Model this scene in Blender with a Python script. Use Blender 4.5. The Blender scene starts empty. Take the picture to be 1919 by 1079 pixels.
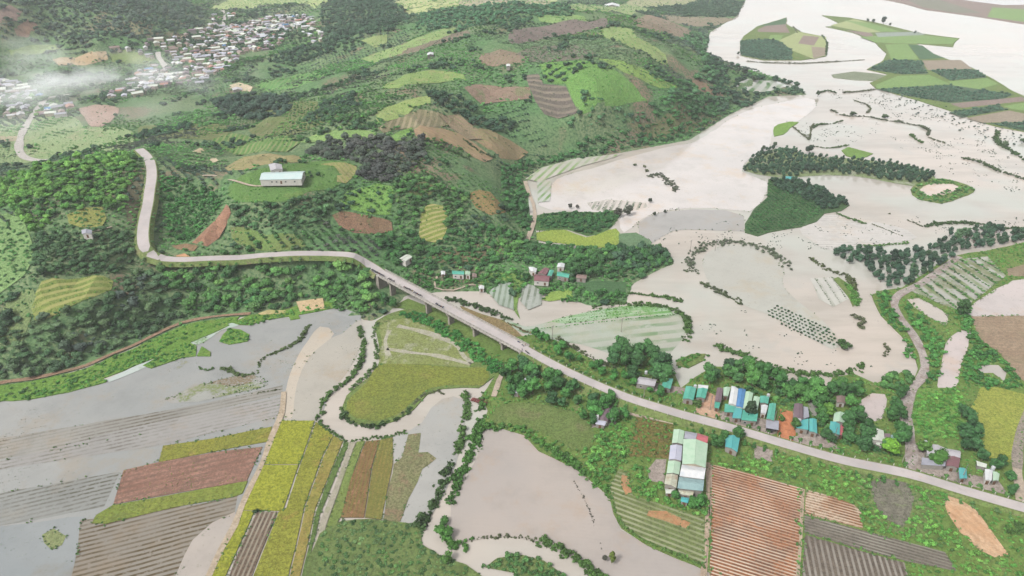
import bpy, math, random
import numpy as np
from mathutils import Vector
from mathutils.geometry import delaunay_2d_cdt
random.seed(7); RNG = np.random.default_rng(7)
S = bpy.context.scene; COL = S.collection
R = math.radians

# ------------------------------------------------------------------ camera, world, sun, exposure
CAM_H, PITCH, FPX, CX, CY = 200.0, 30.0, 1280.0, 959.5, 539.5
cam = bpy.data.objects.new('camera', bpy.data.cameras.new('camera')); COL.objects.link(cam)
cam.location = (0, 0, CAM_H); cam.rotation_euler = (R(90 - PITCH), 0, 0)
cam.data.sensor_width = 36; cam.data.lens = FPX / 1919 * 36
cam.data.clip_start = 1; cam.data.clip_end = 30000
S.camera = cam
SUN_EL, SUN_AZ = 50, 232
wd = bpy.data.worlds.new('World'); S.world = wd; wd.use_nodes = True
nt = wd.node_tree; nt.nodes.clear()
sky = nt.nodes.new('ShaderNodeTexSky'); sky.sky_type = 'NISHITA'; sky.sun_disc = False
sky.sun_elevation = R(SUN_EL); sky.sun_rotation = R(SUN_AZ); sky.dust_density = 4.0; sky.air_density = 1.0
hs = nt.nodes.new('ShaderNodeHueSaturation'); hs.inputs['Saturation'].default_value = 0.05
bg = nt.nodes.new('ShaderNodeBackground'); bg.inputs[1].default_value = 0.15
wo = nt.nodes.new('ShaderNodeOutputWorld')
nt.links.new(sky.outputs[0], hs.inputs['Color']); nt.links.new(hs.outputs[0], bg.inputs[0]); nt.links.new(bg.outputs[0], wo.inputs[0])
sl = bpy.data.lights.new('sun', 'SUN'); sl.energy = 1.9; sl.angle = R(9); sl.color = (1, .97, .92)
sun = bpy.data.objects.new('sun', sl); COL.objects.link(sun)
sun.rotation_euler = (R(90 - SUN_EL), 0, R(180 - SUN_AZ))
S.view_settings.view_transform = 'Standard'; S.view_settings.look = 'None'
S.view_settings.gamma = 1; S.view_settings.exposure = 1.12
S.render.engine = 'CYCLES'
S.cycles.max_bounces = 5; S.cycles.diffuse_bounces = 2; S.cycles.glossy_bounces = 2
S.cycles.volume_bounces = 1; S.cycles.transmission_bounces = 2; S.cycles.transparent_max_bounces = 8
S.cycles.use_denoising = True

# ------------------------------------------------------------------ maths helpers
cp, sp = math.cos(R(PITCH)), math.sin(R(PITCH))
def ray(px, py):
    u = (px - CX) / FPX; v = -(py - CY) / FPX
    return u, v * sp + cp, v * cp - sp
def W0(px, py, z=0.0):
    dx, dy, dz = ray(px, py)
    dz = min(dz, -0.045)
    t = (z - CAM_H) / dz
    return dx * t, dy * t
def proj(x, y, z):
    ry, rz = y, z - CAM_H
    zc = ry * cp - rz * sp; v = ry * sp + rz * cp
    zc = np.maximum(zc, 1e-3)
    return CX + FPX * x / zc, CY - FPX * v / zc
def poly_w0(P): return np.array([W0(*p) for p in P])
def pip(P, x, y):
    x = np.asarray(x, float); y = np.asarray(y, float); inside = np.zeros(x.shape, bool)
    n = len(P)
    for i in range(n):
        x1, y1 = P[i]; x2, y2 = P[(i + 1) % n]
        if y1 == y2: continue
        c = (y1 > y) != (y2 > y)
        inside ^= c & (x < (x2 - x1) * (y - y1) / (y2 - y1) + x1)
    return inside
def dist_line(P, x, y, closed=False):
    d = np.full(np.shape(x), 1e9); n = len(P)
    for i in range(n if closed else n - 1):
        x1, y1 = P[i]; x2, y2 = P[(i + 1) % n]
        L = (x2 - x1) ** 2 + (y2 - y1) ** 2 + 1e-9
        t = np.clip(((x - x1) * (x2 - x1) + (y - y1) * (y2 - y1)) / L, 0, 1)
        d = np.minimum(d, (x - x1 - t * (x2 - x1)) ** 2 + (y - y1 - t * (y2 - y1)) ** 2)
    return np.sqrt(d)
_T = np.random.default_rng(3).random((256, 256))
def vnoise(x, y, s, o=0):
    x = np.asarray(x) / s + o * 17.3 + 500; y = np.asarray(y) / s + o * 9.1 + 500
    xi = np.floor(x).astype(int); yi = np.floor(y).astype(int); fx = x - xi; fy = y - yi
    fx = fx * fx * (3 - 2 * fx); fy = fy * fy * (3 - 2 * fy)
    a = _T[xi & 255, yi & 255]; b = _T[(xi + 1) & 255, yi & 255]; c = _T[xi & 255, (yi + 1) & 255]; d = _T[(xi + 1) & 255, (yi + 1) & 255]
    return (a * (1 - fx) + b * fx) * (1 - fy) + (c * (1 - fx) + d * fx) * fy
def fbm(x, y, s, o=0, n=4):
    r = 0; a = .5
    for k in range(n): r = r + a * vnoise(x, y, s / 2 ** k, o + k); a *= .5
    return r / (1 - .5 ** n)

# ------------------------------------------------------------------ terrain heights: control points (pixel x, y, height m)
HC = [  # hill foot / lowland
 (0,722,1),(200,670,1),(420,592,1),(600,568,1.5),(700,585,1),(760,550,1),(850,540,1.5),(1000,550,1.5),(1150,555,1.5),(1250,490,1),
 (1000,460,2),(985,340,1.5),(1080,300,1.5),(1250,265,1.5),(1365,212,1.5),(1500,180,1),(1340,100,1),(1330,60,1),(1390,20,1),
 (900,510,2.5),(800,515,4),(1050,490,3),(700,540,4),
 # front left hill
 (0,640,10),(120,600,14),(60,520,26),(200,500,26),(150,440,38),(0,420,40),(60,340,46),(200,330,45),(250,310,42),(0,335,44),(250,400,36),(240,500,21),
 (350,530,12),(500,530,9),(620,520,9),(300,575,7),(450,565,6),
 # road
 (283,300,38),(284,370,33),(276,410,30),(268,450,26),(270,480,23),(310,498,21),(400,494,19.5),(500,488,18),(600,482,15.5),(650,485,13.5),(690,497,12),
 # knoll and slopes
 (530,345,40),(620,325,38),(470,330,38),(440,375,33),(350,360,34),(340,440,25),(400,440,25),(480,440,24),(560,430,24),(560,390,33),(640,400,27),(700,370,28),
 (700,440,17),(800,420,15),(880,380,15),(800,470,6),(940,430,8),(960,380,8),(900,330,17),(760,330,32),(700,300,38),(620,280,36),(800,290,33),(870,290,25),(950,310,9),
 (350,310,32),(420,290,28),(500,270,30),(520,230,28),(440,230,22),(330,250,16),(600,230,38),
 (700,240,44),(780,220,43),(860,240,33),(930,270,22),(1000,290,6),(850,190,46),(760,180,50),(940,200,34),(1000,180,42),(1060,210,30),(1100,250,14),(1180,230,16),
 (1100,180,46),(1180,160,50),(1250,190,30),(1300,170,22),(1340,190,8),(1200,110,60),(1100,100,62),(1270,110,42),(1300,90,22),(1250,60,42),(1000,110,62),(900,110,62),(820,110,58),
 (720,110,44),(650,150,36),(700,60,48),(800,55,58),(900,50,64),(1000,50,66),(1120,45,60),(1200,40,40),(1290,40,8),(650,90,36),(600,180,30),
 (560,120,22),(480,150,16),(500,190,20),(400,190,14),
 # valley, village
 (60,320,7),(140,290,7),(230,270,9),(30,260,5),(130,250,5),(60,200,4),(150,190,4),(0,170,4),(250,180,8),(300,140,8),(380,120,10),(430,90,10),(520,60,10),(590,45,12),(400,50,12),(200,120,6),(120,140,5),
 (20,110,14),(80,90,22),(180,80,30),(280,60,34),(330,40,34),(200,30,52),(80,20,60),(0,40,56),(330,10,30),(260,10,46),(420,10,12),(500,5,6),(560,5,6),
 (620,30,38),(660,15,44),(690,30,40),(620,5,30),(760,10,8),(900,5,5),(1000,10,8),(1100,12,6),(1250,10,4),(1380,5,2),(640,60,30)]
FOOT = [(-500,830),(-150,765),(0,728),(70,716),(200,672),(330,615),(430,596),(560,580),(620,568),(650,592),(700,600),(735,578),(760,552),(830,546),(900,545),
 (960,560),(1010,545),(1060,560),(1110,572),(1170,568),(1185,530),(1225,508),(1264,492),(1245,465),(1165,464),(1100,470),(1010,456),(990,400),(985,340),(1012,318),(1080,297),(1150,288),
 (1290,262),(1365,215),(1385,205),(1440,180),(1512,177),(1470,150),(1400,145),(1360,130),(1318,100),(1330,60),(1380,30),(1396,2),(1400,-25),(1500,-140),(-900,-140)]
HP = np.array([(*W0(a, b, c), c) for a, b, c in HC])
FW = poly_w0(FOOT)
GS = 4.0
gx = np.arange(-1500, 1500 + GS, GS); gy = np.arange(60, 2200 + GS, GS)
GX, GY = np.meshgrid(gx, gy)
def tps(r2): return .5 * r2 * np.log(r2 + 1e-9)
n = len(HP); sc_ = 300.0
X = HP[:, :2] / sc_
A = tps(((X[:, None] - X[None]) ** 2).sum(-1)) + np.eye(n) * 0.004
P_ = np.c_[np.ones(n), X]
M = np.block([[A, P_], [P_.T, np.zeros((3, 3))]])
sol = np.linalg.solve(M, np.r_[HP[:, 2], 0, 0, 0])
HG = np.zeros(GX.size); q = np.c_[GX.ravel(), GY.ravel()] / sc_
for i in range(n): HG += sol[i] * tps(((q - X[i]) ** 2).sum(-1))
HG += sol[n] + q @ sol[n + 1:]
HG = HG.reshape(GX.shape); HG = np.clip(HG, 1.0, 72)
far = np.clip((GY - 1650) / 250, 0, 1); HG = HG * (1 - far) + 4 * far
sd = dist_line(FW, GX, GY, True); sd = np.where(pip(FW, GX, GY), sd, -sd)
bump = (fbm(GX, GY, 90, 1) - .5) * 9 + (np.abs(fbm(GX, GY, 60, 5) - .5) * -14 + 2)
HG = HG + bump * np.clip((HG - 6) / 14, 0, 1) * 1.6
s = np.clip(sd / 28, 0, 1); s = s * s * (3 - 2 * s)
HT = np.where(sd > 0, .45 + np.clip(sd / 6, 0, 1) * .35 + HG * s, np.clip(sd / 4, -1, 0) * 1.9 + .45)   # terrain surface (below water outside)
def samp(arr, x, y):
    fx = np.clip((np.asarray(x, float) - gx[0]) / GS, 0, len(gx) - 1.001); fy = np.clip((np.asarray(y, float) - gy[0]) / GS, 0, len(gy) - 1.001)
    i = fx.astype(int); j = fy.astype(int); a = fx - i; b = fy - j
    return (arr[j, i] * (1 - a) + arr[j, i + 1] * a) * (1 - b) + (arr[j + 1, i] * (1 - a) + arr[j + 1, i + 1] * a) * b
def H(x, y): return np.maximum(samp(HT, x, y), 0.0)
def W(px, py, dz=0.0):
    dx, dy, dz_ = ray(px, py); dz_ = min(dz_, -.045)
    t0 = (78 - CAM_H) / dz_; t1 = (0 - CAM_H) / dz_
    ts = np.linspace(t0, t1, 420)
    below = CAM_H + dz_ * ts < H(dx * ts, dy * ts) + dz
    k = int(np.argmax(below)) if below.any() else 419
    lo, hi = ts[max(k - 1, 0)], ts[k]
    for _ in range(14):
        m = .5 * (lo + hi)
        if CAM_H + dz_ * m < float(H(dx * m, dy * m)) + dz: hi = m
        else: lo = m
    return dx * hi, dy * hi
def PW(P): return np.array([W(*p) for p in P])
def ang(a, b):
    a = W(*a); b = W(*b); return math.atan2(b[1] - a[1], b[0] - a[0])

# ------------------------------------------------------------------ materials
ALB = 0.39
def C(r, g, b, k=1.0):
    f = lambda v: ((v / 255 + .055) / 1.055) ** 2.4 if v > 10 else v / 255 / 12.92
    return (min(.85, f(r) * ALB * k), min(.85, f(g) * ALB * k), min(.85, f(b) * ALB * k), 1)
class N:
    def __init__(s, name):
        s.m = bpy.data.materials.new(name); s.m.use_nodes = True; s.t = s.m.node_tree; s.t.nodes.clear()
        s.out = s.t.nodes.new('ShaderNodeOutputMaterial'); s._c = None
    def n(s, typ, **k):
        o = s.t.nodes.new(typ)
        for a, b in k.items(): setattr(o, a, b)
        return o
    def l(s, a, b): s.t.links.new(a, b)
    def co(s):
        if s._c is None: s._c = s.n('ShaderNodeTexCoord').outputs['Object']
        return s._c
    def val(s, sock, v):
        if isinstance(v, (int, float, tuple)): sock.default_value = v
        else: s.l(v, sock)
    def noise(s, scale, detail=4, rough=.6, off=0, vec=None):
        o = s.n('ShaderNodeTexNoise'); o.inputs['Scale'].default_value = scale; o.inputs['Detail'].default_value = detail; o.inputs['Roughness'].default_value = rough
        v = s.n('ShaderNodeVectorMath', operation='ADD'); s.l(vec or s.co(), v.inputs[0]); v.inputs[1].default_value = (off, off * .7, 0); s.l(v.outputs[0], o.inputs['Vector'])
        return o.outputs['Fac']
    def math(s, op, a, b=0.0, c=None, clamp=False):
        o = s.n('ShaderNodeMath', operation=op, use_clamp=clamp); s.val(o.inputs[0], a); s.val(o.inputs[1], b)
        if c is not None: s.val(o.inputs[2], c)
        return o.outputs[0]
    def ramp(s, f, lo, hi):
        o = s.n('ShaderNodeMapRange', interpolation_type='SMOOTHSTEP'); s.val(o.inputs['Value'], f); s.val(o.inputs['From Min'], lo); s.val(o.inputs['From Max'], hi)
        return o.outputs[0]
    def mix(s, f, a, b):
        o = s.n('ShaderNodeMix', data_type='RGBA'); s.val(o.inputs[0], f); s.val(o.inputs[6], a); s.val(o.inputs[7], b)
        return o.outputs[2]
    def pbsdf(s, col, rough=.9, spec=.3, metal=0, normal=None, ior=1.45):
        o = s.n('ShaderNodeBsdfPrincipled'); s.val(o.inputs['Base Color'], col); s.val(o.inputs['Roughness'], rough)
        o.inputs['Specular IOR Level'].default_value = spec; o.inputs['Metallic'].default_value = metal; o.inputs['IOR'].default_value = ior
        if normal is not None: s.l(normal, o.inputs['Normal'])
        return o.outputs[0]
    def bump(s, h, dist=.3, st=.6):
        o = s.n('ShaderNodeBump'); o.inputs['Strength'].default_value = st; o.inputs['Distance'].default_value = dist; s.l(h, o.inputs['Height']); return o.outputs[0]
    def rows(s, th, spacing, wob=.25, brk=.45, width=0.0, vec=None):
        """0..1 mask of crop rows running along world angle th"""
        sx = s.n('ShaderNodeSeparateXYZ'); s.l(vec or s.co(), sx.inputs[0])
        a = s.math('MULTIPLY', sx.outputs[0], -math.sin(th)); b = s.math('MULTIPLY_ADD', sx.outputs[1], math.cos(th), a)
        w = s.math('MULTIPLY_ADD', s.noise(.05, 2, .5, 3), wob * 40 * .2, b)
        ph = s.math('MULTIPLY', w, 2 * math.pi / spacing); sn = s.math('SINE', ph)
        m = s.ramp(sn, -.25 + width, .75 + width)
        if brk: m = s.math('MULTIPLY', m, s.ramp(s.noise(.9 / max(spacing, .8), 3, .7, 11), brk - .12, brk + .12))
        m = s.math('MULTIPLY', m, s.math('MULTIPLY_ADD', s.ramp(s.noise(.045, 3, .6, 91), .34, .6), .65, .35))
        return m
    def done(s, sh):
        s.l(sh, s.out.inputs['Surface']); return s.m
_mc = {}
def soil(name, c1, c2, c3=None, sc=.06, rows=None, rc=None, rs=1.0, bl=.55, veg=.5):
    """matte ground: two tones in blotches, fine grain, optional crop rows of colour rc"""
    m = N(name)
    f = m.ramp(m.noise(sc, 5, .65, len(name)), .36, .64)
    col = m.mix(f, C(*c1), C(*c2))
    if c3: col = m.mix(m.ramp(m.noise(sc * 1.7, 4, .6, 31 + len(name)), bl, bl + .1), col, C(*c3))
    mp = m.n('ShaderNodeMapping'); mp.inputs['Rotation'].default_value = (0, 0, -(rows[0] if rows else (len(name) * .7))); m.l(m.co(), mp.inputs[0])
    st = m.n('ShaderNodeVectorMath', operation='MULTIPLY'); m.l(mp.outputs[0], st.inputs[0]); st.inputs[1].default_value = (.09, 1, 1)
    sk = m.ramp(m.noise(.55, 4, .7, 17, st.outputs[0]), .3, .75)
    col = m.mix(m.math('MULTIPLY', sk, .5), col, tuple([v * 1.35 for v in C(*c2)[:3]] + [1]))
    col = m.mix(m.math('MULTIPLY', m.ramp(m.noise(.32, 6, .8, 23), .46, .66), .6), col, tuple([v * .62 for v in C(*c1)[:3]] + [1]))
    g = m.noise(1.05, 4, .85, 5)
    col = m.mix(m.math('MULTIPLY', m.ramp(m.noise(1.5, 3, .7, 71), .52, .62), .5), col, tuple([min(.85, v * (1.5 if c1[0] < 172 else 1.12)) for v in C(*c1)[:3]] + [1]))
    dk = m.mix(m.math('MULTIPLY', m.ramp(g, .46, .58), min(1, max(veg, .5) + .25) * (1 if c1[0] < 180 else .45)), col, tuple([v * .55 for v in C(*c2)[:3]] + [1]))
    col = dk
    if rows:
        msk = m.math('MULTIPLY', m.rows(rows[0], rows[1], rows[2] if len(rows) > 2 else .1, rows[3] if len(rows) > 3 else .35), rs)
        col = m.mix(msk, col, C(*rc))
    return m.done(m.pbsdf(col, .95, .15, normal=m.bump(g, .35, .7)))
def flood(name, wc, wc2, rows=None, rc=None, rs=1.0, patch=None, pl=.6, rough=.1, sc=.012):
    """shallow flood water: turbid glossy sheet with drowned rows or weed breaking the surface"""
    m = N(name)
    col = m.mix(m.ramp(m.noise(sc, 4, .6, len(name) * 3), .35, .65), C(*wc), C(*wc2))
    wv = m.noise(.9, 3, .6)
    col = m.mix(m.math('MULTIPLY', m.ramp(m.noise(.045, 5, .7, 55), .45, .72), .35), col, tuple([v * .68 for v in C(*wc2)[:3]] + [1]))
    col = m.mix(m.math('MULTIPLY', m.ramp(m.noise(.03, 5, .75, 155), .5, .66), .45), col, C(int(wc[0] * .98), int(wc[1] * .9), int(wc[2] * .8)))
    wat = m.pbsdf(col, rough, .5, normal=m.bump(wv, .04, .25), ior=1.33)
    sp = m.ramp(m.noise(.6, 5, .85, 77), .58, .66)       # specks of weed breaking the surface
    msk = m.math('MULTIPLY', sp, .55)
    if rows:
        r = m.rows(rows[0], rows[1], rows[2] if len(rows) > 2 else .1, rows[3] if len(rows) > 3 else .42)
        big = m.ramp(m.noise(.018, 3, .6, 41), .36, .58)
        msk = m.math('MAXIMUM', msk, m.math('MULTIPLY', r, m.math('MULTIPLY_ADD', big, .75, .25)))
        msk = m.math('MULTIPLY', msk, rs)
    rcol = C(*(rc or (120, 125, 105)))
    if patch:
        pm = m.ramp(m.noise(.03, 5, .7, 19), pl, pl + .06)
        rcol = m.mix(pm, rcol, C(*patch)); msk = m.math('MAXIMUM', msk, m.math('MULTIPLY', pm, m.ramp(m.noise(.8, 3, .7, 9), .3, .6)))
    mx = m.n('ShaderNodeMixShader'); m.l(msk, mx.inputs[0]); m.l(wat, mx.inputs[1]); m.l(m.pbsdf(rcol, .9, .1), mx.inputs[2])
    return m.done(mx.outputs[0])
def plain(name, c, rough=.8, var=.25, sc=.6, spec=.3, metal=0):
    m = N(name); k = C(*c)
    col = m.mix(m.ramp(m.noise(sc, 4, .65, 2), .35, .7), k, tuple([v * (1 - var) for v in k[:3]] + [1]))
    return m.done(m.pbsdf(col, rough, spec, metal))
def foliage(name, inst):
    m = N(name)
    if inst:
        a = m.n('ShaderNodeAttribute', attribute_type='INSTANCER', attribute_name='tint'); tint = a.outputs['Color']
    else:
        tint = m.n('ShaderNodeObjectInfo').outputs['Color']
    at = m.n('ShaderNodeAttribute', attribute_type='GEOMETRY', attribute_name='shade').outputs['Fac']   # painted crown shading: core lobes darker, upward leaves paler
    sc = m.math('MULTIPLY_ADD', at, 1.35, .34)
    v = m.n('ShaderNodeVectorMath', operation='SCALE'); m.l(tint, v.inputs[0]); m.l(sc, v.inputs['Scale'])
    p = m.pbsdf(v.outputs[0], .75, .25); tr = m.n('ShaderNodeBsdfTranslucent'); m.l(v.outputs[0], tr.inputs[0])
    mx = m.n('ShaderNodeMixShader'); mx.inputs[0].default_value = .22; m.l(p, mx.inputs[1]); m.l(tr.outputs[0], mx.inputs[2])
    return m.done(mx.outputs[0])
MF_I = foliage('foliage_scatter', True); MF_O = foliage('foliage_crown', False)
M_BARK = plain('bark', (120, 105, 90), .9)

# ------------------------------------------------------------------ mesh helpers
def mesh_obj(name, V, F, mat, parent=None, attr=None, smooth=False, uv=None):
    me = bpy.data.meshes.new(name)
    V = np.asarray(V, np.float32)
    me.from_pydata([tuple(v) for v in V.tolist()], [], [list(map(int, f)) for f in F])
    if isinstance(mat, (list, tuple)):
        for k in mat: me.materials.append(k)
    elif mat: me.materials.append(mat)
    if attr is not None:
        a = me.attributes.new('shade', 'FLOAT', 'FACE'); a.data.foreach_set('value', np.asarray(attr, np.float32))
    if uv is not None:
        l = me.uv_layers.new(name='UVMap'); l.data.foreach_set('uv', np.asarray(uv, np.float32).ravel())
    if smooth: me.shade_smooth()
    o = bpy.data.objects.new(name, me); COL.objects.link(o)
    if parent: o.parent = parent
    return o
def tag(o, label=None, cat=None, group=None, kind=None):
    if label: o['label'] = label
    if cat: o['category'] = cat
    if group: o['group'] = group
    if kind: o['kind'] = kind
    return o
def empty(name, loc, rz=0):
    o = bpy.data.objects.new(name, None); COL.objects.link(o); o.location = loc; o.rotation_euler = (0, 0, rz); o.empty_display_size = .5
    return o
class MB:
    def __init__(s): s.V = []; s.F = []
    def add(s, V, F):
        b = len(s.V); s.V += [tuple(v) for v in V]; s.F += [[i + b for i in f] for f in F]
    def box(s, c, d, rz=0, taper=1):
        x, y, z = d[0] / 2, d[1] / 2, d[2] / 2; V = []
        for k, (a, b, e) in enumerate([(-1,-1,-1),(1,-1,-1),(1,1,-1),(-1,1,-1),(-1,-1,1),(1,-1,1),(1,1,1),(-1,1,1)]):
            t = taper if e > 0 else 1; X_, Y_ = a * x * t, b * y * t
            V.append((c[0] + X_ * math.cos(rz) - Y_ * math.sin(rz), c[1] + X_ * math.sin(rz) + Y_ * math.cos(rz), c[2] + e * z))
        s.add(V, [(0,3,2,1),(4,5,6,7),(0,1,5,4),(1,2,6,5),(2,3,7,6),(3,0,4,7)])
    def tube(s, a, b, r0, r1, k=6):
        a = Vector(a); b = Vector(b); d = (b - a).normalized(); u = d.orthogonal().normalized(); w = d.cross(u); V = []
        for p, r in ((a, r0), (b, r1)):
            for i in range(k):
                t = 2 * math.pi * i / k; V.append(p + u * math.cos(t) * r + w * math.sin(t) * r)
        s.add(V, [(i, (i + 1) % k, k + (i + 1) % k, k + i) for i in range(k)] + [tuple(range(k))[::-1], tuple(range(k, 2 * k))])
    def build(s, name, mat, parent=None, **k): return mesh_obj(name, s.V, s.F, mat, parent, **k)

EXCL = []      # (world polygon, bbox) where no wild growth is scattered
def excl(P):
    P = np.asarray(P); EXCL.append((P, P.min(0), P.max(0)))
def refine(Pw, step, jit, smooth, seed=0):
    Pw = [np.array(p, float) for p in Pw]; out = []; n = len(Pw)
    for i in range(n):
        p0, p1, p2, p3 = Pw[i - 1], Pw[i], Pw[(i + 1) % n], Pw[(i + 2) % n]
        L = np.linalg.norm(p2 - p1); k = max(1, int(L / step))
        for j in range(k):
            t = j / k
            if smooth: q = .5 * ((2 * p1) + (-p0 + p2) * t + (2 * p0 - 5 * p1 + 4 * p2 - p3) * t * t + (-p0 + 3 * p1 - 3 * p2 + p3) * t ** 3)
            else: q = p1 + (p2 - p1) * t
            out.append(q)
    out = np.array(out)
    if jit:
        a = fbm(out[:, 0], out[:, 1], step * 2.2, seed, 3) - .5; b = fbm(out[:, 0], out[:, 1], step * 2.2, seed + 40, 3) - .5
        out = out + np.c_[a, b] * 2.6 * jit
    return out
LAYER = {}; EDGES = []
def sheet(name, P, mat, dz, world=False, smooth=False, jit=.3, step=5.0, clear=True, kind='structure', skirt=0.0, grid=None, label=None, cat=None, hill=None):
    """a real sheet of ground or water inside outline P (pixels), draped on the terrain and dz above it"""
    Pw = np.asarray(P) if world else PW(P)
    LAYER[0] = LAYER.get(0, 0) + 1; dz = dz + (LAYER[0] % 31) * .0035
    hill = bool((samp(HT, Pw[:, 0], Pw[:, 1]) > 1.5).any()) if hill is None else hill
    far_ = Pw[:, 1].mean() / 300
    o = refine(Pw, step * max(1, far_), jit * max(1, far_ * .8), smooth, len(name))
    if clear: excl(o)
    if name in ('paddy_field', 'crop_field', 'mulched_field', 'ploughed_strip', 'rice_field', 'vegetable_field', 'grass_field', 'fallow_field', 'bare_earth', 'ploughed_field', 'weed_patch', 'pond', 'flooded_plot', 'orchard_ground', 'yard', 'flooded_field') and not hill: EDGES.append((name, o, mat))
    pts = [Vector(p) for p in o.tolist()]; m = len(pts)
    if hill:
        g = grid or 4.0; lo, hi = o.min(0), o.max(0)
        xs = np.arange(math.floor(lo[0] / g) * g, hi[0], g); ys = np.arange(math.floor(lo[1] / g) * g, hi[1], g)
        A_, B_ = np.meshgrid(xs, ys); A_ = A_.ravel(); B_ = B_.ravel()
        k = pip(o, A_, B_) & (dist_line(o, A_, B_, True) > g * .25)
        pts += [Vector((a, b)) for a, b in zip(A_[k].tolist(), B_[k].tolist())]
    V, E, F, *_ = delaunay_2d_cdt(pts, [(i, (i + 1) % m) for i in range(m)], [], 1, 1e-5)
    v = np.array([(a.x, a.y) for a in V]); z = H(v[:, 0], v[:, 1]) + dz
    V3 = np.c_[v, z]
    F2 = []
    for f in F:
        f = list(f)
        a, b, c = (v[f[0]], v[f[1]], v[f[2]])
        if (b[0] - a[0]) * (c[1] - a[1]) - (b[1] - a[1]) * (c[0] - a[0]) < 0: f.reverse()
        F2.append(f)
    V3 = V3.tolist()
    if skirt:
        b = len(V3)
        for q in o: V3.append((q[0], q[1], float(H(q[0], q[1])) + dz)); V3.append((q[0], q[1], float(H(q[0], q[1])) + dz - skirt))
        for i in range(m):
            j = (i + 1) % m; F2.append([b + 2 * i, b + 2 * i + 1, b + 2 * j + 1, b + 2 * j])
    ob = mesh_obj(name, V3, F2, mat)
    tag(ob, label, cat, kind=kind)
    return ob

def ribbon(name, Pw3, width, mat, skirt=0, skirt_w=0, kind='structure', crown=0.0):
    """road-like ribbon through 3D world points"""
    P3 = []
    Pw3 = [np.array(p, float) for p in Pw3]; n = len(Pw3)
    for i in range(n - 1):
        p0, p1, p2, p3 = Pw3[max(i - 1, 0)], Pw3[i], Pw3[i + 1], Pw3[min(i + 2, n - 1)]
        k = max(1, int(np.linalg.norm(p2[:2] - p1[:2]) / 4))
        for j in range(k):
            t = j / k; P3.append(.5 * ((2 * p1) + (-p0 + p2) * t + (2 * p0 - 5 * p1 + 4 * p2 - p3) * t * t + (-p0 + 3 * p1 - 3 * p2 + p3) * t ** 3))
    P3.append(Pw3[-1]); P3 = np.array(P3)
    V = []; F = []
    for i, p in enumerate(P3):
        d = P3[min(i + 1, len(P3) - 1)] - P3[max(i - 1, 0)]; d = d[:2] / np.linalg.norm(d[:2]); nrm = np.array([-d[1], d[0]])
        w = width / 2 * (1 + (vnoise(p[0], p[1], 9) - .5) * crown)
        offs = [(-w - skirt_w, -skirt), (-w, 0), (w, 0), (w + skirt_w, -skirt)] if skirt else [(-w, 0), (w, 0)]
        for o_, dz in offs: V.append((p[0] + nrm[0] * o_, p[1] + nrm[1] * o_, p[2] + dz))
    k = 4 if skirt else 2
    for i in range(len(P3) - 1):
        for j in range(k - 1): F.append([i * k + j, i * k + j + 1, (i + 1) * k + j + 1, (i + 1) * k + j][::-1])
    ob = mesh_obj(name, V, F, mat); tag(ob, kind=kind)
    return ob, P3

# ------------------------------------------------------------------ crowns
def ico(sub):
    t = (1 + 5 ** .5) / 2
    V = [(-1,t,0),(1,t,0),(-1,-t,0),(1,-t,0),(0,-1,t),(0,1,t),(0,-1,-t),(0,1,-t),(t,0,-1),(t,0,1),(-t,0,-1),(-t,0,1)]
    V = [np.array(v) / np.linalg.norm(v) for v in V]
    F = [(0,11,5),(0,5,1),(0,1,7),(0,7,10),(0,10,11),(1,5,9),(5,11,4),(11,10,2),(10,7,6),(7,1,8),(3,9,4),(3,4,2),(3,2,6),(3,6,8),(3,8,9),(4,9,5),(2,4,11),(6,2,10),(8,6,7),(9,8,1)]
    for _ in range(sub):
        mid = {}; F2 = []
        def md(a, b):
            k = (min(a, b), max(a, b))
            if k not in mid: v = V[a] + V[b]; V.append(v / np.linalg.norm(v)); mid[k] = len(V) - 1
            return mid[k]
        for a, b, c in F:
            x, y, z = md(a, b), md(b, c), md(c, a); F2 += [(a, x, z), (b, y, x), (c, z, y), (x, y, z)]
        F = F2
    return np.array(V), F
ICO1, ICO2 = ico(1), ico(2)
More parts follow.
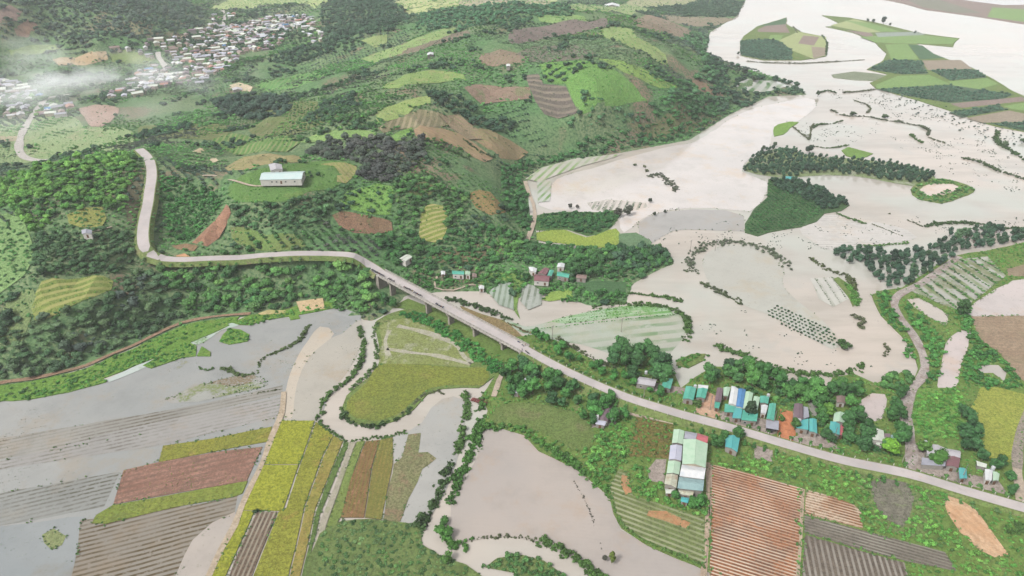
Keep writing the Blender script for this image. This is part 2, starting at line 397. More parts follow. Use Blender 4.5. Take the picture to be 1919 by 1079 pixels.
def crown(rng, rx, rz, lobes, leaves, lsize, cone=0.0, z0=0.0, core=ICO1):
    """crown radius rx, height 2*rz, base at z0: overlapping ragged lobes wrapped in loose leaf clumps"""
    V = []; F = []; A = []
    cen = []
    for i in range(lobes):
        a = rng.random() * 6.283; u = rng.random() ** .6; h = rng.uniform(-.55, .6)
        k = (1 - cone * (h + .55) / 1.15) if cone else math.sqrt(max(.15, 1 - (h * .9) ** 2))
        c = np.array([math.cos(a) * u * rx * .62 * k, math.sin(a) * u * rx * .62 * k, rz * h]); s_ = rx * rng.uniform(.38, .55) * (.6 + .4 * k)
        cen.append((c, s_))
        v = core[0] * (1 + (rng.random((len(core[0]), 1)) - .5) * .45) * np.array([s_, s_, s_ * rz / rx * rng.uniform(.7, 1)]) + c
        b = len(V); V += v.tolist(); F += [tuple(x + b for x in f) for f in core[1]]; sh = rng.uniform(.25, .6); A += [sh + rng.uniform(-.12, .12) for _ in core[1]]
    for i in range(leaves):
        c, s_ = cen[rng.integers(len(cen))]
        d = rng.normal(size=3); d[2] = abs(d[2]) * .9 - .15; d /= np.linalg.norm(d)
        p = c + d * s_ * rng.uniform(.85, 1.3) * np.array([1, 1, rz / rx * .9])
        n_ = Vector(d + rng.normal(size=3) * .6).normalized(); u = n_.orthogonal().normalized(); w = n_.cross(u)
        l = lsize * rng.uniform(.6, 1.3); m_ = l * rng.uniform(.5, .8); an = rng.random() * 6.28
        u, w = u * math.cos(an) + w * math.sin(an), w * math.cos(an) - u * math.sin(an); p = Vector(p)
        b = len(V); V += [tuple(p - u * l), tuple(p - w * m_ + u * l * .2), tuple(p + u * l), tuple(p + w * m_ - u * l * .1)]
        F.append((b, b + 1, b + 2, b + 3)); A.append(min(1, max(0, .55 + d[2] * .25 + rng.uniform(-.25, .3))))  # upward leaf clumps painted paler, as lit from above, plus random tone
    V = np.array(V); V[:, 2] += rz + z0
    return V, F, A
def scatter(name, pts, protos, label=None, cat=None, kind='stuff'):
    """stuff: many small plants. pts rows: x y z scale zscale r g b. The source shapes live in the object's own mesh."""
    pts = np.asarray(pts, float)
    V = []; F = []; A = []; G = []
    for k, (v, f, a) in enumerate(protos):
        b = len(V); V += v.tolist(); F += [tuple(x + b for x in q) for q in f]; A += list(a); G += [k] * len(f)
    nb = len(V); V = np.r_[np.array(V), pts[:, :3]]
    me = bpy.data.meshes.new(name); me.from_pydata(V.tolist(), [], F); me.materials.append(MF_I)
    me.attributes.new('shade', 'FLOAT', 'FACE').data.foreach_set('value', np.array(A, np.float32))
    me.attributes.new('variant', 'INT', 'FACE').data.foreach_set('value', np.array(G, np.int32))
    isp = np.zeros(len(V), np.int32); isp[nb:] = 1
    me.attributes.new('spot', 'INT', 'POINT').data.foreach_set('value', isp)
    N_ = len(pts)
    sv = np.zeros((len(V), 3), np.float32); sv[nb:, 0] = sv[nb:, 1] = pts[:, 3]; sv[nb:, 2] = pts[:, 3] * pts[:, 4]
    me.attributes.new('size', 'FLOAT_VECTOR', 'POINT').data.foreach_set('vector', sv.ravel())
    tc = np.ones((len(V), 4), np.float32); tc[nb:, :3] = pts[:, 5:8]
    me.attributes.new('tint', 'FLOAT_COLOR', 'POINT').data.foreach_set('color', tc.ravel())
    rt = np.zeros((len(V), 3), np.float32); rt[nb:, 2] = RNG.random(N_) * 6.283
    me.attributes.new('turn', 'FLOAT_VECTOR', 'POINT').data.foreach_set('vector', rt.ravel())
    o = bpy.data.objects.new(name, me); COL.objects.link(o)
    g = bpy.data.node_groups.new(name + '_scatter', 'GeometryNodeTree')
    g.interface.new_socket('Geometry', in_out='INPUT', socket_type='NodeSocketGeometry'); g.interface.new_socket('Geometry', in_out='OUTPUT', socket_type='NodeSocketGeometry')
    nn = g.nodes.new; L = g.links.new
    gi = nn('NodeGroupInput'); go = nn('NodeGroupOutput')
    def na(nm, t):
        a = nn('GeometryNodeInputNamedAttribute'); a.data_type = t; a.inputs['Name'].default_value = nm; return a.outputs['Attribute']
    cmp = nn('FunctionNodeCompare'); cmp.data_type = 'INT'; cmp.operation = 'EQUAL'; L(na('spot', 'INT'), cmp.inputs[2]); cmp.inputs[3].default_value = 1
    sep = nn('GeometryNodeSeparateGeometry'); sep.domain = 'POINT'; L(gi.outputs[0], sep.inputs[0]); L(cmp.outputs[0], sep.inputs['Selection'])
    spl = nn('GeometryNodeSplitToInstances'); spl.domain = 'FACE'; L(sep.outputs['Inverted'], spl.inputs[0]); L(na('variant', 'INT'), spl.inputs['Group ID'])
    iop = nn('GeometryNodeInstanceOnPoints'); L(sep.outputs['Selection'], iop.inputs['Points']); L(spl.outputs[0], iop.inputs['Instance'])
    iop.inputs['Pick Instance'].default_value = True
    rv = nn('FunctionNodeRandomValue'); rv.data_type = 'INT'; rv.inputs[4].default_value = 0; rv.inputs[5].default_value = len(protos) - 1
    L(rv.outputs[2], iop.inputs['Instance Index']); L(na('size', 'FLOAT_VECTOR'), iop.inputs['Scale']); L(na('turn', 'FLOAT_VECTOR'), iop.inputs['Rotation'])
    L(iop.outputs[0], go.inputs[0])
    md = o.modifiers.new('scatter', 'NODES'); md.node_group = g
    tag(o, label, cat, kind=kind)
    return o
def visible(x, y, z, mx=260, my=70):
    px, py = proj(x, y, z); return (px > -mx) & (px < 1919 + mx) & (py > -my) & (py < 1079 + my * 2.5)
def lattice(Pw, sp_, th=0.0, sy=None, jit=.45, rng=RNG):
    """jittered lattice of points inside world polygon; rows run along th"""
    Pw = np.asarray(Pw); c, s_ = math.cos(th), math.sin(th); sy = sy or sp_
    U = Pw[:, 0] * c + Pw[:, 1] * s_; Vv = -Pw[:, 0] * s_ + Pw[:, 1] * c
    u, v = np.meshgrid(np.arange(U.min(), U.max(), sp_), np.arange(Vv.min(), Vv.max(), sy)); u = u.ravel(); v = v.ravel()
    u = u + (rng.random(u.size) - .5) * 2 * jit * sp_; v = v + (rng.random(v.size) - .5) * 2 * jit * (sy if jit > .3 else sp_ * .6)
    x = u * c - v * s_; y = u * s_ + v * c
    k = pip(Pw, x, y)
    return x[k], y[k]
def free(x, y):
    ok = np.ones(len(x), bool); X0, Y0 = x, y; jm = 2.2 * max(1, float(y.mean()) / 300) if len(x) else 1
    x = x + (vnoise(x, y, 9, 60) - .5) * 2 * jm + (RNG.random(len(x)) - .5) * jm * .7; y = y + (vnoise(x, y, 9, 61) - .5) * 2 * jm + (RNG.random(len(y)) - .5) * jm * .7
    for P, lo, hi in EXCL:
        b = np.where((x > lo[0]) & (x < hi[0]) & (y > lo[1]) & (y < hi[1]) & ok)[0]
        if len(b): ok[b] &= ~pip(P, x[b], y[b])
    for P, w in LINES:
        lo = P.min(0) - w; hi = P.max(0) + w
        b = np.where((x > lo[0]) & (x < hi[0]) & (y > lo[1]) & (y < hi[1]) & ok)[0]
        if len(b): ok[b] &= dist_line(P, x[b], y[b]) > w
    return ok
LINES = []
def tints(cols, n, x=None, y=None, s=40, rng=RNG, k=1.0, mixr=.35):
    """per-plant colour from a short list, clustered by noise"""
    cols = np.array([C(*c)[:3] for c in cols]) * np.array([.97, 1.2, 1.36]) * k; m = len(cols)
    f = (vnoise(x, y, s, 8) * .6 + vnoise(x, y, s * .3, 9) * .4) if x is not None else rng.random(n)
    f = np.clip((f - .5) * 1.7 + .5 + (rng.random(n) - .5) * mixr, 0, .999) * (m - 1)
    i = f.astype(int); t = (f - i)[:, None]; i2 = np.minimum(i + 1, m - 1)
    return (cols[i] * (1 - t) + cols[i2] * t) * rng.uniform(.7, 1.35, (n, 1))

# ------------------------------------------------------------------ the ground and the water
ox = np.r_[-9000, -6000, -4000, -2800, -2000, gx[::1], 2000, 2800, 4000, 6000, 9000]
oy = np.r_[-600, -200, gy, 2600, 3400, 5000, 8000, 14000]
TX, TY = np.meshgrid(ox, oy); TZ = samp(HT, TX, TY)
TZ = np.where(TY > 2200, 3.0, TZ)
nx, ny = len(ox), len(oy)
idx = np.arange(nx * ny).reshape(ny, nx)
me = bpy.data.meshes.new('ground')
Vt = np.c_[TX.ravel(), TY.ravel(), TZ.ravel()].astype(np.float32)
Ft = np.c_[idx[:-1, :-1].ravel(), idx[:-1, 1:].ravel(), idx[1:, 1:].ravel(), idx[1:, :-1].ravel()].astype(np.int32)
me.vertices.add(len(Vt)); me.vertices.foreach_set('co', Vt.ravel()); me.loops.add(Ft.size); me.loops.foreach_set('vertex_index', Ft.ravel())
me.polygons.add(len(Ft)); me.polygons.foreach_set('loop_start', np.arange(0, Ft.size, 4, dtype=np.int32)); me.polygons.foreach_set('loop_total', np.full(len(Ft), 4, np.int32))
me.update(); me.shade_smooth()
mg = N('hill_scrub_ground')
a_ = mg.mix(mg.ramp(mg.noise(.012, 5, .65), .38, .62), C(108, 148, 96), C(136, 152, 112))
a_ = mg.mix(mg.ramp(mg.noise(.02, 4, .6, 50), .56, .66), a_, C(150, 130, 112))
a_ = mg.mix(mg.ramp(mg.noise(.5, 3, .7, 20), .42, .62), a_, C(82, 114, 76))
me.materials.append(mg.done(mg.pbsdf(a_, .95, .1, normal=mg.bump(mg.noise(.4, 3, .7), .8, .7))))
go_ = bpy.data.objects.new('ground', me); COL.objects.link(go_); tag(go_, kind='structure')

mw = N('flood_water')
wf = mw.ramp(mw.noise(.006, 5, .6), .35, .65)
wc = mw.mix(wf, C(210, 198, 186), C(196, 191, 182))
wc = mw.mix(mw.math('MULTIPLY', mw.ramp(mw.noise(.02, 4, .7, 30), .5, .68), .8), wc, C(194, 190, 182))
wst = mw.n('ShaderNodeVectorMath', operation='MULTIPLY'); mw.l(mw.co(), wst.inputs[0]); wst.inputs[1].default_value = (.22, 1, 1)
wc = mw.mix(mw.math('MULTIPLY', mw.ramp(mw.noise(.035, 5, .7, 44, wst.outputs[0]), .42, .66), .6), wc, C(178, 170, 158))
wc = mw.mix(mw.math('MULTIPLY', mw.ramp(mw.noise(.011, 3, .6, 47), .46, .66), .7), wc, C(198, 202, 192))
wb = mw.bump(mw.noise(.5, 4, .6), .04, .18)
base_w = mw.pbsdf(wc, .06, .5, normal=wb, ior=1.33)
tr_ = mw.pbsdf(C(120, 118, 104), .9, .1)
sx = mw.n('ShaderNodeMixShader'); dm = mw.math('MULTIPLY', mw.ramp(mw.noise(.22, 5, .8, 60), .63, .68), mw.ramp(mw.noise(.012, 3, .6, 66), .48, .62))
mw.l(mw.math('MULTIPLY', dm, .45), sx.inputs[0]); mw.l(base_w, sx.inputs[1]); mw.l(tr_, sx.inputs[2]); M_WATER = mw.done(sx.outputs[0])
wx = [-9000, 9000]; mesh_obj('water', [(-9000, -400, 0), (9000, -400, 0), (9000, 2230, 0), (-9000, 2230, 0)], [(0, 1, 2, 3)], M_WATER)['kind'] = 'structure'

# ------------------------------------------------------------------ plain, near left: flooded paddies
thA = ang((0, 868), (300, 817)); thB = ang((180, 975), (440, 915)); thM = ang((0,700),(100,740))
thH = ang((330, 1060), (440, 1030))
G1 = (172, 172, 168); G2 = (160, 162, 160)
sheet('flooded_field', [(-250,800),(0,752),(60,742),(130,733),(190,714),(260,690),(330,676),(370,640),(420,610),(500,600),(560,590),(620,578),(650,580),(676,590),(674,640),(660,680),(615,745),(602,790),(530,788),(515,850),(392,1082),(360,1200),(-300,1250)],
      flood('grey_flood', G1, G2, patch=(150,150,125), pl=.66), .03, smooth=False, jit=1, clear=True, hill=False)
sheet('flooded_field', [(676,598),(640,625),(600,640),(575,670),(556,705),(545,745),(532,786),(602,790),(607,752),(650,700),(674,650)], flood('silt_flood', (190,184,172), (182,178,168)), .05, smooth=True, jit=.5, hill=False)
sheet('flooded_field', [(600,612),(575,640),(548,690),(533,740),(534,783),(548,784),(556,720),(580,670),(625,625)], flood('silt_stream', (208,196,180), (198,188,172)), .07, smooth=True, jit=.4, hill=False)
rowmat = flood('drowned_rows', (168,165,158), (154,151,144), (thH, 2.3, .12, .42), (96,88,70), 1.0, patch=(148,140,112), pl=.62)
sheet('flooded_field', [(-200,852),(0,822),(267,777),(400,752),(528,722),(528,738),(400,768),(300,808),(0,862),(-200,900)], rowmat, .06, jit=.6, hill=False)
rowmat2 = flood('faint_drowned_rows', (172,169,165), (162,159,155), (thH, 2.3, .12, .46), (104,98,84), .9)
sheet('flooded_field', [(250,800),(528,742),(520,782),(306,833),(0,880),(-100,895),(-100,880),(0,866)], rowmat2, .07, jit=.5, hill=False)
sheet('flooded_field', [(-200,960),(0,924),(225,884),(212,915),(196,950),(100,968),(0,986),(-200,1020)], flood('grey_drowned_rows', (162,162,157), (152,153,149), (thH, 2.2, .12, .44), (98,96,82), 1.0), .06, jit=.4, hill=False)
sheet('flooded_field', [(150,975),(380,945),(430,934),(445,930),(440,962),(400,985),(372,1010),(335,1082),(330,1160),(110,1160),(135,1079),(146,1020)], flood('brown_drowned_rows', (160,153,142), (150,143,132), (thH, 2.1, .15, .38), (98,84,60), 1.0, patch=(140,130,98), pl=.6), .06, jit=.5, hill=False)
sheet('flooded_field', [(440,960),(436,1000),(391,1082),(360,1170),(300,1170),(330,1079),(362,1012),(400,978)], flood('silt_pink_flood', (196,186,176), (182,174,166)), .08, jit=.5, smooth=True, hill=False)
sheet('flooded_field', [(-250,1030),(0,988),(90,975),(158,968),(146,1020),(134,1079),(110,1180),(-300,1220)], flood('blue_grey_flood', (148,154,156), (160,164,164), patch=(134,140,108), pl=.64), .05, jit=.6, hill=False)
sheet('weed_patch', [(78,1000),(100,988),(124,1002),(118,1020),(95,1030),(80,1018)], soil('weeds_on_water', (132,150,96), (150,156,110)), .12, jit=1.2, smooth=True, hill=False)
sheet('weed_patch', [(310,748),(350,735),(430,705),(480,700),(500,715),(430,735),(360,752),(320,758)], flood('drowned_weeds', (176,176,172), (168,166,160), patch=(136,120,92), pl=.45), .07, jit=1.5, smooth=True, hill=False)
sheet('weed_patch', [(330,742),(380,720),(450,722),(480,712),(500,724),(430,738),(370,752),(338,756)], flood('drowned_green_weeds', (176,178,172), (168,168,160), patch=(132,142,92), pl=.42), .09, jit=1.5, smooth=True, hill=False)
olive = soil('olive_paddy', (152,148,62), (140,144,66), (166,148,82), sc=.05, veg=.35)
lime = soil('lime_paddy', (166,170,62), (154,160,58), (146,146,60), sc=.05, veg=.25)
lime2 = soil('lime_paddy_mottled', (160,162,66), (140,142,60), (164,140,78), sc=.08, veg=.45)
sheet('paddy_field', [(305,836),(400,822),(510,800),(503,828),(400,846),(297,867)], olive, .25, jit=.25, hill=False, skirt=.3)
sheet('paddy_field', [(232,882),(297,867),(400,848),(492,838),(478,868),(462,902),(330,924),(213,946)], soil('red_brown_stubble', (150,112,96), (170,132,116), (128,104,92), .08, (thH, 3.0, .1, .3), (118,98,84), .5), .22, jit=.25, hill=False, skirt=.3)
sheet('paddy_field', [(180,966),(212,948),(330,926),(464,902),(455,925),(440,931),(330,950),(200,982),(172,981)], soil('green_strip', (122,142,66), (142,150,70), (118,132,72), sc=.05, veg=.5), .26, jit=.3, hill=False, skirt=.3)
sheet('paddy_field', [(527,789),(590,789),(575,832),(561,870),(494,870),(510,830)], lime, .3, jit=.15, hill=False, skirt=.3)
sheet('paddy_field', [(493,872),(560,872),(545,915),(530,958),(456,956),(475,912)], lime, .3, jit=.15, hill=False, skirt=.3)
sheet('paddy_field', [(454,958),(477,958),(450,1020),(418,1090),(385,1160),(350,1160),(392,1082),(425,1015)], lime, .3, jit=.15, hill=False, skirt=.3)
thF = ang((500, 962), (450, 1075))
sheet('ploughed_strip', [(480,961),(520,959),(500,1010),(470,1085),(440,1160),(395,1160),(430,1080),(455,1015)], soil('brown_rows', (128,108,92), (112,98,84), None, .06, (thF, 1.7, .05, .1), (176,168,150), .8), .27, jit=.15, hill=False, skirt=.3)
sheet('paddy_field', [(593,791),(625,817),(604,855),(570,950),(540,1085),(520,1160),(446,1160),(473,1085),(503,1010),(522,960),(536,955),(563,872)], lime2, .28, jit=.2, hill=False, skirt=.3)
sheet('paddy_field', [(626,818),(643,826),(625,870),(590,955),(562,1085),(550,1160),(523,1160),(543,1085),(573,950),(607,855)], soil('orange_olive_strip', (166,144,84), (152,150,76), (150,146,70), sc=.08, veg=.4), .28, jit=.2, hill=False, skirt=.3)
sheet('weed_patch', [(648,828),(656,830),(640,868),(600,965),(572,1085),(563,1160),(553,1160),(566,1085),(592,960),(628,870)], soil('ditch_weeds', (108,132,70), (96,120,66)), .24, jit=.4, hill=False)
sheet('paddy_field', [(668,828),(684,826),(660,890),(640,965),(615,1010),(604,1085),(600,1160),(580,1160),(590,1079),(610,990),(640,905)], soil('green_verge', (118,140,74), (134,150,84)), .25, jit=.4, hill=False)
sheet('dirt_track', [(655,830),(668,829),(642,900),(612,985),(588,1085),(578,1160),(563,1160),(573,1085),(602,975),(640,880)], soil('grey_track', (186,178,162), (170,166,146), (150,152,118), sc=.12), .27, jit=.3, hill=False)
th11 = ang((712, 830), (680, 970))
sheet('crop_field', [(686,828),(712,825),(695,880),(682,971),(640,970),(655,905)], soil('red_brown_crop', (150,112,82), (134,112,72), (186,134,112), .1, (th11, 1.6, .05, .3), (126,124,66), .6, bl=.56), .3, jit=.2, hill=False, skirt=.3)
sheet('crop_field', [(713,825),(736,820),(736,870),(714,974),(684,971),(697,880)], soil('olive_brown_crop', (148,132,74), (136,134,72), None, .1, (th11, 1.6, .05, .2), (112,118,58), .6), .3, jit=.2, hill=False, skirt=.3)
sheet('flooded_field', [(738,818),(770,806),(792,792),(808,765),(830,748),(850,743),(866,748),(874,765),(870,800),(860,850),(848,885),(832,930),(815,958),(800,978),(770,985),(738,986),(716,975),(738,870)],
      flood('pale_grey_flood', (188,186,180), (176,176,172)), .05, jit=.4, smooth=True, hill=False)
sheet('weed_patch', [(762,815),(786,812),(784,850),(800,848),(815,858),(800,872),(788,880),(780,905),(762,935),(750,970),(740,985),(716,976),(738,872),(755,860)], soil('muddy_weeds', (146,138,106), (134,140,96), (152,122,104), sc=.07, veg=.6, bl=.5), .16, jit=1.2, smooth=True, hill=False)
sheet('flooded_field', [(906,800),(945,806),(985,815),(1010,845),(1080,880),(1115,910),(1141,932),(1150,965),(1162,992),(1212,1022),(1320,1067),(1400,1100),(1400,1200),(1145,1160),(1120,1075),(1060,1042),(1010,1016),(960,1006),(920,1006),(882,1014),(860,1020),(843,995),(846,950),(868,905),(893,860),(900,830)],
      flood('pink_grey_flood', (192,181,172), (182,174,168), (ang((850, 980), (1100, 1000)), 1.7, .4, .5), (168,158,150), .2), .05, jit=.5, smooth=False, hill=False)

# ------------------------------------------------------------------ the river island with its paddies
ISB2 = soil('weedy_bottom_land', (108,130,74), (122,140,84), (96,116,66), sc=.06, veg=.7)
for P in ([(600,1000),(640,978),(720,976),(790,988),(792,1020),(830,1046),(872,1058),(905,1082),(960,1160),(595,1160)], [(905,1062),(930,1045),(980,1040),(1020,1050),(1060,1082),(1100,1120),(1040,1150),(1000,1100),(960,1075)]):
    sheet('weedy_land', P, ISB2, .32, jit=.8, smooth=True, hill=False, clear=False)
weedy = soil('weedy_land', (108,138,70), (128,146,84), (146,140,104), sc=.05, veg=.7)
ISL = [(706,602),(735,588),(765,578),(800,582),(850,612),(900,652),(935,690),(918,715),(900,728),(870,728),(830,730),(800,742),(775,768),(740,790),(704,800),(668,796),(645,780),(640,765),(650,742),(685,712),(708,690),(712,655),(704,625)]
sheet('river_island', ISL, weedy, .4, jit=1, smooth=True, clear=False, hill=False, skirt=.5)
sheet('paddy_field', [(712,684),(780,684),(870,690),(912,690),(918,706),(905,722),(860,722),(808,728),(775,752),(745,778),(705,790),(668,786),(650,772),(652,752),(690,716)], soil('olive_island_paddy', (144,150,66), (124,136,66), (150,146,80), sc=.04, veg=.35), .5, jit=.6, smooth=True, hill=False)
sheet('fallow_field', [(714,610),(760,598),(800,615),(850,640),(886,672),(880,688),(780,682),(712,682),(716,650)], soil('pale_fallow', (152,160,110), (140,150,84), (186,184,166), sc=.07, veg=.5, bl=.53), .5, jit=.8, smooth=True, hill=False)
for pl_ in ([(745,612),(800,625),(850,645),(870,670),(885,682)], [(725,655),(770,662),(820,668),(882,684)], [(730,620),(722,640),(728,668)]):
    ribbon('sand_streak', [(*W(a, b), .56) for a, b in pl_], 3.2, soil('pale_sand_streak', (196,192,178), (170,168,140), sc=.3), crown=1.2)
# ------------------------------------------------------------------ flooded crops across the road
thT = ang((960, 620), (1240, 590))
sheet('flooded_field', [(938,592),(985,612),(1020,605),(1085,590),(1130,580),(1200,572),(1262,580),(1284,600),(1284,625),(1262,655),(1232,682),(1190,678),(1140,662),(1085,645),(1040,640),(985,626),(945,606)],
      flood('green_tinted_flood', (176,190,174), (188,188,174), (thT, 7.5, .12, .42), (112,146,100), .95), .05, jit=.5, smooth=True, hill=False)
sheet('crop_field', [(1030,603),(1085,588),(1130,579),(1200,571),(1256,580),(1262,590),(1200,592),(1120,600),(1060,607)], flood('green_crop_in_water', (176,200,170), (170,196,160), (thT, 5.5, .1, .42), (104,158,78), 1.0, patch=(110,160,84), pl=.5), .09, jit=.6, smooth=True, hill=False)
sheet('flooded_plot', [(915,548),(935,533),(958,530),(962,560),(964,582),(935,572)], flood('murky_plot', (172,184,170), (158,170,156), (ang((925,560),(930,535)), 3.2, .05, .35), (96,116,84), .9), .5, hill=False, jit=.3)
sheet('flooded_plot', [(980,532),(1000,536),(1016,548),(1014,572),(990,582),(975,565)], flood('murky_plot_grey', (182,186,178), (170,176,166), (ang((985,560),(990,538)), 3.6, .05, .4), (96,110,84), .8), .5, hill=False, jit=.3)
sheet('earth_bank', [(862,574),(905,590),(940,600),(966,618),(982,634),(965,640),(930,622),(885,595)], soil('brown_bank', (158,136,102), (144,128,88), (130,140,78), sc=.09), .4, jit=.5, smooth=True, hill=False, skirt=.5)

# ------------------------------------------------------------------ the land beside the road (east)
LAND = [(735,575),(765,560),(800,574),(850,588),(900,612),(960,632),(1000,628),(1050,642),(1090,664),(1135,690),(1148,662),(1180,650),(1222,662),(1262,700),(1275,728),(1300,708),(1340,688),(1400,688),(1450,712),(1500,730),(1545,738),(1560,708),(1600,702),(1640,720),(1690,698),(1712,712),(1722,690),(1705,650),(1690,630),(1652,592),(1632,553),(1652,545),(1690,540),(1740,505),(1790,480),(1850,470),(1919,455),(2150,440),(2500,600),(2500,1400),(1330,1400),(1330,1075),(1212,1022),(1162,992),(1150,965),(1141,932),(1115,910),(1080,880),(1010,845),(985,815),(945,806),(906,800),(914,770),(905,742),(935,690),(900,652),(850,612),(800,584)]
LW = poly_w0(LAND)
sheet('low_land', LAND, soil('green_low_land', (104,138,66), (128,150,80), (150,144,108), sc=.04, veg=.7, bl=.6), .45, jit=.8, clear=False, hill=False, skirt=.6)
LZ = .45
tn = ang((1335, 880), (1500, 925)); td = ang((1540, 1010), (1555, 1079))
pal = (232,214,192)
def mulch(name, c1, c2, th, sp_, rc=pal, rs=.85, c3=None): return soil(name, c1, c2, c3, .05, (th, sp_, .05, .3), rc, rs, bl=.5, veg=.5)
Z1 = .06 + LZ
sheet('mulched_field', [(1334,872),(1420,893),(1503,917),(1500,985),(1492,1100),(1488,1200),(1325,1200),(1332,1000)], mulch('orange_mulched_rows', (178,112,70), (138,94,70), tn, 1.4, rs=.85, c3=(120,90,76)), Z1, jit=.1, hill=False)
sheet('mulched_field', [(1510,919),(1560,932),(1600,948),(1614,962),(1616,992),(1560,978),(1507,965)], mulch('orange_brown_mulched_rows', (160,112,76), (146,104,74), tn, 1.4, c3=(206,190,166), rs=.7), Z1, jit=.1, hill=False)
sheet('mulched_field', [(1507,967),(1560,981),(1640,1002),(1770,1036),(1792,1072),(1700,1054),(1600,1028),(1506,1000)], mulch('grey_mulched_rows', (112,104,94), (124,116,104), tn, 1.4, (176,172,160), .75), Z1, jit=.1, hill=False)
sheet('mulched_field', [(1508,1003),(1600,1031),(1694,1056),(1706,1100),(1720,1200),(1498,1200),(1502,1090)], mulch('dark_mulched_rows', (110,100,90), (122,110,98), td, 1.9, (182,176,166), .7), Z1, jit=.1, hill=False)
for nm, pl_, w_ in (('dirt_track', [(1326,868),(1327,930),(1323,1000),(1316,1090),(1308,1200)], 1.6), ('dirt_track', [(1505,918),(1502,960),(1500,1010),(1494,1090),(1490,1200)], 1.2), ('dirt_track', [(1332,875),(1331,930),(1328,1000),(1322,1090),(1316,1200)], .5)):
    ribbon(nm, [(*W(a, b), Z1 + .04) for a, b in pl_], w_, soil('pale_track', (204,184,162), (182,160,140), sc=.3), crown=.5)
sheet('bare_earth', [(1766,926),(1800,938),(1828,955),(1850,985),(1868,1010),(1890,1042),(1862,1048),(1835,1035),(1800,1000),(1778,965)], soil('orange_cut_earth', (206,158,118), (222,190,156), (178,160,120), sc=.08, bl=.58), Z1, jit=1, smooth=True, hill=False)
sheet('fallow_field', [(1630,905),(1660,895),(1700,905),(1712,935),(1705,975),(1690,992),(1655,975),(1638,945)], soil('grey_fallow', (124,120,108), (140,136,120), (118,136,86), sc=.09, veg=.8, bl=.56), Z1, jit=1, smooth=True, hill=False)
sheet('fallow_field', [(1600,890),(1660,880),(1720,905),(1745,950),(1745,1000),(1700,1010),(1640,985),(1625,940)], soil('sparse_weeds', (130,146,96), (118,140,78), (140,138,112), sc=.09, veg=.6), Z1 - .03, jit=1.4, smooth=True, hill=False, clear=False)
tv = ang((1170, 930), (1320, 985))
sheet('vegetable_field', [(1142,915),(1160,880),(1175,886),(1186,930),(1250,950),(1320,972),(1320,1062),(1262,1035),(1212,1014),(1168,988),(1152,955)], soil('green_rows', (112,130,76), (124,134,84), None, .05, (tv, 2.2, .04, .15), (188,190,158), .75), Z1, jit=.3, hill=False)
sheet('bare_earth', [(1218,962),(1250,962),(1292,982),(1285,992),(1245,980),(1215,972)], soil('orange_earth', (200,140,102), (180,150,110), (140,140,90), sc=.2, bl=.56), Z1 + .03, jit=1, smooth=True, hill=False)
sheet('bare_earth', [(1165,892),(1178,895),(1182,925),(1170,930),(1163,910)], soil('orange_earth', (204,144,106), (180,150,110), (140,140,90), sc=.2, bl=.56), Z1 + .03, jit=.6, smooth=True, hill=False)
sheet('fallow_field', [(1192,780),(1262,796),(1252,862),(1176,856),(1186,815)], soil('brown_weeds', (134,116,72), (122,122,64), (150,112,80), sc=.12, veg=.7), Z1, jit=.5, hill=False, clear=False)
sheet('grass_field', [(925,768),(965,756),(1010,757),(1070,770),(1100,785),(1114,812),(1112,838),(1080,846),(1020,815),(960,800),(925,795)], soil('grass_green', (126,140,86), (112,134,72), (138,130,98), sc=.05, veg=.5), Z1, jit=1, smooth=True, hill=False)
sheet('yard', [(1462,768),(1487,774),(1490,790),(1491,830),(1458,823),(1455,800)], soil('orange_yard', (206,130,88), (214,146,108), (190,130,100), sc=.15), Z1, jit=.5, hill=False)
sheet('yard', [(1322,733),(1345,745),(1350,780),(1334,790),(1300,775),(1310,750)], soil('sandy_yard', (206,160,130), (214,182,156), (180,150,128), sc=.2), Z1, jit=.6, hill=False)
grey_yard = soil('grey_yard', (164,150,142), (182,170,160), (140,134,118), sc=.15)
for P in ([(1345,770),(1450,790),(1460,812),(1440,818),(1352,788)], [(1413,832),(1448,840),(1447,868),(1412,862)], [(1495,806),(1530,812),(1560,830),(1575,845),(1540,840),(1495,828)], [(1480,820),(1520,820),(1530,838),(1492,836)],
          [(1715,835),(1735,832),(1730,868),(1790,880),(1830,905),(1828,915),(1725,886),(1708,870)], [(1815,890),(1870,902),(1890,930),(1840,918),(1812,910)], [(1103,765),(1150,760),(1155,795),(1110,803)],
          [(1228,862),(1247,862),(1244,906),(1216,902),(1212,880)], [(1195,712),(1290,730),(1290,742),(1225,735)], [(1325,875),(1335,872),(1334,1000),(1325,1000)]):
    sheet('yard', P, grey_yard, Z1 - .01, jit=.5, hill=False)
pondm = flood('pond_water', (190,184,176), (206,196,186), patch=(150,150,120), pl=.66)
pink = flood('pink_pond', (214,200,196), (206,196,192))
for P, m_ in (([(1513,742),(1530,738),(1545,742),(1542,765),(1536,788),(1520,780),(1514,760)], flood('grey_pond', (168,166,156), (160,160,150))),
              ([(1612,752),(1635,738),(1658,740),(1662,750),(1652,785),(1640,790),(1612,785)], pink),
              ([(1815,592),(1845,556),(1890,532),(1925,524),(2100,505),(2100,592),(1919,592)], pink),
              ([(1774,645),(1800,620),(1818,622),(1815,650),(1798,690),(1792,728),(1762,735),(1760,705)], pink),
              ([(1698,562),(1720,560),(1762,582),(1776,592),(1772,612),(1740,595),(1710,575)], pondm), ([(1830,690),(1870,685),(1885,700),(1880,715),(1860,700),(1835,700)], pondm)):
    sheet('pond', P, m_, Z1, jit=.7, smooth=True, hill=False)
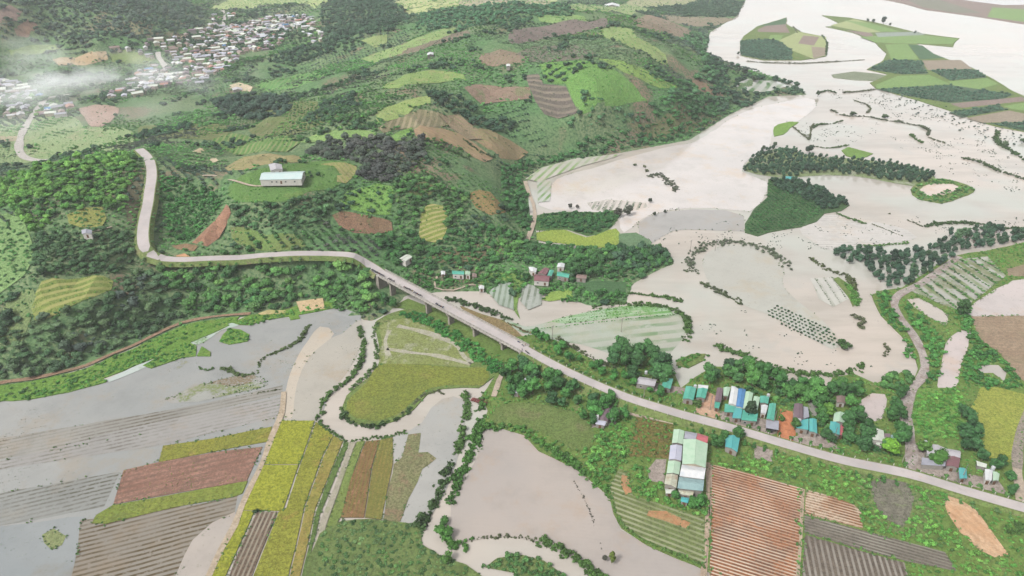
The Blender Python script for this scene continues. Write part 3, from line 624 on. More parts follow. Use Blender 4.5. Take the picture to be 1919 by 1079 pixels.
sheet('ploughed_field', [(1816,594),(1925,593),(2200,593),(2300,760),(1925,722),(1900,700),(1872,662),(1838,638)], soil('brown_plough', (162,138,116), (176,156,132), (150,142,110), .03, (ang((1830,600),(1919,605)), 2.5, .05, .3), (150,128,106), .4), Z1, jit=.5, hill=False)
sheet('rice_field', [(1838,728),(1870,728),(1925,742),(1925,770),(1908,870),(1870,868),(1832,855),(1816,805),(1812,775)], soil('yellow_green_rice', (168,172,84), (156,166,78), (150,160,70), sc=.05, veg=.3), Z1 + .1, jit=.5, hill=False)
sheet('rice_field', [(1930,745),(2200,790),(2200,960),(1930,880)], soil('yellow_green_rice', (168,172,84), (156,166,78), (150,160,70), sc=.05, veg=.3), Z1 + .1, jit=.5, hill=False)
thP = ang((1720, 530), (1780, 575))
sheet('flooded_plot', [(1702,545),(1745,515),(1790,488),(1850,482),(1884,518),(1830,560),(1798,582),(1765,572),(1735,558)], flood('plots_in_water', (190,188,180), (180,180,170), (thP, 8, .1, .2), (120,140,84), 1.0, patch=(130,136,98), pl=.52), Z1, jit=.5, hill=False)
sheet('ploughed_field', [(1885,505),(1925,495),(2100,480),(2100,500),(1925,520),(1890,518)], soil('brown_plot', (150,132,110), (164,150,124)), Z1, jit=.5, hill=False)
sheet('grass_field', [(1700,740),(1790,728),(1812,770),(1815,810),(1790,822),(1740,825),(1712,815)], soil('lush_grass', (112,152,72), (128,166,82), (104,140,70), sc=.07, veg=.6), Z1, jit=1, smooth=True, hill=False, clear=False)

# ------------------------------------------------------------------ flooded flats towards the far right: what stands above the water
teal_o = soil('far_orchard_floor', (78,104,82), (92,116,88), sc=.05, veg=.7)
tan_f = soil('far_tan_field', (176,164,144), (166,152,134), sc=.02, veg=.2); brn_f = soil('far_brown_field', (164,144,134), (152,136,128), sc=.02, veg=.2)
grn_f = soil('far_green_field', (146,176,108), (132,166,98), sc=.02, veg=.25); lgt_f = soil('far_light_field', (180,190,136), (170,180,126), sc=.02, veg=.2)
dkg_f = soil('far_dark_green_field', (96,130,92), (84,118,84), sc=.03, veg=.6)
def isle(P, m_, dz=.5, nm='flood_island', **k):
    k = {**dict(jit=.7, smooth=False, hill=False, skirt=.6, clear=False), **k}; return sheet(nm, P, m_, dz, **k)
def fld(P, m_, dz=.62, nm='field', **k):
    k = {**dict(jit=.15, hill=False), **k}; return sheet(nm, P, m_, dz, **k)
isle([(1385,78),(1392,68),(1420,50),(1450,40),(1475,33),(1474,45),(1500,60),(1535,67),(1550,85),(1549,106),(1500,113),(1430,113),(1390,105)], weedy)
fld([(1495,60),(1548,70),(1547,104),(1524,111),(1486,96),(1460,76)], lgt_f); fld([(1495,82),(1505,67),(1535,70),(1525,86)], brn_f, .66); fld([(1420,56),(1445,44),(1474,35),(1473,50),(1480,62),(1420,60)], brn_f); fld([(1421,50),(1450,41),(1474,34),(1472,46)], dkg_f, .66)
fld([(1444,66),(1468,66),(1462,76),(1440,74)], grn_f, .66); fld([(1520,88),(1548,90),(1546,104),(1524,110)], tan_f, .67)
ISB = [(1540,29),(1590,33),(1640,42),(1720,62),(1797,72),(1785,88),(1718,82),(1740,98),(1772,110),(1822,128),(1860,148),(1900,172),(1925,182),(2300,280),(2300,330),(1925,248),(1870,238),(1840,230),(1775,206),(1700,182),(1640,166),(1632,156),(1665,140),(1622,130),(1655,113),(1662,100),(1640,80),(1600,62),(1548,50),(1580,48),(1560,38)]
isle(ISB, weedy)
for P, m_ in (([(1556,48),(1600,36),(1680,58),(1625,62)], lgt_f), ([(1580,38),(1630,44),(1690,60),(1650,60)], grn_f), ([(1585,57),(1632,62),(1640,72),(1618,68)], brn_f), ([(1612,70),(1700,64),(1795,73),(1784,83),(1680,82),(1640,80)], grn_f), ([(1640,62),(1720,60),(1735,66),(1645,70)], soil('far_teal_field', (168,180,168), (160,172,160), sc=.02)),
              ([(1658,84),(1700,83),(1722,112),(1670,113),(1664,96)], grn_f), ([(1702,84),(1728,86),(1752,103),(1770,109),(1724,112)], dkg_f),
              ([(1728,114),(1800,113),(1822,130),(1738,132)], tan_f), ([(1640,160),(1682,143),(1742,141),(1780,158),(1642,167)], grn_f), ([(1775,153),(1850,147),(1870,158),(1820,172),(1785,160)], grn_f),
              ([(1780,195),(1915,182),(1925,190),(1802,203)], brn_f), ([(1880,200),(1925,192),(1990,205),(1990,215),(1900,206)], grn_f), ([(1810,222),(1890,208),(1925,215),(1925,229),(1842,231)], tan_f)):
    fld(P, m_)
FAR_ORCH = [[(1387,77),(1440,74),(1460,78),(1484,94),(1484,113),(1430,112),(1388,104)], [(1626,131),(1665,112),(1728,115),(1738,139),(1690,140)], [(1740,131),(1830,131),(1850,146),(1780,152)],
            [(1642,168),(1700,164),(1780,160),(1900,178),(1880,186),(1780,194),(1702,181)], [(1777,211),(1872,197),(1886,207),(1802,221)], [(1852,232),(1925,230),(2200,270),(2200,300),(1925,248)]]
for P in FAR_ORCH: fld(P, teal_o, .64, clear=False)
isle([(1640,-4),(1690,6),(1740,19),(1800,27),(1860,36),(1925,46),(2400,95),(2400,-60),(1640,-40)], brn_f, .5)
fld([(1700,0),(1760,0),(1840,25),(1790,24),(1730,14)], soil('far_grey_green', (150,150,134), (140,140,122), sc=.02)); fld([(1860,14),(2100,30),(2100,62),(1925,42),(1850,32)], grn_f); fld([(1800,0),(1925,0),(2000,8),(1880,10)], flood('far_wet_field', (200,196,196), (190,188,184)))
fld([(1400,-20),(1640,-30),(1640,-12),(1400,-8)], grn_f, .5)
isle([(1558,140),(1600,134),(1640,138),(1675,144),(1690,150),(1650,152),(1600,150),(1562,146)], soil('marsh', (150,158,134), (136,146,118), sc=.05), .3)
isle([(1447,245),(1458,233),(1480,228),(1497,229),(1480,240),(1468,252),(1452,256)], soil('bright_islet', (138,176,84), (124,160,76), sc=.08), .4, smooth=True)
isle([(1577,282),(1590,276),(1612,282),(1636,288),(1606,298),(1585,292)], soil('bright_islet', (130,170,84), (120,150,76), sc=.08), .4, smooth=True)
isle([(1706,355),(1745,335),(1790,340),(1827,355),(1800,370),(1765,382),(1722,374)], weedy, .4, smooth=True)
sheet('pond', [(1722,358),(1748,344),(1785,346),(1798,352),(1770,366),(1735,368)], flood('silty_pond', (224,206,192), (214,196,184)), .5, smooth=True, hill=False)
isle([(1395,320),(1408,298),(1440,282),(1480,278),(1520,292),(1600,298),(1700,310),(1748,328),(1752,346),(1730,352),(1690,346),(1600,330),(1520,330),(1470,334),(1440,330)], soil('orchard_floor', (150,166,120), (136,152,104), (190,188,176), sc=.05, bl=.52), .14, skirt=0, smooth=True)
isle([(1440,336),(1480,334),(1530,350),(1592,385),(1575,395),(1545,400),(1530,416),(1500,426),(1440,436),(1420,443),(1396,436),(1396,420),(1410,395),(1438,370)], soil('coffee_floor', (86,118,72), (78,108,66), sc=.06, veg=.7), .4)
sheet('flooded_field', [(1195,420),(1212,408),(1240,398),(1300,392),(1360,394),(1394,405),(1394,434),(1290,430),(1262,432),(1240,445),(1224,456),(1198,442)], flood('grey_flat', (184,180,176), (176,174,170), (ang((1200, 420), (1290, 400)), 3.5, .1, .4), (160,158,150), .4), .05, jit=.4, hill=False)
sheet('flooded_field', [(1500,430),(1540,405),(1600,408),(1700,430),(1720,445),(1640,462),(1560,470),(1520,450)], flood('weedy_flat', (214,208,202), (206,202,196), (ang((1540, 440), (1640, 440)), 3.2, .1, .45), (150,152,140), .7), .04, jit=.6, smooth=True, hill=False)
sheet('flooded_field', [(1320,480),(1350,462),(1400,462),(1440,475),(1470,505),(1470,540),(1540,600),(1580,650),(1560,655),(1440,590),(1400,575),(1340,540),(1318,508)], flood('pale_green_flat', (196,196,186), (190,188,178)), .04, jit=.6, smooth=True, hill=False)
sheet('flooded_field', [(1100,380),(1140,374),(1210,380),(1214,388),(1170,400),(1110,394)], flood('rows_in_flat', (216,206,198), (208,200,192), (ang((1120, 395), (1130, 378)), 4.5, .05, .3), (130,140,118), .9), .05, jit=.4, hill=False)
sheet('flooded_field', [(1519,522),(1562,520),(1592,560),(1560,575),(1535,560)], flood('thin_rows', (208,206,196), (204,202,194), (ang((1525, 525), (1555, 572)), 5.2, .05, .35), (120,126,100), .95), .06, jit=.4, hill=False)
isle([(1563,524),(1572,520),(1600,545),(1606,566),(1600,576),(1592,560)], weedy, .3, smooth=True)
isle([(1300,600),(1268,684),(1270,676),(1295,665),(1322,664),(1315,678),(1290,690)][1:], weedy, .3, smooth=True)

sheet('flooded_field', [(1008,384),(1034,346),(1060,330),(1110,316),(1160,300),(1250,276),(1310,262),(1366,224),(1400,208),(1440,196),(1512,184),(1530,196),(1500,225),(1450,250),(1440,276),(1404,296),(1392,322),(1434,340),(1432,372),(1404,396),(1360,392),(1300,390),(1240,396),(1200,412),(1170,436),(1160,412),(1176,392),(1130,398),(1070,396)], flood('pale_pink_flood', (228,220,215), (216,210,206)), .025, jit=1, smooth=True, hill=False, clear=False)  # pinkish turbid water, with some sky reflection painted into its paler colour
# ------------------------------------------------------------------ lower hill edge: flats beside the flood on the north side
sheet('rice_field', [(1004,436),(1060,431),(1100,445),(1155,428),(1158,460),(1110,464),(1050,456),(1005,450)], soil('bright_rice', (172,186,88), (150,174,80), (156,168,78), sc=.04, veg=.3), .25, jit=.6, smooth=True)
sheet('crop_field', [(1160,438),(1192,436),(1220,452),(1222,462),(1160,463)], soil('teal_crop', (120,150,112), (110,140,104), sc=.05), .3, jit=.3)
sheet('orchard_ground', [(1004,405),(1060,397),(1130,398),(1162,392),(1160,405),(1142,430),(1100,443),(1060,430),(1005,432)], soil('orchard_green_floor', (82,116,68), (94,128,76), sc=.06), .22, jit=.5, clear=False, smooth=True)
thS = ang((1020, 325), (1045, 300))
sheet('wet_rows', [(985,336),(1012,316),(1080,297),(1165,289),(1150,296),(1090,312),(1040,330),(1010,342)], flood('wet_green_rows', (214,208,198), (206,204,192), (thS, 6, .05, .2), (132,166,98), 1.1), .5, jit=.3, hill=False)
sheet('wet_rows', [(1006,338),(1020,336),(1034,342),(1030,378),(1008,380)], flood('wet_plot', (206,206,198), (196,200,190), (thS, 5, .05, .2), (120,156,90), 1.1), .5, jit=.3, hill=False)
sheet('vegetable_field', [(1030,548),(1070,540),(1072,558),(1030,565),(1016,562)], soil('lime_vegetables', (138,170,84), (150,176,88), sc=.08), .3, jit=.5)
sheet('vegetable_field', [(1082,528),(1174,530),(1172,550),(1090,552)], soil('dark_vegetable_rows', (92,128,86), (84,120,78), None, .06, (ang((1090,540),(1170,541)), 2.5, .05, .2), (70,100,64), .6), .3, jit=.3)
sheet('grass_field', [(860,520),(930,512),(1000,520),(980,530),(968,580),(975,600),(962,582),(955,528),(900,532)], soil('verge_green', (130,162,86), (118,150,78), sc=.08), .28, jit=.6, smooth=True, clear=False)
wet_edge = flood('pale_green_flood', (186,204,190), (196,206,200), patch=(140,170,120), pl=.5)
sheet('flooded_field', [(200,712),(290,668),(340,640),(400,610),(440,600),(470,600),(440,612),(415,618),(385,640),(330,660),(260,695),(205,716)], wet_edge, .16, jit=.6, smooth=True, hill=False, clear=False)
grass_b = soil('bright_bank_grass', (122,160,70), (108,148,64), (134,150,80), sc=.08, veg=.6)
isle([(-60,742),(0,724),(60,716),(110,705),(160,692),(210,670),(250,654),(290,634),(340,612),(400,600),(450,594),(440,604),(390,618),(340,644),(260,682),(200,707),(130,730),(60,742),(0,754),(-60,772)], grass_b, .38, 'grass_bank', smooth=True)
fill_bank = [(-60,742),(0,724),(60,716),(110,705),(160,692),(210,670),(250,654),(290,634),(340,612),(400,600),(450,594),(340,640),(260,678),(200,703),(130,722),(60,734),(0,744),(-60,756)]
for P in ([(60,738),(110,716),(170,700),(240,675),(290,652),(340,632),(420,604),(430,610),(350,645),(290,672),(200,705),(130,732),(70,744)],
          [(0,752),(0,738),(60,735),(130,722),(190,708),(200,716),(130,735),(60,748)], [(412,640),(430,616),(450,620),(468,628),(465,640),(430,646)],
          [(270,685),(335,650),(350,640),(368,650),(366,668),(340,672),(285,690)], [(435,605),(470,592),(520,585),(560,572),(620,566),(632,576),(560,590),(500,600),(470,610)], [(368,668),(380,650),(396,660),(394,668)], [(560,590),(540,590),(545,600),(562,597)]):
    isle(P, grass_b, .42, 'grass_bank', smooth=True)
sheet('bare_earth', [(556,566),(606,560),(608,580),(562,586)], soil('sand_pad', (222,198,158), (208,182,142), sc=.2), .6, jit=.4, hill=False)
sheet('bare_earth', [(484,590),(502,582),(536,583),(535,588),(490,592)], soil('sand_pad_small', (206,190,140), (180,176,112), sc=.2), .6, jit=.4, hill=False)

# ------------------------------------------------------------------ fields on the hills
FIELDS = []
thr = lambda a, b: ang(a, b)
def hf(P, c1, c2, c3=None, rows=None, rc=None, rs=.8, dz=.35, nm='hill_field', clear=True, sc=.05, jit=.9, smooth=True, veg=.5, g=None, bl=.57):
    jit = jit * 1.8
    FIELDS.append((P, c1, rows))
    return sheet(nm, P, soil('hill_soil_%d' % len(bpy.data.materials), c1, c2, c3, sc, rows, rc, rs, veg=veg, bl=bl), dz, smooth=smooth, jit=jit, clear=clear, hill=True, grid=g)
LG1, LG2 = (148,178,108), (134,168,98); BR1, BR2 = (166,138,122), (148,130,112)
hf([(676,112),(715,96),(760,80),(800,64),(850,52),(856,60),(820,75),(780,88),(720,112),(700,120)], (158,180,118), (144,170,106), (176,170,130))
hf([(676,76),(700,68),(722,66),(722,80),(700,90)], (164,180,120), (150,168,108), dz=.4)
hf([(713,162),(740,150),(780,136),(830,132),(872,142),(876,152),(840,152),(800,156),(745,168),(716,167)], (152,176,108), (140,168,98), (176,166,122))
hf([(697,214),(720,202),(760,188),(808,179),(806,192),(780,200),(745,220),(706,232)], (156,184,104), (166,180,116), (150,160,110))
hf([(706,238),(740,222),(790,205),(820,208),(850,222),(840,232),(800,238),(760,240),(716,250)], (150,148,110), (136,128,100), None, (thr((720,248),(730,225)), 4.5, .05, .3), (184,170,140), .8, smooth=True)
hf([(556,268),(590,252),(640,243),(700,248),(708,262),(640,262),(600,264)], LG1, LG2, (170,168,116))
hf([(725,258),(745,246),(775,238),(770,250),(750,262),(730,266)], (140,186,92), LG2)
hf([(776,242),(830,240),(862,252),(890,270),(924,300),(905,304),(870,282),(830,266),(790,262)], (182,150,122), (164,146,110), (150,168,98), (thr((800,245),(905,300)), 4, .05, .3), (150,128,104), .5)
hf([(818,212),(862,218),(890,240),(920,252),(912,262),(880,262),(848,240)], (170,146,126), (150,134,108), None, (thr((830,215),(910,255)), 4, .05, .3), (130,138,90), .6)
hf([(884,252),(926,246),(958,262),(988,284),(972,300),(938,299),(908,278)], (174,144,118), (158,140,108), None, (thr((890,255),(950,298)), 4, .05, .3), (134,146,90), .6)
hf([(872,166),(905,158),(945,160),(990,164),(994,188),(960,186),(930,194),(900,196),(885,180)], BR1, BR2, (128,146,98), bl=.5)
hf([(983,140),(1008,140),(1016,158),(1064,162),(1076,185),(1088,216),(1050,224),(1020,216),(1000,195),(990,165)], (124,110,106), (112,110,96), None, (thr((1000,180),(1075,185)), 5, .05, .25), (156,144,128), .8)
hf([(1008,122),(1060,116),(1110,114),(1160,140),(1190,160),(1216,192),(1180,198),(1140,206),(1090,220),(1078,190),(1066,158),(1018,154)], (128,172,92), (116,160,84), (140,168,96), clear=False, veg=.7)
hf([(1122,62),(1150,50),(1185,54),(1200,72),(1236,92),(1252,118),(1226,112),(1190,92),(1150,76)], (146,174,108), (158,174,114), (150,170,104))
hf([(1120,110),(1150,112),(1240,150),(1272,160),(1256,168),(1200,150)], (150,182,100), (138,168,92), clear=False)
hf([(905,102),(940,92),(966,98),(985,118),(950,122),(900,122)], (168,140,124), (150,132,114), None, (thr((905,120),(930,95)), 4, .05, .3), (120,130,92), .6)
hf([(970,100),(1040,86),(1110,96),(1130,108),(1060,116),(990,116)], (136,126,116), (124,124,106), None, (thr((980,112),(1000,92)), 4.5, .05, .4), (104,118,84), .6, clear=False)
hf([(950,75),(985,52),(1060,40),(1130,34),(1138,50),(1080,64),(1010,76),(960,84)], (140,124,118), (126,116,108), (116,128,96))
hf([(1005,34),(1050,30),(1094,30),(1096,42),(1040,44),(1010,42)], (148,176,112), LG2)
hf([(1200,34),(1260,42),(1300,62),(1270,70),(1230,60),(1195,50)], (164,142,124), (150,138,116))
hf([(735,92),(800,72),(870,58),(880,66),(830,80),(780,98),(730,108)], (150,132,118), (136,124,108), None, (thr((740,106),(760,88)), 4.5, .05, .35), (110,122,86), .5)
hf([(1290,152),(1310,150),(1354,172),(1358,188),(1330,176),(1296,162)], (166,138,116), (150,132,106))
hf([(1180,235),(1250,220),(1320,205),(1352,218),(1290,250),(1210,262)], (138,134,100), (124,128,88), (104,132,76), clear=False)
hf([(430,352),(452,330),(478,320),(540,308),(600,303),(645,303),(668,312),(664,332),(640,348),(600,360),(540,378),(480,382),(438,376)], (112,150,80), (100,138,72), (134,158,90), veg=.6, sc=.06)
hf([(600,308),(645,304),(667,312),(663,334),(645,346),(628,344),(640,325),(625,312)], (164,164,104), (150,156,92), None, (thr((640,306),(662,330)), 3, .05, .2), (176,160,122), .7, dz=.55)
hf([(424,312),(460,294),(520,290),(562,294),(566,304),(510,306),(470,318),(430,322)], (172,158,114), (150,152,98), None, (thr((430,314),(560,302)), 3, .1, .3), (188,168,132), .7)
hf([(396,262),(440,250),(520,256),(560,268),(540,285),(480,286),(420,282)], (112,150,80), (100,138,72), None, (thr((410,280),(440,255)), 4, .05, .3), (164,160,118), .6, clear=False)
hf([(640,378),(672,352),(705,344),(736,350),(728,404),(700,404),(662,396)], (122,168,84), (134,176,92), (112,150,76), veg=.6, clear=False)
hf([(622,402),(642,394),(690,404),(731,416),(735,434),(700,440),(665,438),(640,426)], (156,118,98), (140,118,92), (120,128,84), veg=.6)
hf([(786,452),(790,402),(810,381),(834,384),(838,410),(836,432),(826,456)], (150,160,84), (134,150,76), None, (thr((790,440),(834,425)), 3.4, .1, .15), (196,186,132), .8)
hf([(878,366),(900,358),(922,362),(946,388),(942,402),(916,404),(893,390)], (164,140,96), (150,134,88), (128,140,84), clear=False)
hf([(362,456),(380,438),(402,416),(416,398),(426,384),(430,402),(424,428),(412,448),(390,462)], (158,116,94), (178,138,114), (136,108,88), None, None, dz=.5, sc=.15, jit=.8)
hf([(320,462),(350,458),(372,460),(362,470),(330,468)], (172,136,110), (140,120,90), dz=.4)
hf([(330,481),(345,478),(358,484),(358,494),(332,495)], (214,166,128), (200,150,112), dz=.7, sc=.3)
hf([(76,528),(130,521),(198,518),(214,528),(212,545),(180,560),(110,592),(66,600),(62,580)], (150,164,90), (134,152,80), None, (thr((70,560),(205,530)), 3.6, .25, .12), (186,182,118), .8)
hf([(0,404),(24,396),(46,420),(58,455),(64,490),(40,520),(0,548),(-60,560),(-80,420)], (146,178,116), (132,166,104), (112,146,88), clear=False)
hf([(0,352),(30,344),(60,348),(40,372),(0,384),(-50,380)], (150,178,110), (138,166,98), clear=False)
hf([(130,404),(160,390),(192,388),(198,410),(190,426),(150,428),(132,420)], (164,168,92), (148,152,88), (140,144,96), clear=False)
hf([(234,352),(258,320),(268,330),(262,390),(262,430),(240,420)], (120,112,90), (108,108,82), clear=False)
hf([(20,560),(62,540),(60,600),(40,640),(0,650),(0,600)], (140,160,104), (128,146,98), clear=False)
hf([(790,482),(850,466),(905,458),(942,462),(946,486),(900,490),(840,494)], (138,122,98), (122,122,84), clear=False, veg=.8)
hf([(430,430),(470,428),(500,440),(560,440),(570,462),(520,470),(450,460),(436,450)], (118,152,84), (128,140,84), (128,112,104), clear=False)
hf([(480,158),(540,140),(605,134),(608,145),(560,165),(490,170)], (118,168,96), (106,154,88), None, (thr((500,160),(530,140)), 5, .05, .3), (146,164,110), .5, clear=False)
hf([(430,160),(448,155),(472,160),(466,172),(440,173)], (222,206,180), (206,190,160), dz=.5)
hf([(360,286),(372,278),(384,282),(376,290)], (214,196,162), (200,184,150), dz=.5)
hf([(390,300),(404,298),(412,303),(400,307)], (220,204,176), (206,190,160), dz=.5)
# far plain and valley floor
hf([(386,16),(420,4),(470,-6),(600,-8),(612,4),(590,16),(560,8),(500,8),(470,16),(420,18)], (186,198,138), (170,188,126), (180,176,140), jit=.5)
hf([(728,-6),(780,-10),(870,-10),(1030,-12),(1040,8),(980,4),(900,2),(860,12),(820,16),(790,26),(750,12)], (184,198,130), (196,196,150), (170,186,118), jit=.5, g=8)
hf([(860,6),(900,-2),(1030,2),(1028,12),(950,8)], (190,176,158), (180,178,140), jit=.5, g=8)
hf([(1060,10),(1190,4),(1210,22),(1140,22),(1080,20)], (150,176,116), (170,180,128), jit=.5, g=8)
hf([(1180,0),(1300,-6),(1300,6),(1240,12),(1200,14)], (180,170,146), (164,176,120), jit=.5, g=8)
hf([(1230,28),(1290,32),(1372,34),(1352,44),(1320,50),(1260,42)], (168,150,134), (156,150,120), jit=.5, g=8)
hf([(0,24),(20,10),(44,22),(34,40),(0,46),(-60,50),(-60,20)], (164,138,128), (150,130,118), jit=.7)
hf([(30,56),(52,36),(68,44),(70,58),(50,70),(34,70)], (176,142,122), (158,134,112), jit=.7)
hf([(170,42),(230,40),(290,46),(280,62),(220,62),(180,56)], (150,152,112), (140,136,106), clear=False)
hf([(20,96),(60,84),(106,84),(110,92),(70,102),(26,106)], (156,180,116), (146,168,104), dz=.4)
hf([(96,112),(140,108),(195,98),(200,112),(160,122),(110,122)], (204,184,152), (190,166,132), dz=.4)
hf([(198,98),(250,94),(292,110),(280,118),(210,116)], (150,164,100), (120,142,84), dz=.4)
hf([(140,205),(180,196),(216,200),(216,218),(190,238),(168,238),(158,220)], (190,160,148), (178,156,140), dz=.4)
hf([(-60,240),(60,222),(130,216),(160,236),(230,240),(250,262),(220,285),(140,295),(60,305),(-60,310)], (166,186,136), (150,172,120), (180,174,142), dz=.3, clear=False)
hf([(-40,258),(40,255),(40,264),(-40,268)], (190,176,150), (176,168,136), dz=.45)

sheet('wet_rows', [(1376,160),(1402,148),(1440,152),(1478,156),(1488,166),(1440,172),(1392,170)], flood('spur_wet_rows', (206,206,198), (196,198,190), (ang((1400,165),(1415,152)), 9, .05, .2), (104,140,92), 1.1), .5, jit=.5, hill=False)
# coffee / fruit tree row floors on the slopes
for P in ([(470,240),(530,210),(600,200),(640,215),(600,235),(540,255),(480,256)], [(262,238),(330,236),(420,236),(440,245),(360,262),(270,262)], [(500,205),(560,190),(600,192),(560,215)], [(750,360),(800,340),(820,352),(790,378)]):
    hf(P, (122,140,86), (132,134,92), (150,134,110), (thr(P[0], P[1]), 4.5, .05, .3), (92,116,66), .7, clear=False)

# ------------------------------------------------------------------ roads
mr = N('worn_asphalt'); c_ = mr.mix(mr.ramp(mr.noise(.08, 4, .6), .35, .65), C(206, 197, 195), C(190, 183, 181))
c_ = mr.mix(mr.math('MULTIPLY', mr.ramp(mr.noise(.5, 5, .7, 9), .5, .7), .35), c_, C(176, 168, 164)); c_ = mr.mix(mr.math('MULTIPLY', mr.ramp(mr.noise(.3, 4, .7, 29), .56, .7), .4), c_, C(206, 180, 164))
M_ROAD = mr.done(mr.pbsdf(c_, .85, .25))
M_CONC = plain('concrete', (196,190,182), .85, .2, .4)
M_CONC_D = plain('old_concrete', (176,168,156), .9, .3, .5)
M_EMB = soil('embankment_grass', (112,140,72), (134,146,92), (150,136,112), sc=.1, veg=.6)
MR_W = 6.0
RP1 = [(262,285),(283,300),(286,330),(285,360),(279,395),(272,430),(268,460),(270,480),(282,492),(302,499),(340,498),(400,494),(450,491),(500,488),(560,484),(605,481),(640,484),(668,490),(692,499)]
rd = [W(a, b) for a, b in RP1]
def _hm(x, y): return max(float(H(x + a, y + b)) for a in (-4, 0, 4) for b in (-4, 0, 4))
q_ = []
for (x0, y0), (x1, y1) in zip(rd[:-1], rd[1:]):
    k_ = max(1, int(math.hypot(x1 - x0, y1 - y0) / 9))
    q_ += [(x0 + (x1 - x0) * j / k_, y0 + (y1 - y0) * j / k_) for j in range(k_)]
q_.append(rd[-1]); hh = np.array([_hm(*p) for p in q_]); hs_ = np.array([hh[max(0, i - 2):i + 3].max() * .6 + hh[max(0, i - 3):i + 4].mean() * .4 for i in range(len(hh))])
for _ in range(2): hs_ = np.convolve(np.pad(hs_, 2, 'edge'), np.ones(5) / 5, 'valid')
px2 = np.array(q_); 
for _ in range(2): px2[1:-1] = (px2[:-2] + px2[1:-1] * 2 + px2[2:]) / 4
rd = [(float(a), float(b), float(z) + .35) for (a, b), z in zip(px2, hs_ * .5 + hh * .5)]
RB0, RB1 = (*W0(714, 511, 12.2), 12.2), (*W0(984, 654, 6.2), 6.2)
zr = rd[-1][2]; rd[-1] = (rd[-1][0], rd[-1][1], 12.9)
RP2 = [(1055,692,4.6),(1130,726,3.8),(1180,746,3.3),(1230,762,2.9),(1280,777,2.6),(1340,793,2.3),(1400,810,2.1),(1480,834,1.9),(1580,862,1.7),(1700,887,1.6),(1800,917,1.6),(1919,951,1.6),(2100,1001,1.6),(2400,1085,1.6)]
rw2 = [(*W0(a, b, z), z) for a, b, z in RP2]
ribbon('road', rd + [RB0], MR_W, M_ROAD, crown=.06); _, PR1 = ribbon('road_embankment', [(x, y, z - .03) for x, y, z in rd + [RB0]], MR_W + 1.0, M_EMB, 2.2, 1.8)
_, PR2 = ribbon('road', [RB1] + rw2, 5.1, M_ROAD, crown=.06)
ribbon('road_embankment', [(x, y, z - .03) for x, y, z in [RB1] + rw2], 6.6, M_EMB, 4.3, 4.5)
LINES.append((PR1[:, :2], 4.3)); LINES.append((PR2[:, :2], 4.2))
LINES.append((np.array([RB0[:2], RB1[:2]]), 7.5))
def trk(name, P, w, m, dz=.55, exw=1.5, crown=.5, LZ_=0):
    P3 = []
    for a, b in P:
        x, y = W(a, b); P3.append((x, y, float(H(x, y)) + dz + LZ_))
    o, p = ribbon(name, P3, w, m, crown=crown); LINES.append((p[:, :2], w / 2 + exw)); return p
m_dirt = soil('pale_dirt', (206,190,172), (188,172,154), (160,150,120), sc=.2, bl=.6)
m_vill = soil('village_road', (208,202,196), (196,190,184), sc=.1, veg=.1)
trk('dirt_path', [(-60,735),(0,718),(60,710),(110,699),(160,686),(210,664),(250,648),(290,628),(340,606),(400,594),(470,588)], 2.6, soil('brown_path', (178,146,122), (160,134,110), sc=.2), .45, 1)
trk('dirt_path', [(532,735),(528,775),(510,818),(492,868),(474,905),(455,945),(440,985),(415,1030),(391,1082),(360,1160)], 2.4, soil('pale_path', (206,190,168), (182,164,140), sc=.4), .42, 1)
trk('dirt_path', [(984,340),(992,365),(1000,385),(1002,410),(996,430),(988,452)], 3.0, m_dirt, .6)
trk('dirt_road', [(1796,482),(1765,505),(1730,530),(1700,545),(1682,556),(1675,572),(1688,598),(1706,622),(1722,650),(1732,680),(1729,705),(1712,728),(1700,752),(1697,782),(1702,815),(1707,845),(1706,884)], 4.2, soil('muddy_road', (178,166,160), (196,186,180), (150,128,116), sc=.08, bl=.5), .75, 1)
trk('village_road', [(86,302),(60,300),(42,292),(36,275),(42,250),(56,225),(75,200),(90,185),(130,178)], 6, m_vill, .7)
trk('village_road', [(296,98),(298,108),(305,118),(312,128)], 7, m_vill, .7); trk('village_road', [(417,20),(420,32),(419,45),(423,52)], 6, m_vill, .7)
trk('dirt_path', [(1905,880),(1908,830),(1925,780),(1960,700)], 3.4, soil('grey_path', (176,164,152), (160,150,138), sc=.2), .7); trk('dirt_path', [(1905,880),(1914,950)], 3.4, m_dirt, .72)
trk('dirt_path', [(820,518),(815,540),(850,545),(880,535),(905,536)], 1.2, m_dirt, .6, .5)
trk('dirt_path', [(925,745),(932,725),(940,705),(960,694),(985,690)], 2.2, m_dirt, .75, 1); trk('dirt_path', [(1150,768),(1190,780),(1262,795)], 1.6, m_dirt, .75, .5)
trk('dirt_path', [(530,345),(480,350),(440,340),(400,330),(380,330)], 2.2, m_dirt, .7, .5); trk('dirt_path', [(166,437),(190,432),(210,426)], 1.5, m_dirt, .7, .5)

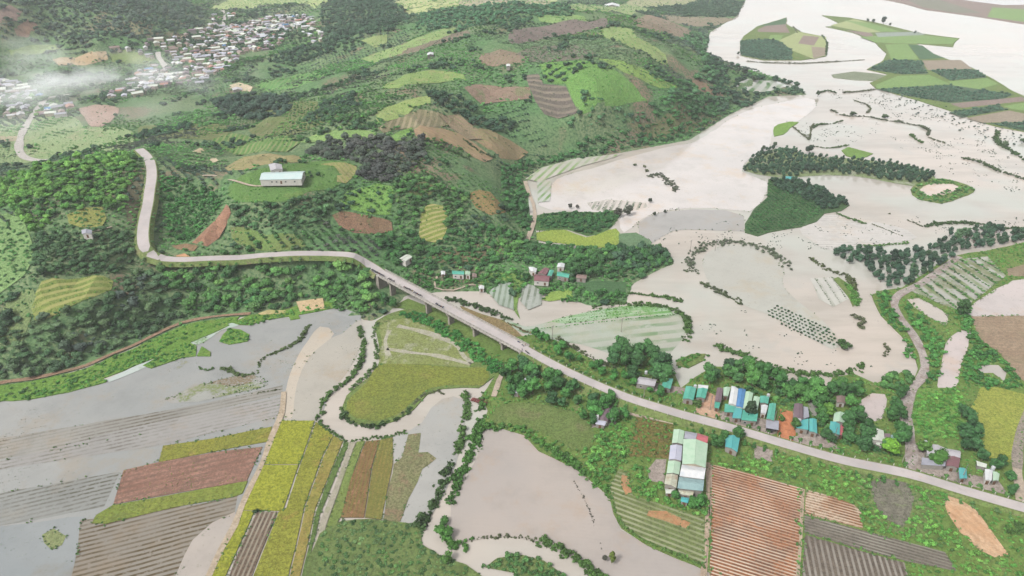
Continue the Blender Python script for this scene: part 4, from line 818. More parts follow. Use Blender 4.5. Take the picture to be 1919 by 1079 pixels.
# ------------------------------------------------------------------ the bridge
b0 = np.array(RB0); b1 = np.array(RB1); bd = b1 - b0; BL = np.linalg.norm(bd[:2]); bdn = bd[:2] / BL; bn = np.array([-bdn[1], bdn[0]])
def BP(t, o=0, z=0): o = o * .78; p = b0 + bd * t; return (p[0] + bn[0] * o, p[1] + bn[1] * o, p[2] + z)
def slab(m, o0, o1, z0, z1, t0=0., t1=1.):
    V = [BP(t, o, z) for t in (t0, t1) for o, z in ((o0, z0), (o1, z0), (o1, z1), (o0, z1))]
    m.add(V, [(0,1,2,3)[::-1], (4,5,6,7), (0,1,5,4), (1,2,6,5), (2,3,7,6), (3,0,4,7)])
bridge = empty('road_bridge', tuple(b0)); bridge.location = (0, 0, 0)
tag(bridge, 'long grey concrete road bridge over the muddy river, ending at the wooded hillside', 'bridge')
m = MB(); slab(m, -4.1, 4.1, -.45, 0); m.build('deck', M_ROAD, bridge)
for sgn in (-1, 1):
    m = MB(); slab(m, *sorted((sgn * 3.55, sgn * 4.35)), .003, .24); m.build('kerb', M_CONC, bridge)
    m = MB(); slab(m, *sorted((sgn * 1.1, sgn * 1.7)), -1.6, -.45)
    slab(m, *sorted((sgn * 3.0, sgn * 3.5)), -1.6, -.452); m.build('girder', M_CONC_D, bridge)
    m = MB(); slab(m, *sorted((sgn * 4.05, sgn * 4.25)), 1.0, 1.18); slab(m, *sorted((sgn * 4.08, sgn * 4.2)), .6, .7)
    k = int(BL / 2.2)
    for i in range(k + 1):
        p = BP(i / k, sgn * 4.15, .7); m.box(p, (.34, .34, .95), math.atan2(bdn[1], bdn[0]))
    m.build('railing', M_CONC, bridge)
    m = MB()      # bracket stubs that carry the walkway edge, dark gaps between them
    for i in range(k): slab(m, *sorted((sgn * 4.15, sgn * 4.9)), -.4, -.05, (i + .3) / k, (i + .72) / k)
    slab(m, *sorted((sgn * 4.12, sgn * 4.95)), -.06, .002); m.build('walkway_edge', M_CONC, bridge)
for t in (.085, .36, .52, .69, .87):
    p = BP(t); gz = -1.5 if .1 < t < .6 else 0.2
    m = MB(); a = math.atan2(bdn[1], bdn[0]); hgt = p[2] - 2.4 - gz
    m.box((p[0], p[1], gz + hgt / 2), (1.2, 3.6, hgt), a); m.box((p[0], p[1], p[2] - 2.0), (1.5, 5.6, .8), a)
    m.build('pier', M_CONC_D, bridge)
for t in (0.0, 1.0):
    m = MB(); p = BP(t); m.box((p[0], p[1], p[2] / 2 - .9), (2.5, 6.8, p[2] + .3), math.atan2(bdn[1], bdn[0]))
    m.build('abutment', M_CONC_D, bridge)

# guard posts along the embankment
gpm = MB(); gpm.box((0, 0, .45), (.28, .28, .9), 0, .85); gpm.box((0, 0, .96), (.24, .24, .12), 0, .6)
g0 = gpm.build('guard_post', plain('white_concrete', (228,222,212), .8, .15)); first = True
for P, w0, st in ((PR2[:62], (1, -1), 1), (PR1[-60:], (-1,), 2)):
    for i in range(1, len(P), st):
        for sg in w0:
            if sg < 0 and P is not PR1 and i > 20: continue
            d = P[i] - P[i - 1]; d = d[:2] / np.linalg.norm(d[:2]); nn_ = np.array([-d[1], d[0]])
            o = g0 if first else g0.copy()
            if not first: COL.objects.link(o)
            first = False
            o.location = (P[i][0] + nn_[0] * 3.1 * sg, P[i][1] + nn_[1] * 3.1 * sg, P[i][2] - .05); o.rotation_euler.z = math.atan2(d[1], d[0])
            tag(o, 'short white concrete guard post standing at the edge of the main road', 'guard post', 'guard posts along the main road')

# ------------------------------------------------------------------ motorbikes and people on the bridge
def torus(m, c, r, t, k=12):
    for i in range(k):
        a = 2 * math.pi * i / k; b = 2 * math.pi * (i + 1) / k
        m.tube((c[0] + r * math.cos(a), c[1], c[2] + r * math.sin(a)), (c[0] + r * math.cos(b), c[1], c[2] + r * math.sin(b)), t, t, 5)
M_BLK = plain('black_rubber', (52,50,52), .7, .2); M_MET = plain('grey_metal', (150,150,152), .4, .1, spec=.6, metal=.6)
paints = [plain('bike_paint_%s' % n_, c, .35, .1, spec=.6) for n_, c in (('dark', (60,56,72)), ('red', (140,50,52)), ('blue', (62,78,130)), ('silver', (160,160,166)))]
def make_bike(paint):
    r = empty('motorbike', (0, 0, 0))
    for x in (-.62, .62):
        m = MB(); torus(m, (x, 0, .3), .26, .055); w = m.build('wheel', M_BLK, r)
        m = MB(); m.tube((x, -.05, .3), (x, .05, .3), .06, .06, 8); m.build('hub', M_MET, w)
    m = MB(); m.box((-.1, 0, .5), (.75, .26, .3), 0, .8); m.box((.42, 0, .66), (.16, .34, .5), 0, .8); m.box((-.62, 0, .66), (.42, .2, .14)); m.box((.05, 0, .36), (.5, .3, .12)); m.build('body', paint, r)
    m = MB(); m.box((-.28, 0, .78), (.72, .26, .13), 0, .9); m.build('seat', M_BLK, r)
    m = MB(); m.tube((.46, 0, .8), (.4, 0, 1.02), .03, .03); m.tube((.38, -.34, 1.03), (.38, .34, 1.03), .025, .025); m.tube((.62, .07, .3), (.46, .07, .85), .03, .03); m.tube((.62, -.07, .3), (.46, -.07, .85), .03, .03); m.build('handlebar', M_MET, r)
    m = MB(); m.box((.54, 0, .9), (.12, .2, .16), 0, .8); m.build('headlight', plain('lamp_glass', (214,214,206), .2, .1), r)
    return r
bikes = [make_bike(p) for p in paints]; used = [False] * 4
def copy_tree(o, parent=None):
    c = o.copy(); COL.objects.link(c); c.parent = parent
    for ch in [x for x in o.children]: copy_tree(ch, c)
    return c
def put_bike(i, t, off, rot, label, group, z=.26):
    o = bikes[i] if not used[i] else copy_tree(bikes[i]); used[i] = True
    o.location = BP(t, off, z); o.rotation_euler = (0, 0, math.atan2(bdn[1], bdn[0]) + rot); tag(o, label, 'motorbike', group); return o
def t_of(px): # bridge parameter for a deck pixel column
    ts = np.linspace(-.1, 1.2, 800); P = b0 + bd * ts[:, None]; X_, _ = proj(P[:, 0], P[:, 1], P[:, 2]); return float(ts[np.argmin(abs(X_ - px))])
names = ('dark', 'red', 'blue', 'silver')
rr = random.Random(4)
for k, (x0, x1, n_, grp) in enumerate(((702, 724, 11, 'motorbikes parked at the hill end of the bridge'), (733, 742, 4, 'second knot of motorbikes on the bridge'), (762, 776, 6, 'third knot of motorbikes on the bridge'), (781, 792, 5, 'fourth knot of motorbikes on the bridge'), (822, 834, 5, 'motorbikes parked past the middle of the bridge'))):
    wh = ('in the long row at the hill end of the bridge', 'in the small knot just past the hill end of the bridge', 'in the knot of bikes above the river channel', 'in the knot halfway along the river span', 'in the knot furthest along the bridge from the hill')[k]
    for j in range(n_):
        c = rr.choice((0, 0, 0, 1, 2, 3)); px = x0 + (x1 - x0) * j / (n_ - 1) + rr.uniform(-.3, .3)
        put_bike(c, t_of(px), -2.3 + rr.uniform(-.25, .25), math.pi / 2 + rr.uniform(-.25, .25), '%s motorbike parked %s' % (names[c], wh), '%s %s' % (names[c], grp), .01)
for j, (px, off, c, lb) in enumerate(((977, 1.6, 3, 'silver motorbike riding near the south end of the bridge'), (990, -2.0, 0, 'dark motorbike at the roadside just past the bridge, nearer the bridge'), (994, -2.4, 0, 'dark motorbike at the roadside just past the bridge, farther from it'), (967, 2.6, 2, 'blue motorbike by the railing at the south end of the bridge'))):
    put_bike(c, t_of(px), off, rr.uniform(-.3, .3), lb, None, .02)
# people: one continuous skinned body each
def person(loc, rz, top, legs, label, group=None, arm=0.0):
    J = [(0,0,.95),(0,0,1.15),(0,0,1.38),(0,0,1.5),(0,.01,1.62),(0,.0,1.72),
         (.1,0,.9),(.11,.02,.5),(.11,-.02,.08),(.11,.14,.03),(-.1,0,.9),(-.11,.03,.5),(-.11,-.02,.08),(-.11,.14,.03),
         (.19,0,1.4),(.26,-.02,1.12),(.25,.1+arm,.92+arm),(.25,.15+arm,.84+arm),(-.19,0,1.4),(-.26,-.02,1.12),(-.25,.1,.9),(-.25,.13,.82)]
    E = [(0,1),(1,2),(2,3),(3,4),(4,5),(0,6),(6,7),(7,8),(8,9),(0,10),(10,11),(11,12),(12,13),(2,14),(14,15),(15,16),(16,17),(2,18),(18,19),(19,20),(20,21)]
    rad = [.14,.13,.15,.06,.09,.08,.09,.065,.045,.035,.09,.065,.045,.035,.06,.045,.035,.04,.06,.045,.035,.04]
    me = bpy.data.meshes.new('person'); me.from_pydata(J, E, [])
    o = bpy.data.objects.new('person', me); COL.objects.link(o)
    md = o.modifiers.new('skin', 'SKIN'); sv = me.skin_vertices[0].data if me.skin_vertices else None
    if sv is None:
        bpy.context.view_layer.objects.active = o; bpy.ops.mesh.customdata_skin_add(); sv = me.skin_vertices[0].data
    for v, r_ in zip(sv, rad): v.radius = (r_, r_ * .8)
    sv[0].use_root = True
    ms = o.modifiers.new('s', 'SUBSURF'); ms.levels = ms.render_levels = 1
    mm = N('clothes_' + label[:8].replace(' ', '_')); sx_ = mm.n('ShaderNodeSeparateXYZ'); mm.l(mm.co(), sx_.inputs[0]); zz = sx_.outputs[2]
    col = mm.mix(mm.math('GREATER_THAN', zz, .93), C(*legs), C(*top)); col = mm.mix(mm.math('GREATER_THAN', zz, 1.49), col, C(190,140,112)); col = mm.mix(mm.math('GREATER_THAN', zz, 1.66), col, C(50,44,44))
    me.materials.append(mm.done(mm.pbsdf(col, .8, .2)))
    o.location = loc; o.rotation_euler.z = rz; return tag(o, label, 'person', group)
ba = math.atan2(bdn[1], bdn[0])
for px, off, top, legs, lb in ((708,-3.0,(80,90,150),(60,60,70),'person in a blue top by the railing behind the long row of motorbikes'), (717,-3.1,(160,60,60),(50,50,60),'person in a red top by the railing behind the long row of motorbikes'), (726,-2.8,(220,220,220),(60,60,80),'person in a white top standing past the long row of motorbikes'),
        (745,-3.0,(60,60,64),(50,50,56),'person in dark clothes leaning by the railing past the second knot of motorbikes'), (756,-3.2,(90,130,90),(60,60,66),'person in a green top at the railing before the bikes over the channel'), (779,-3.0,(190,170,60),(60,60,66),'person in a yellow top at the railing between two knots of motorbikes'),
        (797,-2.9,(70,60,90),(50,46,60),'person in a violet top at the railing above the river'), (838,-3.1,(200,200,206),(60,56,60),'person in a white top at the railing past the last motorbikes'), (984,-2.9,(90,80,120),(60,56,60),'person standing beside the bikes at the south end of the bridge'), (980,2.4,(170,120,90),(60,60,60),'person in a tan top walking at the south end of the bridge')):
    person(BP(t_of(px), off, .02 if abs(off) < 3.5 else .25), ba + math.pi * (off < 0) + rr.uniform(-.4, .4), top, legs, lb)

# ------------------------------------------------------------------ houses
def tin(name, c, c2=None, rust=0.0):
    m = N(name)
    uv = m.n('ShaderNodeUVMap', uv_map='UVMap').outputs[0]; sx = m.n('ShaderNodeSeparateXYZ'); m.l(uv, sx.inputs[0])
    rib = m.math('SINE', m.math('MULTIPLY', sx.outputs[0], 2 * math.pi / .55))
    pan = m.ramp(m.noise(1.0, 1, .5, 3, uv), .42, .58)
    col = m.mix(m.ramp(m.noise(.35, 5, .7, 7), .4, .65), C(*c), C(*(c2 or [v * .88 for v in c])))
    col = m.mix(m.math('MULTIPLY', m.ramp(m.noise(1.4, 5, .8, 13), .55, .7), .35 + rust), col, C(150,112,84) if rust else tuple([v * .7 for v in C(*c)[:3]] + [1]))
    return m.done(m.pbsdf(col, .42, .4, normal=m.bump(rib, .05, .8)))
TIN = {'teal': tin('teal_tin', (84,178,156), (112,194,172)), 'pale_green': tin('pale_green_tin', (196,222,196), (180,214,184)), 'white': tin('white_tin', (236,236,236), (214,220,224)), 'blue': tin('blue_tin', (92,150,206)), 'barn': tin('barn_tin', (206,228,226), (216,230,228)), 'cyan': tin('cyan_tin', (88,182,186), (104,190,180)),
       'purple': tin('purple_brown_tin', (134,112,122), (120,100,108)), 'grey': tin('grey_tin', (176,176,188), (160,162,172)), 'lilac': tin('lilac_tin', (206,206,222), (190,194,212)), 'red': tin('red_tin', (200,108,116), (186,98,104)), 'maroon': tin('maroon_tin', (146,100,106), (130,92,96)),
       'rusty': tin('rusty_tin', (206,210,190), (180,160,134), .5), 'grey_blue': tin('grey_blue_tin', (156,186,186), (140,170,172)), 'cream': tin('cream_tin', (226,230,218), (206,214,200)), 'brown': tin('brown_tin', (158,134,128), (140,120,112)), 'terracotta': tin('terracotta_tin', (196,140,120), (176,120,104)), 'lightgrey': tin('light_grey_tin', (200,196,200), (184,180,186))}
WALLM = {'white': plain('white_wall', (226,222,214), .9, .15), 'cream': plain('cream_wall', (216,204,180), .9, .2), 'grey': plain('grey_wall', (170,164,156), .9, .25), 'blue': plain('pale_blue_wall', (180,200,214), .9, .15)}
M_DARK = plain('dark_opening', (58,56,58), .5, .1); M_DOOR = plain('wooden_door', (122,88,64), .7, .3); M_GLASS = plain('window_glass', (74,84,92), .15, .1, spec=.8)
HRECT = []; rh = random.Random(11)
def house(Q, rc, label, hz=3.3, wall='grey', gable=True, name='house', cat='house', group=None, details=True, pitch=.12, openfront=False):
    """Q: four pixel corners of the roof outline at eave height: back left, back right, front right, front left"""
    hz = hz * .85; c0 = W(*(np.mean(Q, 0))); gz = max(float(H(*c0)), LZ if pip(LW, [c0[0]], [c0[1]])[0] else 0)
    q = np.array([W0(a, b, gz + hz) for a, b in Q]); cen = q.mean(0); HRECT.append((q, gz)); excl(cen + (q - cen) * 1.25)
    r = empty(name, (cen[0], cen[1], gz)); tag(r, label, cat, group)
    L = (q - cen) * 1.07
    ins = np.array([p * (1 - .45 / max(np.linalg.norm(p), 1)) for p in L])
    la = np.linalg.norm(L[1] - L[0]) + np.linalg.norm(L[2] - L[3]); lb_ = np.linalg.norm(L[3] - L[0]) + np.linalg.norm(L[2] - L[1])
    base = -1.2 if gz > 3 else -.4
    V = [(p[0], p[1], base) for p in ins] + [(p[0], p[1], hz - .03) for p in ins]
    F = [(i, (i + 1) % 4, 4 + (i + 1) % 4, 4 + i) for i in range(4)] + [(4, 5, 6, 7)]
    if openfront: F.pop(2)
    # roof: ridge along the long side
    if la >= lb_: a0, a1, b1_, b0_ = L[0], L[1], L[2], L[3]; w = lb_ / 2; ln = la / 2
    else: a0, a1, b1_, b0_ = L[1], L[2], L[3], L[0]; w = la / 2; ln = lb_ / 2
    rise = w * pitch if gable else w * pitch * .6
    m0 = (a0 + b0_) / 2; m1 = (a1 + b1_) / 2
    if gable:
        rv = [(*a0, hz), (*a1, hz), (*b1_, hz), (*b0_, hz), (*m0, hz + rise), (*m1, hz + rise)]
        rf = [(0, 1, 5, 4), (4, 5, 2, 3)]; uvs = [(0, 0), (ln, 0), (ln, w / 2), (0, w / 2), (0, 0), (ln, 0), (ln, w / 2), (0, w / 2)]
        gab = [(0, 4, 3), (1, 2, 5)]
        iv = [tuple(np.array(p) * .97) for p in (a0, b0_, m0, a1, b1_, m1)]
        k = len(V); V += [(iv[0][0], iv[0][1], hz - .05), (iv[1][0], iv[1][1], hz - .05), (iv[2][0], iv[2][1], hz + rise - .1), (iv[3][0], iv[3][1], hz - .05), (iv[4][0], iv[4][1], hz - .05), (iv[5][0], iv[5][1], hz + rise - .1)]
        F += [(k, k + 1, k + 2), (k + 3, k + 5, k + 4)]
    else:
        rv = [(*a0, hz + rise), (*a1, hz + rise), (*b1_, hz), (*b0_, hz)]; rf = [(0, 1, 2, 3)]; uvs = [(0, 0), (ln, 0), (ln, w), (0, w)]
    mesh_obj('wall', V, F, WALLM[wall], r)
    n_ = len(rv); t = .12; RV = rv + [(x, y, z - t) for x, y, z in rv]; RF = list(rf) + [tuple(i + n_ for i in f[::-1]) for f in rf]
    ed = {}
    for f in rf:
        for i in range(len(f)): e = (f[i], f[(i + 1) % len(f)]); ed[e] = ed.get(e, 0) + 1
    UV = list(uvs) + [p for f in rf for p in [(0, 0)] * len(f)]
    for (i, j) in ed:
        if (j, i) not in ed: RF.append((j, i, i + n_, j + n_)); UV += [(0, 0)] * 4
    rr_ = mesh_obj('roof', RV, RF, TIN[rc], r, uv=UV)
    if gable and details:
        m = MB(); m.tube((*m0, hz + rise + .03), (*m1, hz + rise + .03), .14, .14, 4); m.build('ridge_cap', TIN[rc], rr_)
    if details:
        for (s0, s1, nd) in ((ins[3], ins[2], True), (ins[0], ins[3], False), (ins[2], ins[1], False)):
            d = s1 - s0; Ls = np.linalg.norm(d); d = d / Ls; nn_ = np.array([d[1], -d[0]])
            if np.dot(nn_, (s0 + s1) / 2) < 0: nn_ = -nn_
            a = math.atan2(d[1], d[0]); k = max(1, int(Ls / 2.8))
            for i in range(k):
                p = s0 + d * Ls * (i + .5) / k + nn_ * .03
                if nd and i == k // 2:
                    m = MB(); m.box((p[0], p[1], .95), (1.1, .1, 1.9), a); dd = m.build('door', M_DOOR if not openfront else M_DARK, r)
                elif rh.random() < .7:
                    m = MB(); m.box((p[0], p[1], 1.4), (1.2, .08, .95), a); wdw = m.build('window', WALLM['white'], r)
                    p2 = p + nn_ * .03; m = MB(); m.box((p2[0], p2[1], 1.4), (1.0, .08, .78), a); m.build('pane', M_GLASS, wdw)
    return r
HS = [
 ([(1199,706),(1230,711),(1226,723),(1193,718)], 'lightgrey', 'pale grey roofed house under dark trees, left of the small lone teal house', {}),
 ([(1244,711),(1261,710),(1256,728),(1240,726)], 'teal', 'small teal roofed house on its own under the dark trees north of the road', {}),
 ([(1286,724),(1304,728),(1299,749),(1280,746)], 'teal', 'teal roofed house at the left end of the roadside row', dict(hz=3.6)),
 ([(1308,728),(1326,729),(1321,746),(1305,744)], 'teal', 'second teal roofed house of the roadside row, left of the sandy yard', {}),
 ([(1309,721),(1327,723),(1326,728),(1308,727)], 'white', 'narrow white roofed shed behind the second teal roofed house', dict(name='shed', cat='shed', gable=False, hz=3.0)),
 ([(1344,727),(1355,728),(1351,752),(1340,750)], 'purple', 'long purple brown roofed house at the right of the sandy yard', dict(hz=3.8)),
 ([(1356,726),(1369,726),(1364,742),(1356,741)], 'pale_green', 'green roofed house between the purple brown and the bright white roofs', {}),
 ([(1340,752),(1350,753),(1347,765),(1339,763)], 'teal', 'tiny teal roofed lean-to in front of the purple brown house', dict(gable=False, hz=2.8)),
 ([(1371,724),(1383,729),(1379,758),(1366,755)], 'white', 'long bright white roofed house beside the blue roof', dict(hz=4.4, wall='white')),
 ([(1359,757),(1377,759),(1374,773),(1358,771)], 'teal', 'low teal roofed front hall before the bright white roof', dict(gable=False, hz=3.0)),
 ([(1384,729),(1397,731),(1392,763),(1380,760)], 'blue', 'long blue roofed house in the roadside row', dict(hz=4.3, wall='white')),
 ([(1377,761),(1391,765),(1388,784),(1373,782)], 'cyan', 'cyan roofed front hall before the blue roof', dict(gable=False, hz=3.1)),
 ([(1398,734),(1411,737),(1405,766),(1393,764)], 'pale_green', 'long pale green roofed house just right of the blue roof', dict(hz=4.1)),
 ([(1393,768),(1420,772),(1417,790),(1390,786)], 'teal', 'wide pale teal roofed front hall with a dark tree before it', dict(gable=False, hz=3.3)),
 ([(1413,743),(1424,745),(1419,770),(1408,768)], 'pale_green', 'shorter pale green roofed house, second right of the blue roof', dict(hz=3.7)),
 ([(1425,742),(1441,744),(1439,756),(1425,754)], 'teal', 'teal roofed back house behind the small white roof', dict(hz=3.9)),
 ([(1427,759),(1439,760),(1435,775),(1426,773)], 'white', 'small white roofed house near the right end of the roadside row', dict(hz=3.5, wall='white')),
 ([(1442,757),(1454,757),(1450,787),(1437,783)], 'teal', 'long teal roofed house at the right end of the roadside row', dict(hz=4.0)),
 ([(1437,787),(1459,790),(1458,806),(1436,801)], 'grey', 'flat grey roofed porch at the right end of the row near the road', dict(gable=False, hz=2.9, openfront=True)),
 ([(1489,757),(1504,758),(1504,784),(1488,785)], 'purple', 'purple brown roofed house right of the orange yard', dict(hz=4.0)),
 ([(1506,762),(1514,764),(1516,781),(1506,784)], 'grey', 'narrow grey roofed lean-to against the purple brown house', dict(gable=False, hz=3.0)),
 ([(1490,790),(1514,786),(1514,806),(1493,801)], 'cyan', 'cyan roofed house in front of the purple brown one right of the orange yard', dict(gable=False, hz=3.4)),
 ([(1517,785),(1530,786),(1531,811),(1517,807)], 'cyan', 'narrow cyan roofed house right of the wider cyan roof', dict(hz=3.6)),
 ([(1568,742),(1585,742),(1584,755),(1569,754)], 'brown', 'small brown roofed house deep in the trees behind the pale green roof', dict(hz=3.2, wall='white')),
 ([(1564,773),(1584,774),(1583,792),(1562,789)], 'pale_green', 'pale green roofed house standing alone behind the cyan and red roofs', dict(hz=3.9)),
 ([(1557,790),(1574,795),(1573,814),(1554,810)], 'cyan', 'cyan roofed house beside the narrow red roof', dict(hz=3.5)),
 ([(1575,796),(1582,797),(1579,815),(1574,814)], 'red', 'narrow red roofed lean-to on the cyan roofed house', dict(gable=False, hz=3.1)),
 ([(1632,804),(1655,807),(1658,828),(1634,823)], 'cream', 'cream roofed house left of the muddy side road', dict(hz=3.6, wall='white')),
 ([(1643,829),(1657,831),(1654,836),(1641,832)], 'cream', 'small cream porch roof in front of the cream roofed house', dict(gable=False, hz=2.7, details=False, name='porch', cat='porch')),
 ([(1657,812),(1668,813),(1667,820),(1658,820)], 'purple', 'small dark roofed annexe right of the cream roofed house', dict(gable=False, hz=3.0, details=False)),
 ([(1670,815),(1680,817),(1678,827),(1669,826)], 'grey_blue', 'small grey blue roofed shed by the muddy side road', dict(hz=2.9, name='shed', cat='shed')),
 ([(1738,832),(1775,842),(1773,863),(1738,853)], 'lightgrey', 'large ribbed light grey roofed house right of the side road', dict(hz=3.8)),
 ([(1729,858),(1771,866),(1770,873),(1728,870)], 'grey', 'low grey front roof of the large ribbed roofed house', dict(gable=False, hz=2.9, details=False, name='porch', cat='porch')),
 ([(1777,841),(1799,845),(1799,857),(1777,853)], 'lightgrey', 'pale roofed back house above the maroon roof', dict(hz=3.7)),
 ([(1776,855),(1799,859),(1796,876),(1774,872)], 'maroon', 'maroon roofed house near the side road', dict(hz=3.5)),
 ([(1797,877),(1811,879),(1812,896),(1799,896)], 'cyan', 'small cyan roofed house right of the maroon roof', dict(hz=3.1)),
 ([(1846,879),(1860,882),(1858,900),(1847,898)], 'white', 'white roofed half of the pair of small houses by the rice field', dict(hz=3.2, wall='white')),
 ([(1861,883),(1873,888),(1871,900),(1861,900)], 'pale_green', 'pale green roofed half of the pair of small houses by the rice field', dict(hz=3.1)),
 ([(1830,864),(1849,870),(1848,876),(1832,872)], 'cream', 'pale long shed along the corner of the rice field', dict(name='shed', cat='shed', gable=False, hz=2.6, details=False)),
 ([(1263,805),(1282,808),(1279,831),(1260,829)], 'pale_green', 'pale green roofed hall at the back left corner of the factory block', dict(hz=5.0)),
 ([(1284,808),(1306,812),(1303,823),(1283,821)], 'grey', 'grey roofed hall at the back of the factory block beside the red roof', dict(hz=5.2)),
 ([(1308,812),(1327,818),(1325,829),(1305,825)], 'red', 'pinkish red roofed hall at the back right corner of the factory block', dict(hz=5.1)),
 ([(1282,824),(1325,832),(1321,874),(1280,868)], 'pale_green', 'largest pale green roofed hall in the middle of the factory block', dict(hz=5.6, wall='cream')),
 ([(1279,871),(1321,877),(1318,897),(1275,891)], 'white', 'wide white roofed hall below the large pale green one', dict(hz=5.0, wall='white')),
 ([(1274,894),(1318,900),(1316,919),(1271,914)], 'grey_blue', 'wide grey blue roofed hall at the front of the factory block', dict(hz=4.6)),
 ([(1257,835),(1278,836),(1276,862),(1254,860)], 'lilac', 'lilac white roofed hall on the left side of the factory block', dict(hz=4.7, wall='white')),
 ([(1253,864),(1275,867),(1272,888),(1250,886)], 'pale_green', 'pale green roofed hall left of the wide white roof', dict(hz=4.5)),
 ([(1249,889),(1270,891),(1267,913),(1246,906)], 'rusty', 'rust streaked roofed hall at the front left of the factory block', dict(hz=4.2)),
 ([(1272,917),(1300,920),(1297,929),(1274,925)], 'rusty', 'low rusty roofed shed before the grey blue hall', dict(name='shed', cat='shed', hz=3.2)),
 ([(1277,931),(1291,933),(1289,942),(1276,939)], 'cyan', 'small cyan roofed hut at the very front of the factory block', dict(name='hut', cat='hut', hz=2.8)),
 ([(1247,916),(1263,917),(1262,924),(1248,924)], 'cream', 'small whitish roofed hut at the front left of the factory block', dict(name='hut', cat='hut', hz=2.8)),
 ([(1360,817),(1386,819),(1381,846),(1360,836)], 'cyan', 'faded cyan roofed house half hidden in bushes south of the road', dict(hz=3.6)),
 ([(1136,766),(1145,767),(1138,789),(1124,785)], 'purple', 'mauve roofed farmhouse among trees between the road and the grass field', dict(hz=3.5, wall='white')),
 ([(1110,781),(1122,777),(1121,787),(1112,787)], 'white', 'white roofed annexe on the left of the mauve roofed farmhouse', dict(gable=False, hz=2.9)),
 ([(1119,788),(1136,790),(1133,797),(1116,794)], 'lilac', 'lilac porch roof in front of the mauve roofed farmhouse', dict(gable=False, hz=2.7, name='porch', cat='porch')),
 ([(966,728),(986,729),(983,738),(963,735)], 'lilac', 'small lilac roofed hut buried in trees south of the bridge end', dict(name='hut', cat='hut', hz=3.0)),
 ([(749,484),(761,477),(772,481),(760,489)], 'cream', 'pale roofed cottage on the slope just above the road bend', dict(hz=3.2, wall='white')),
 ([(826,508),(834,508),(834,514),(827,514)], 'white', 'tiny white roofed hut left of the white walled teal roofed house', dict(name='hut', cat='hut', hz=2.8)),
 ([(848,507),(869,508),(869,514),(848,513)], 'teal', 'white walled teal roofed house on the bank above the river', dict(hz=3.6, wall='white')),
 ([(872,508),(881,509),(881,515),(872,514)], 'pale_green', 'small pale green roofed house right of the white walled one above the river', dict(hz=3.3, wall='white')),
 ([(885,512),(893,513),(893,519),(885,518)], 'brown', 'tiny brown roofed shed right of the riverbank houses', dict(name='shed', cat='shed', hz=2.8)),
 ([(897,536),(907,535),(907,541),(898,541)], 'white', 'white hut alone at the edge of the river', dict(name='hut', cat='hut', hz=2.6, wall='white')),
 ([(1019,502),(1029,504),(1023,514),(1008,512)], 'maroon', 'mauve roofed back house of the farm by the flooded plots', dict(hz=3.7)),
 ([(1003,514),(1030,515),(1028,527),(1001,525)], 'maroon', 'larger mauve roofed front house of the farm by the flooded plots', dict(hz=3.5, wall='white')),
 ([(1030,506),(1038,507),(1033,517),(1026,516)], 'teal', 'narrow teal roofed wing between the mauve roofs', dict(hz=3.4)),
 ([(1045,509),(1067,513),(1065,520),(1044,516)], 'teal', 'long teal roofed shed right of the mauve roofed farm', dict(hz=3.3, name='shed', cat='shed')),
 ([(991,500),(1006,503),(1004,510),(995,508)], 'white', 'white roofed house left of the mauve roofed farm', dict(hz=3.2, wall='white')),
 ([(1046,493),(1058,494),(1057,501),(1044,500)], 'white', 'white roofed house in the trees behind the long teal shed', dict(hz=3.2, wall='white')),
 ([(1082,514),(1100,515),(1098,522),(1080,520)], 'brown', 'low brown roofed shed nearly hidden by trees right of the teal shed', dict(hz=2.8, name='shed', cat='shed')),
 ([(497,323),(569,321),(563,335),(489,336)], 'barn', 'large pale cyan roofed barn standing on the grassy knoll', dict(hz=3.6, wall='white', pitch=.12, name='barn', cat='barn')),
 ([(504,308),(527,308),(529,317),(508,319)], 'lightgrey', 'small grey roofed house behind the barn on the knoll', dict(hz=3.3, wall='white')),
 ([(153,431),(172,431),(171,438),(154,438)], 'grey', 'small white walled hut in the woods of the left hillside', dict(hz=3.0, wall='white', name='hut', cat='hut')),
 ([(1473,330),(1490,331),(1490,335),(1472,335)], 'cyan', 'tiny cyan roofed hut at the edge of the flooded orchard', dict(hz=3.0, name='hut', cat='hut', details=False)),
 ([(801,99),(812,98),(812,102),(801,103)], 'white', 'tiny white hut alone on the far hillside', dict(hz=3, name='hut', cat='hut', details=False)),
 ([(949,120),(956,120),(956,124),(949,124)], 'white', 'tiny white hut at the corner of the brown hill field', dict(hz=3, name='hut', cat='hut', details=False)),
 ([(1134,8),(1160,8),(1160,12),(1134,12)], 'white', 'long white roofed shed on the far plain at the top of the view', dict(hz=4, name='shed', cat='shed', details=False)),
 ([(435,165),(452,164),(454,168),(437,169)], 'lightgrey', 'grey roofed house on the pale cleared ground below the village', dict(hz=3.5, details=False)),
]
for Q, rc, lb, kw in HS: house(Q, rc, lb, **kw)
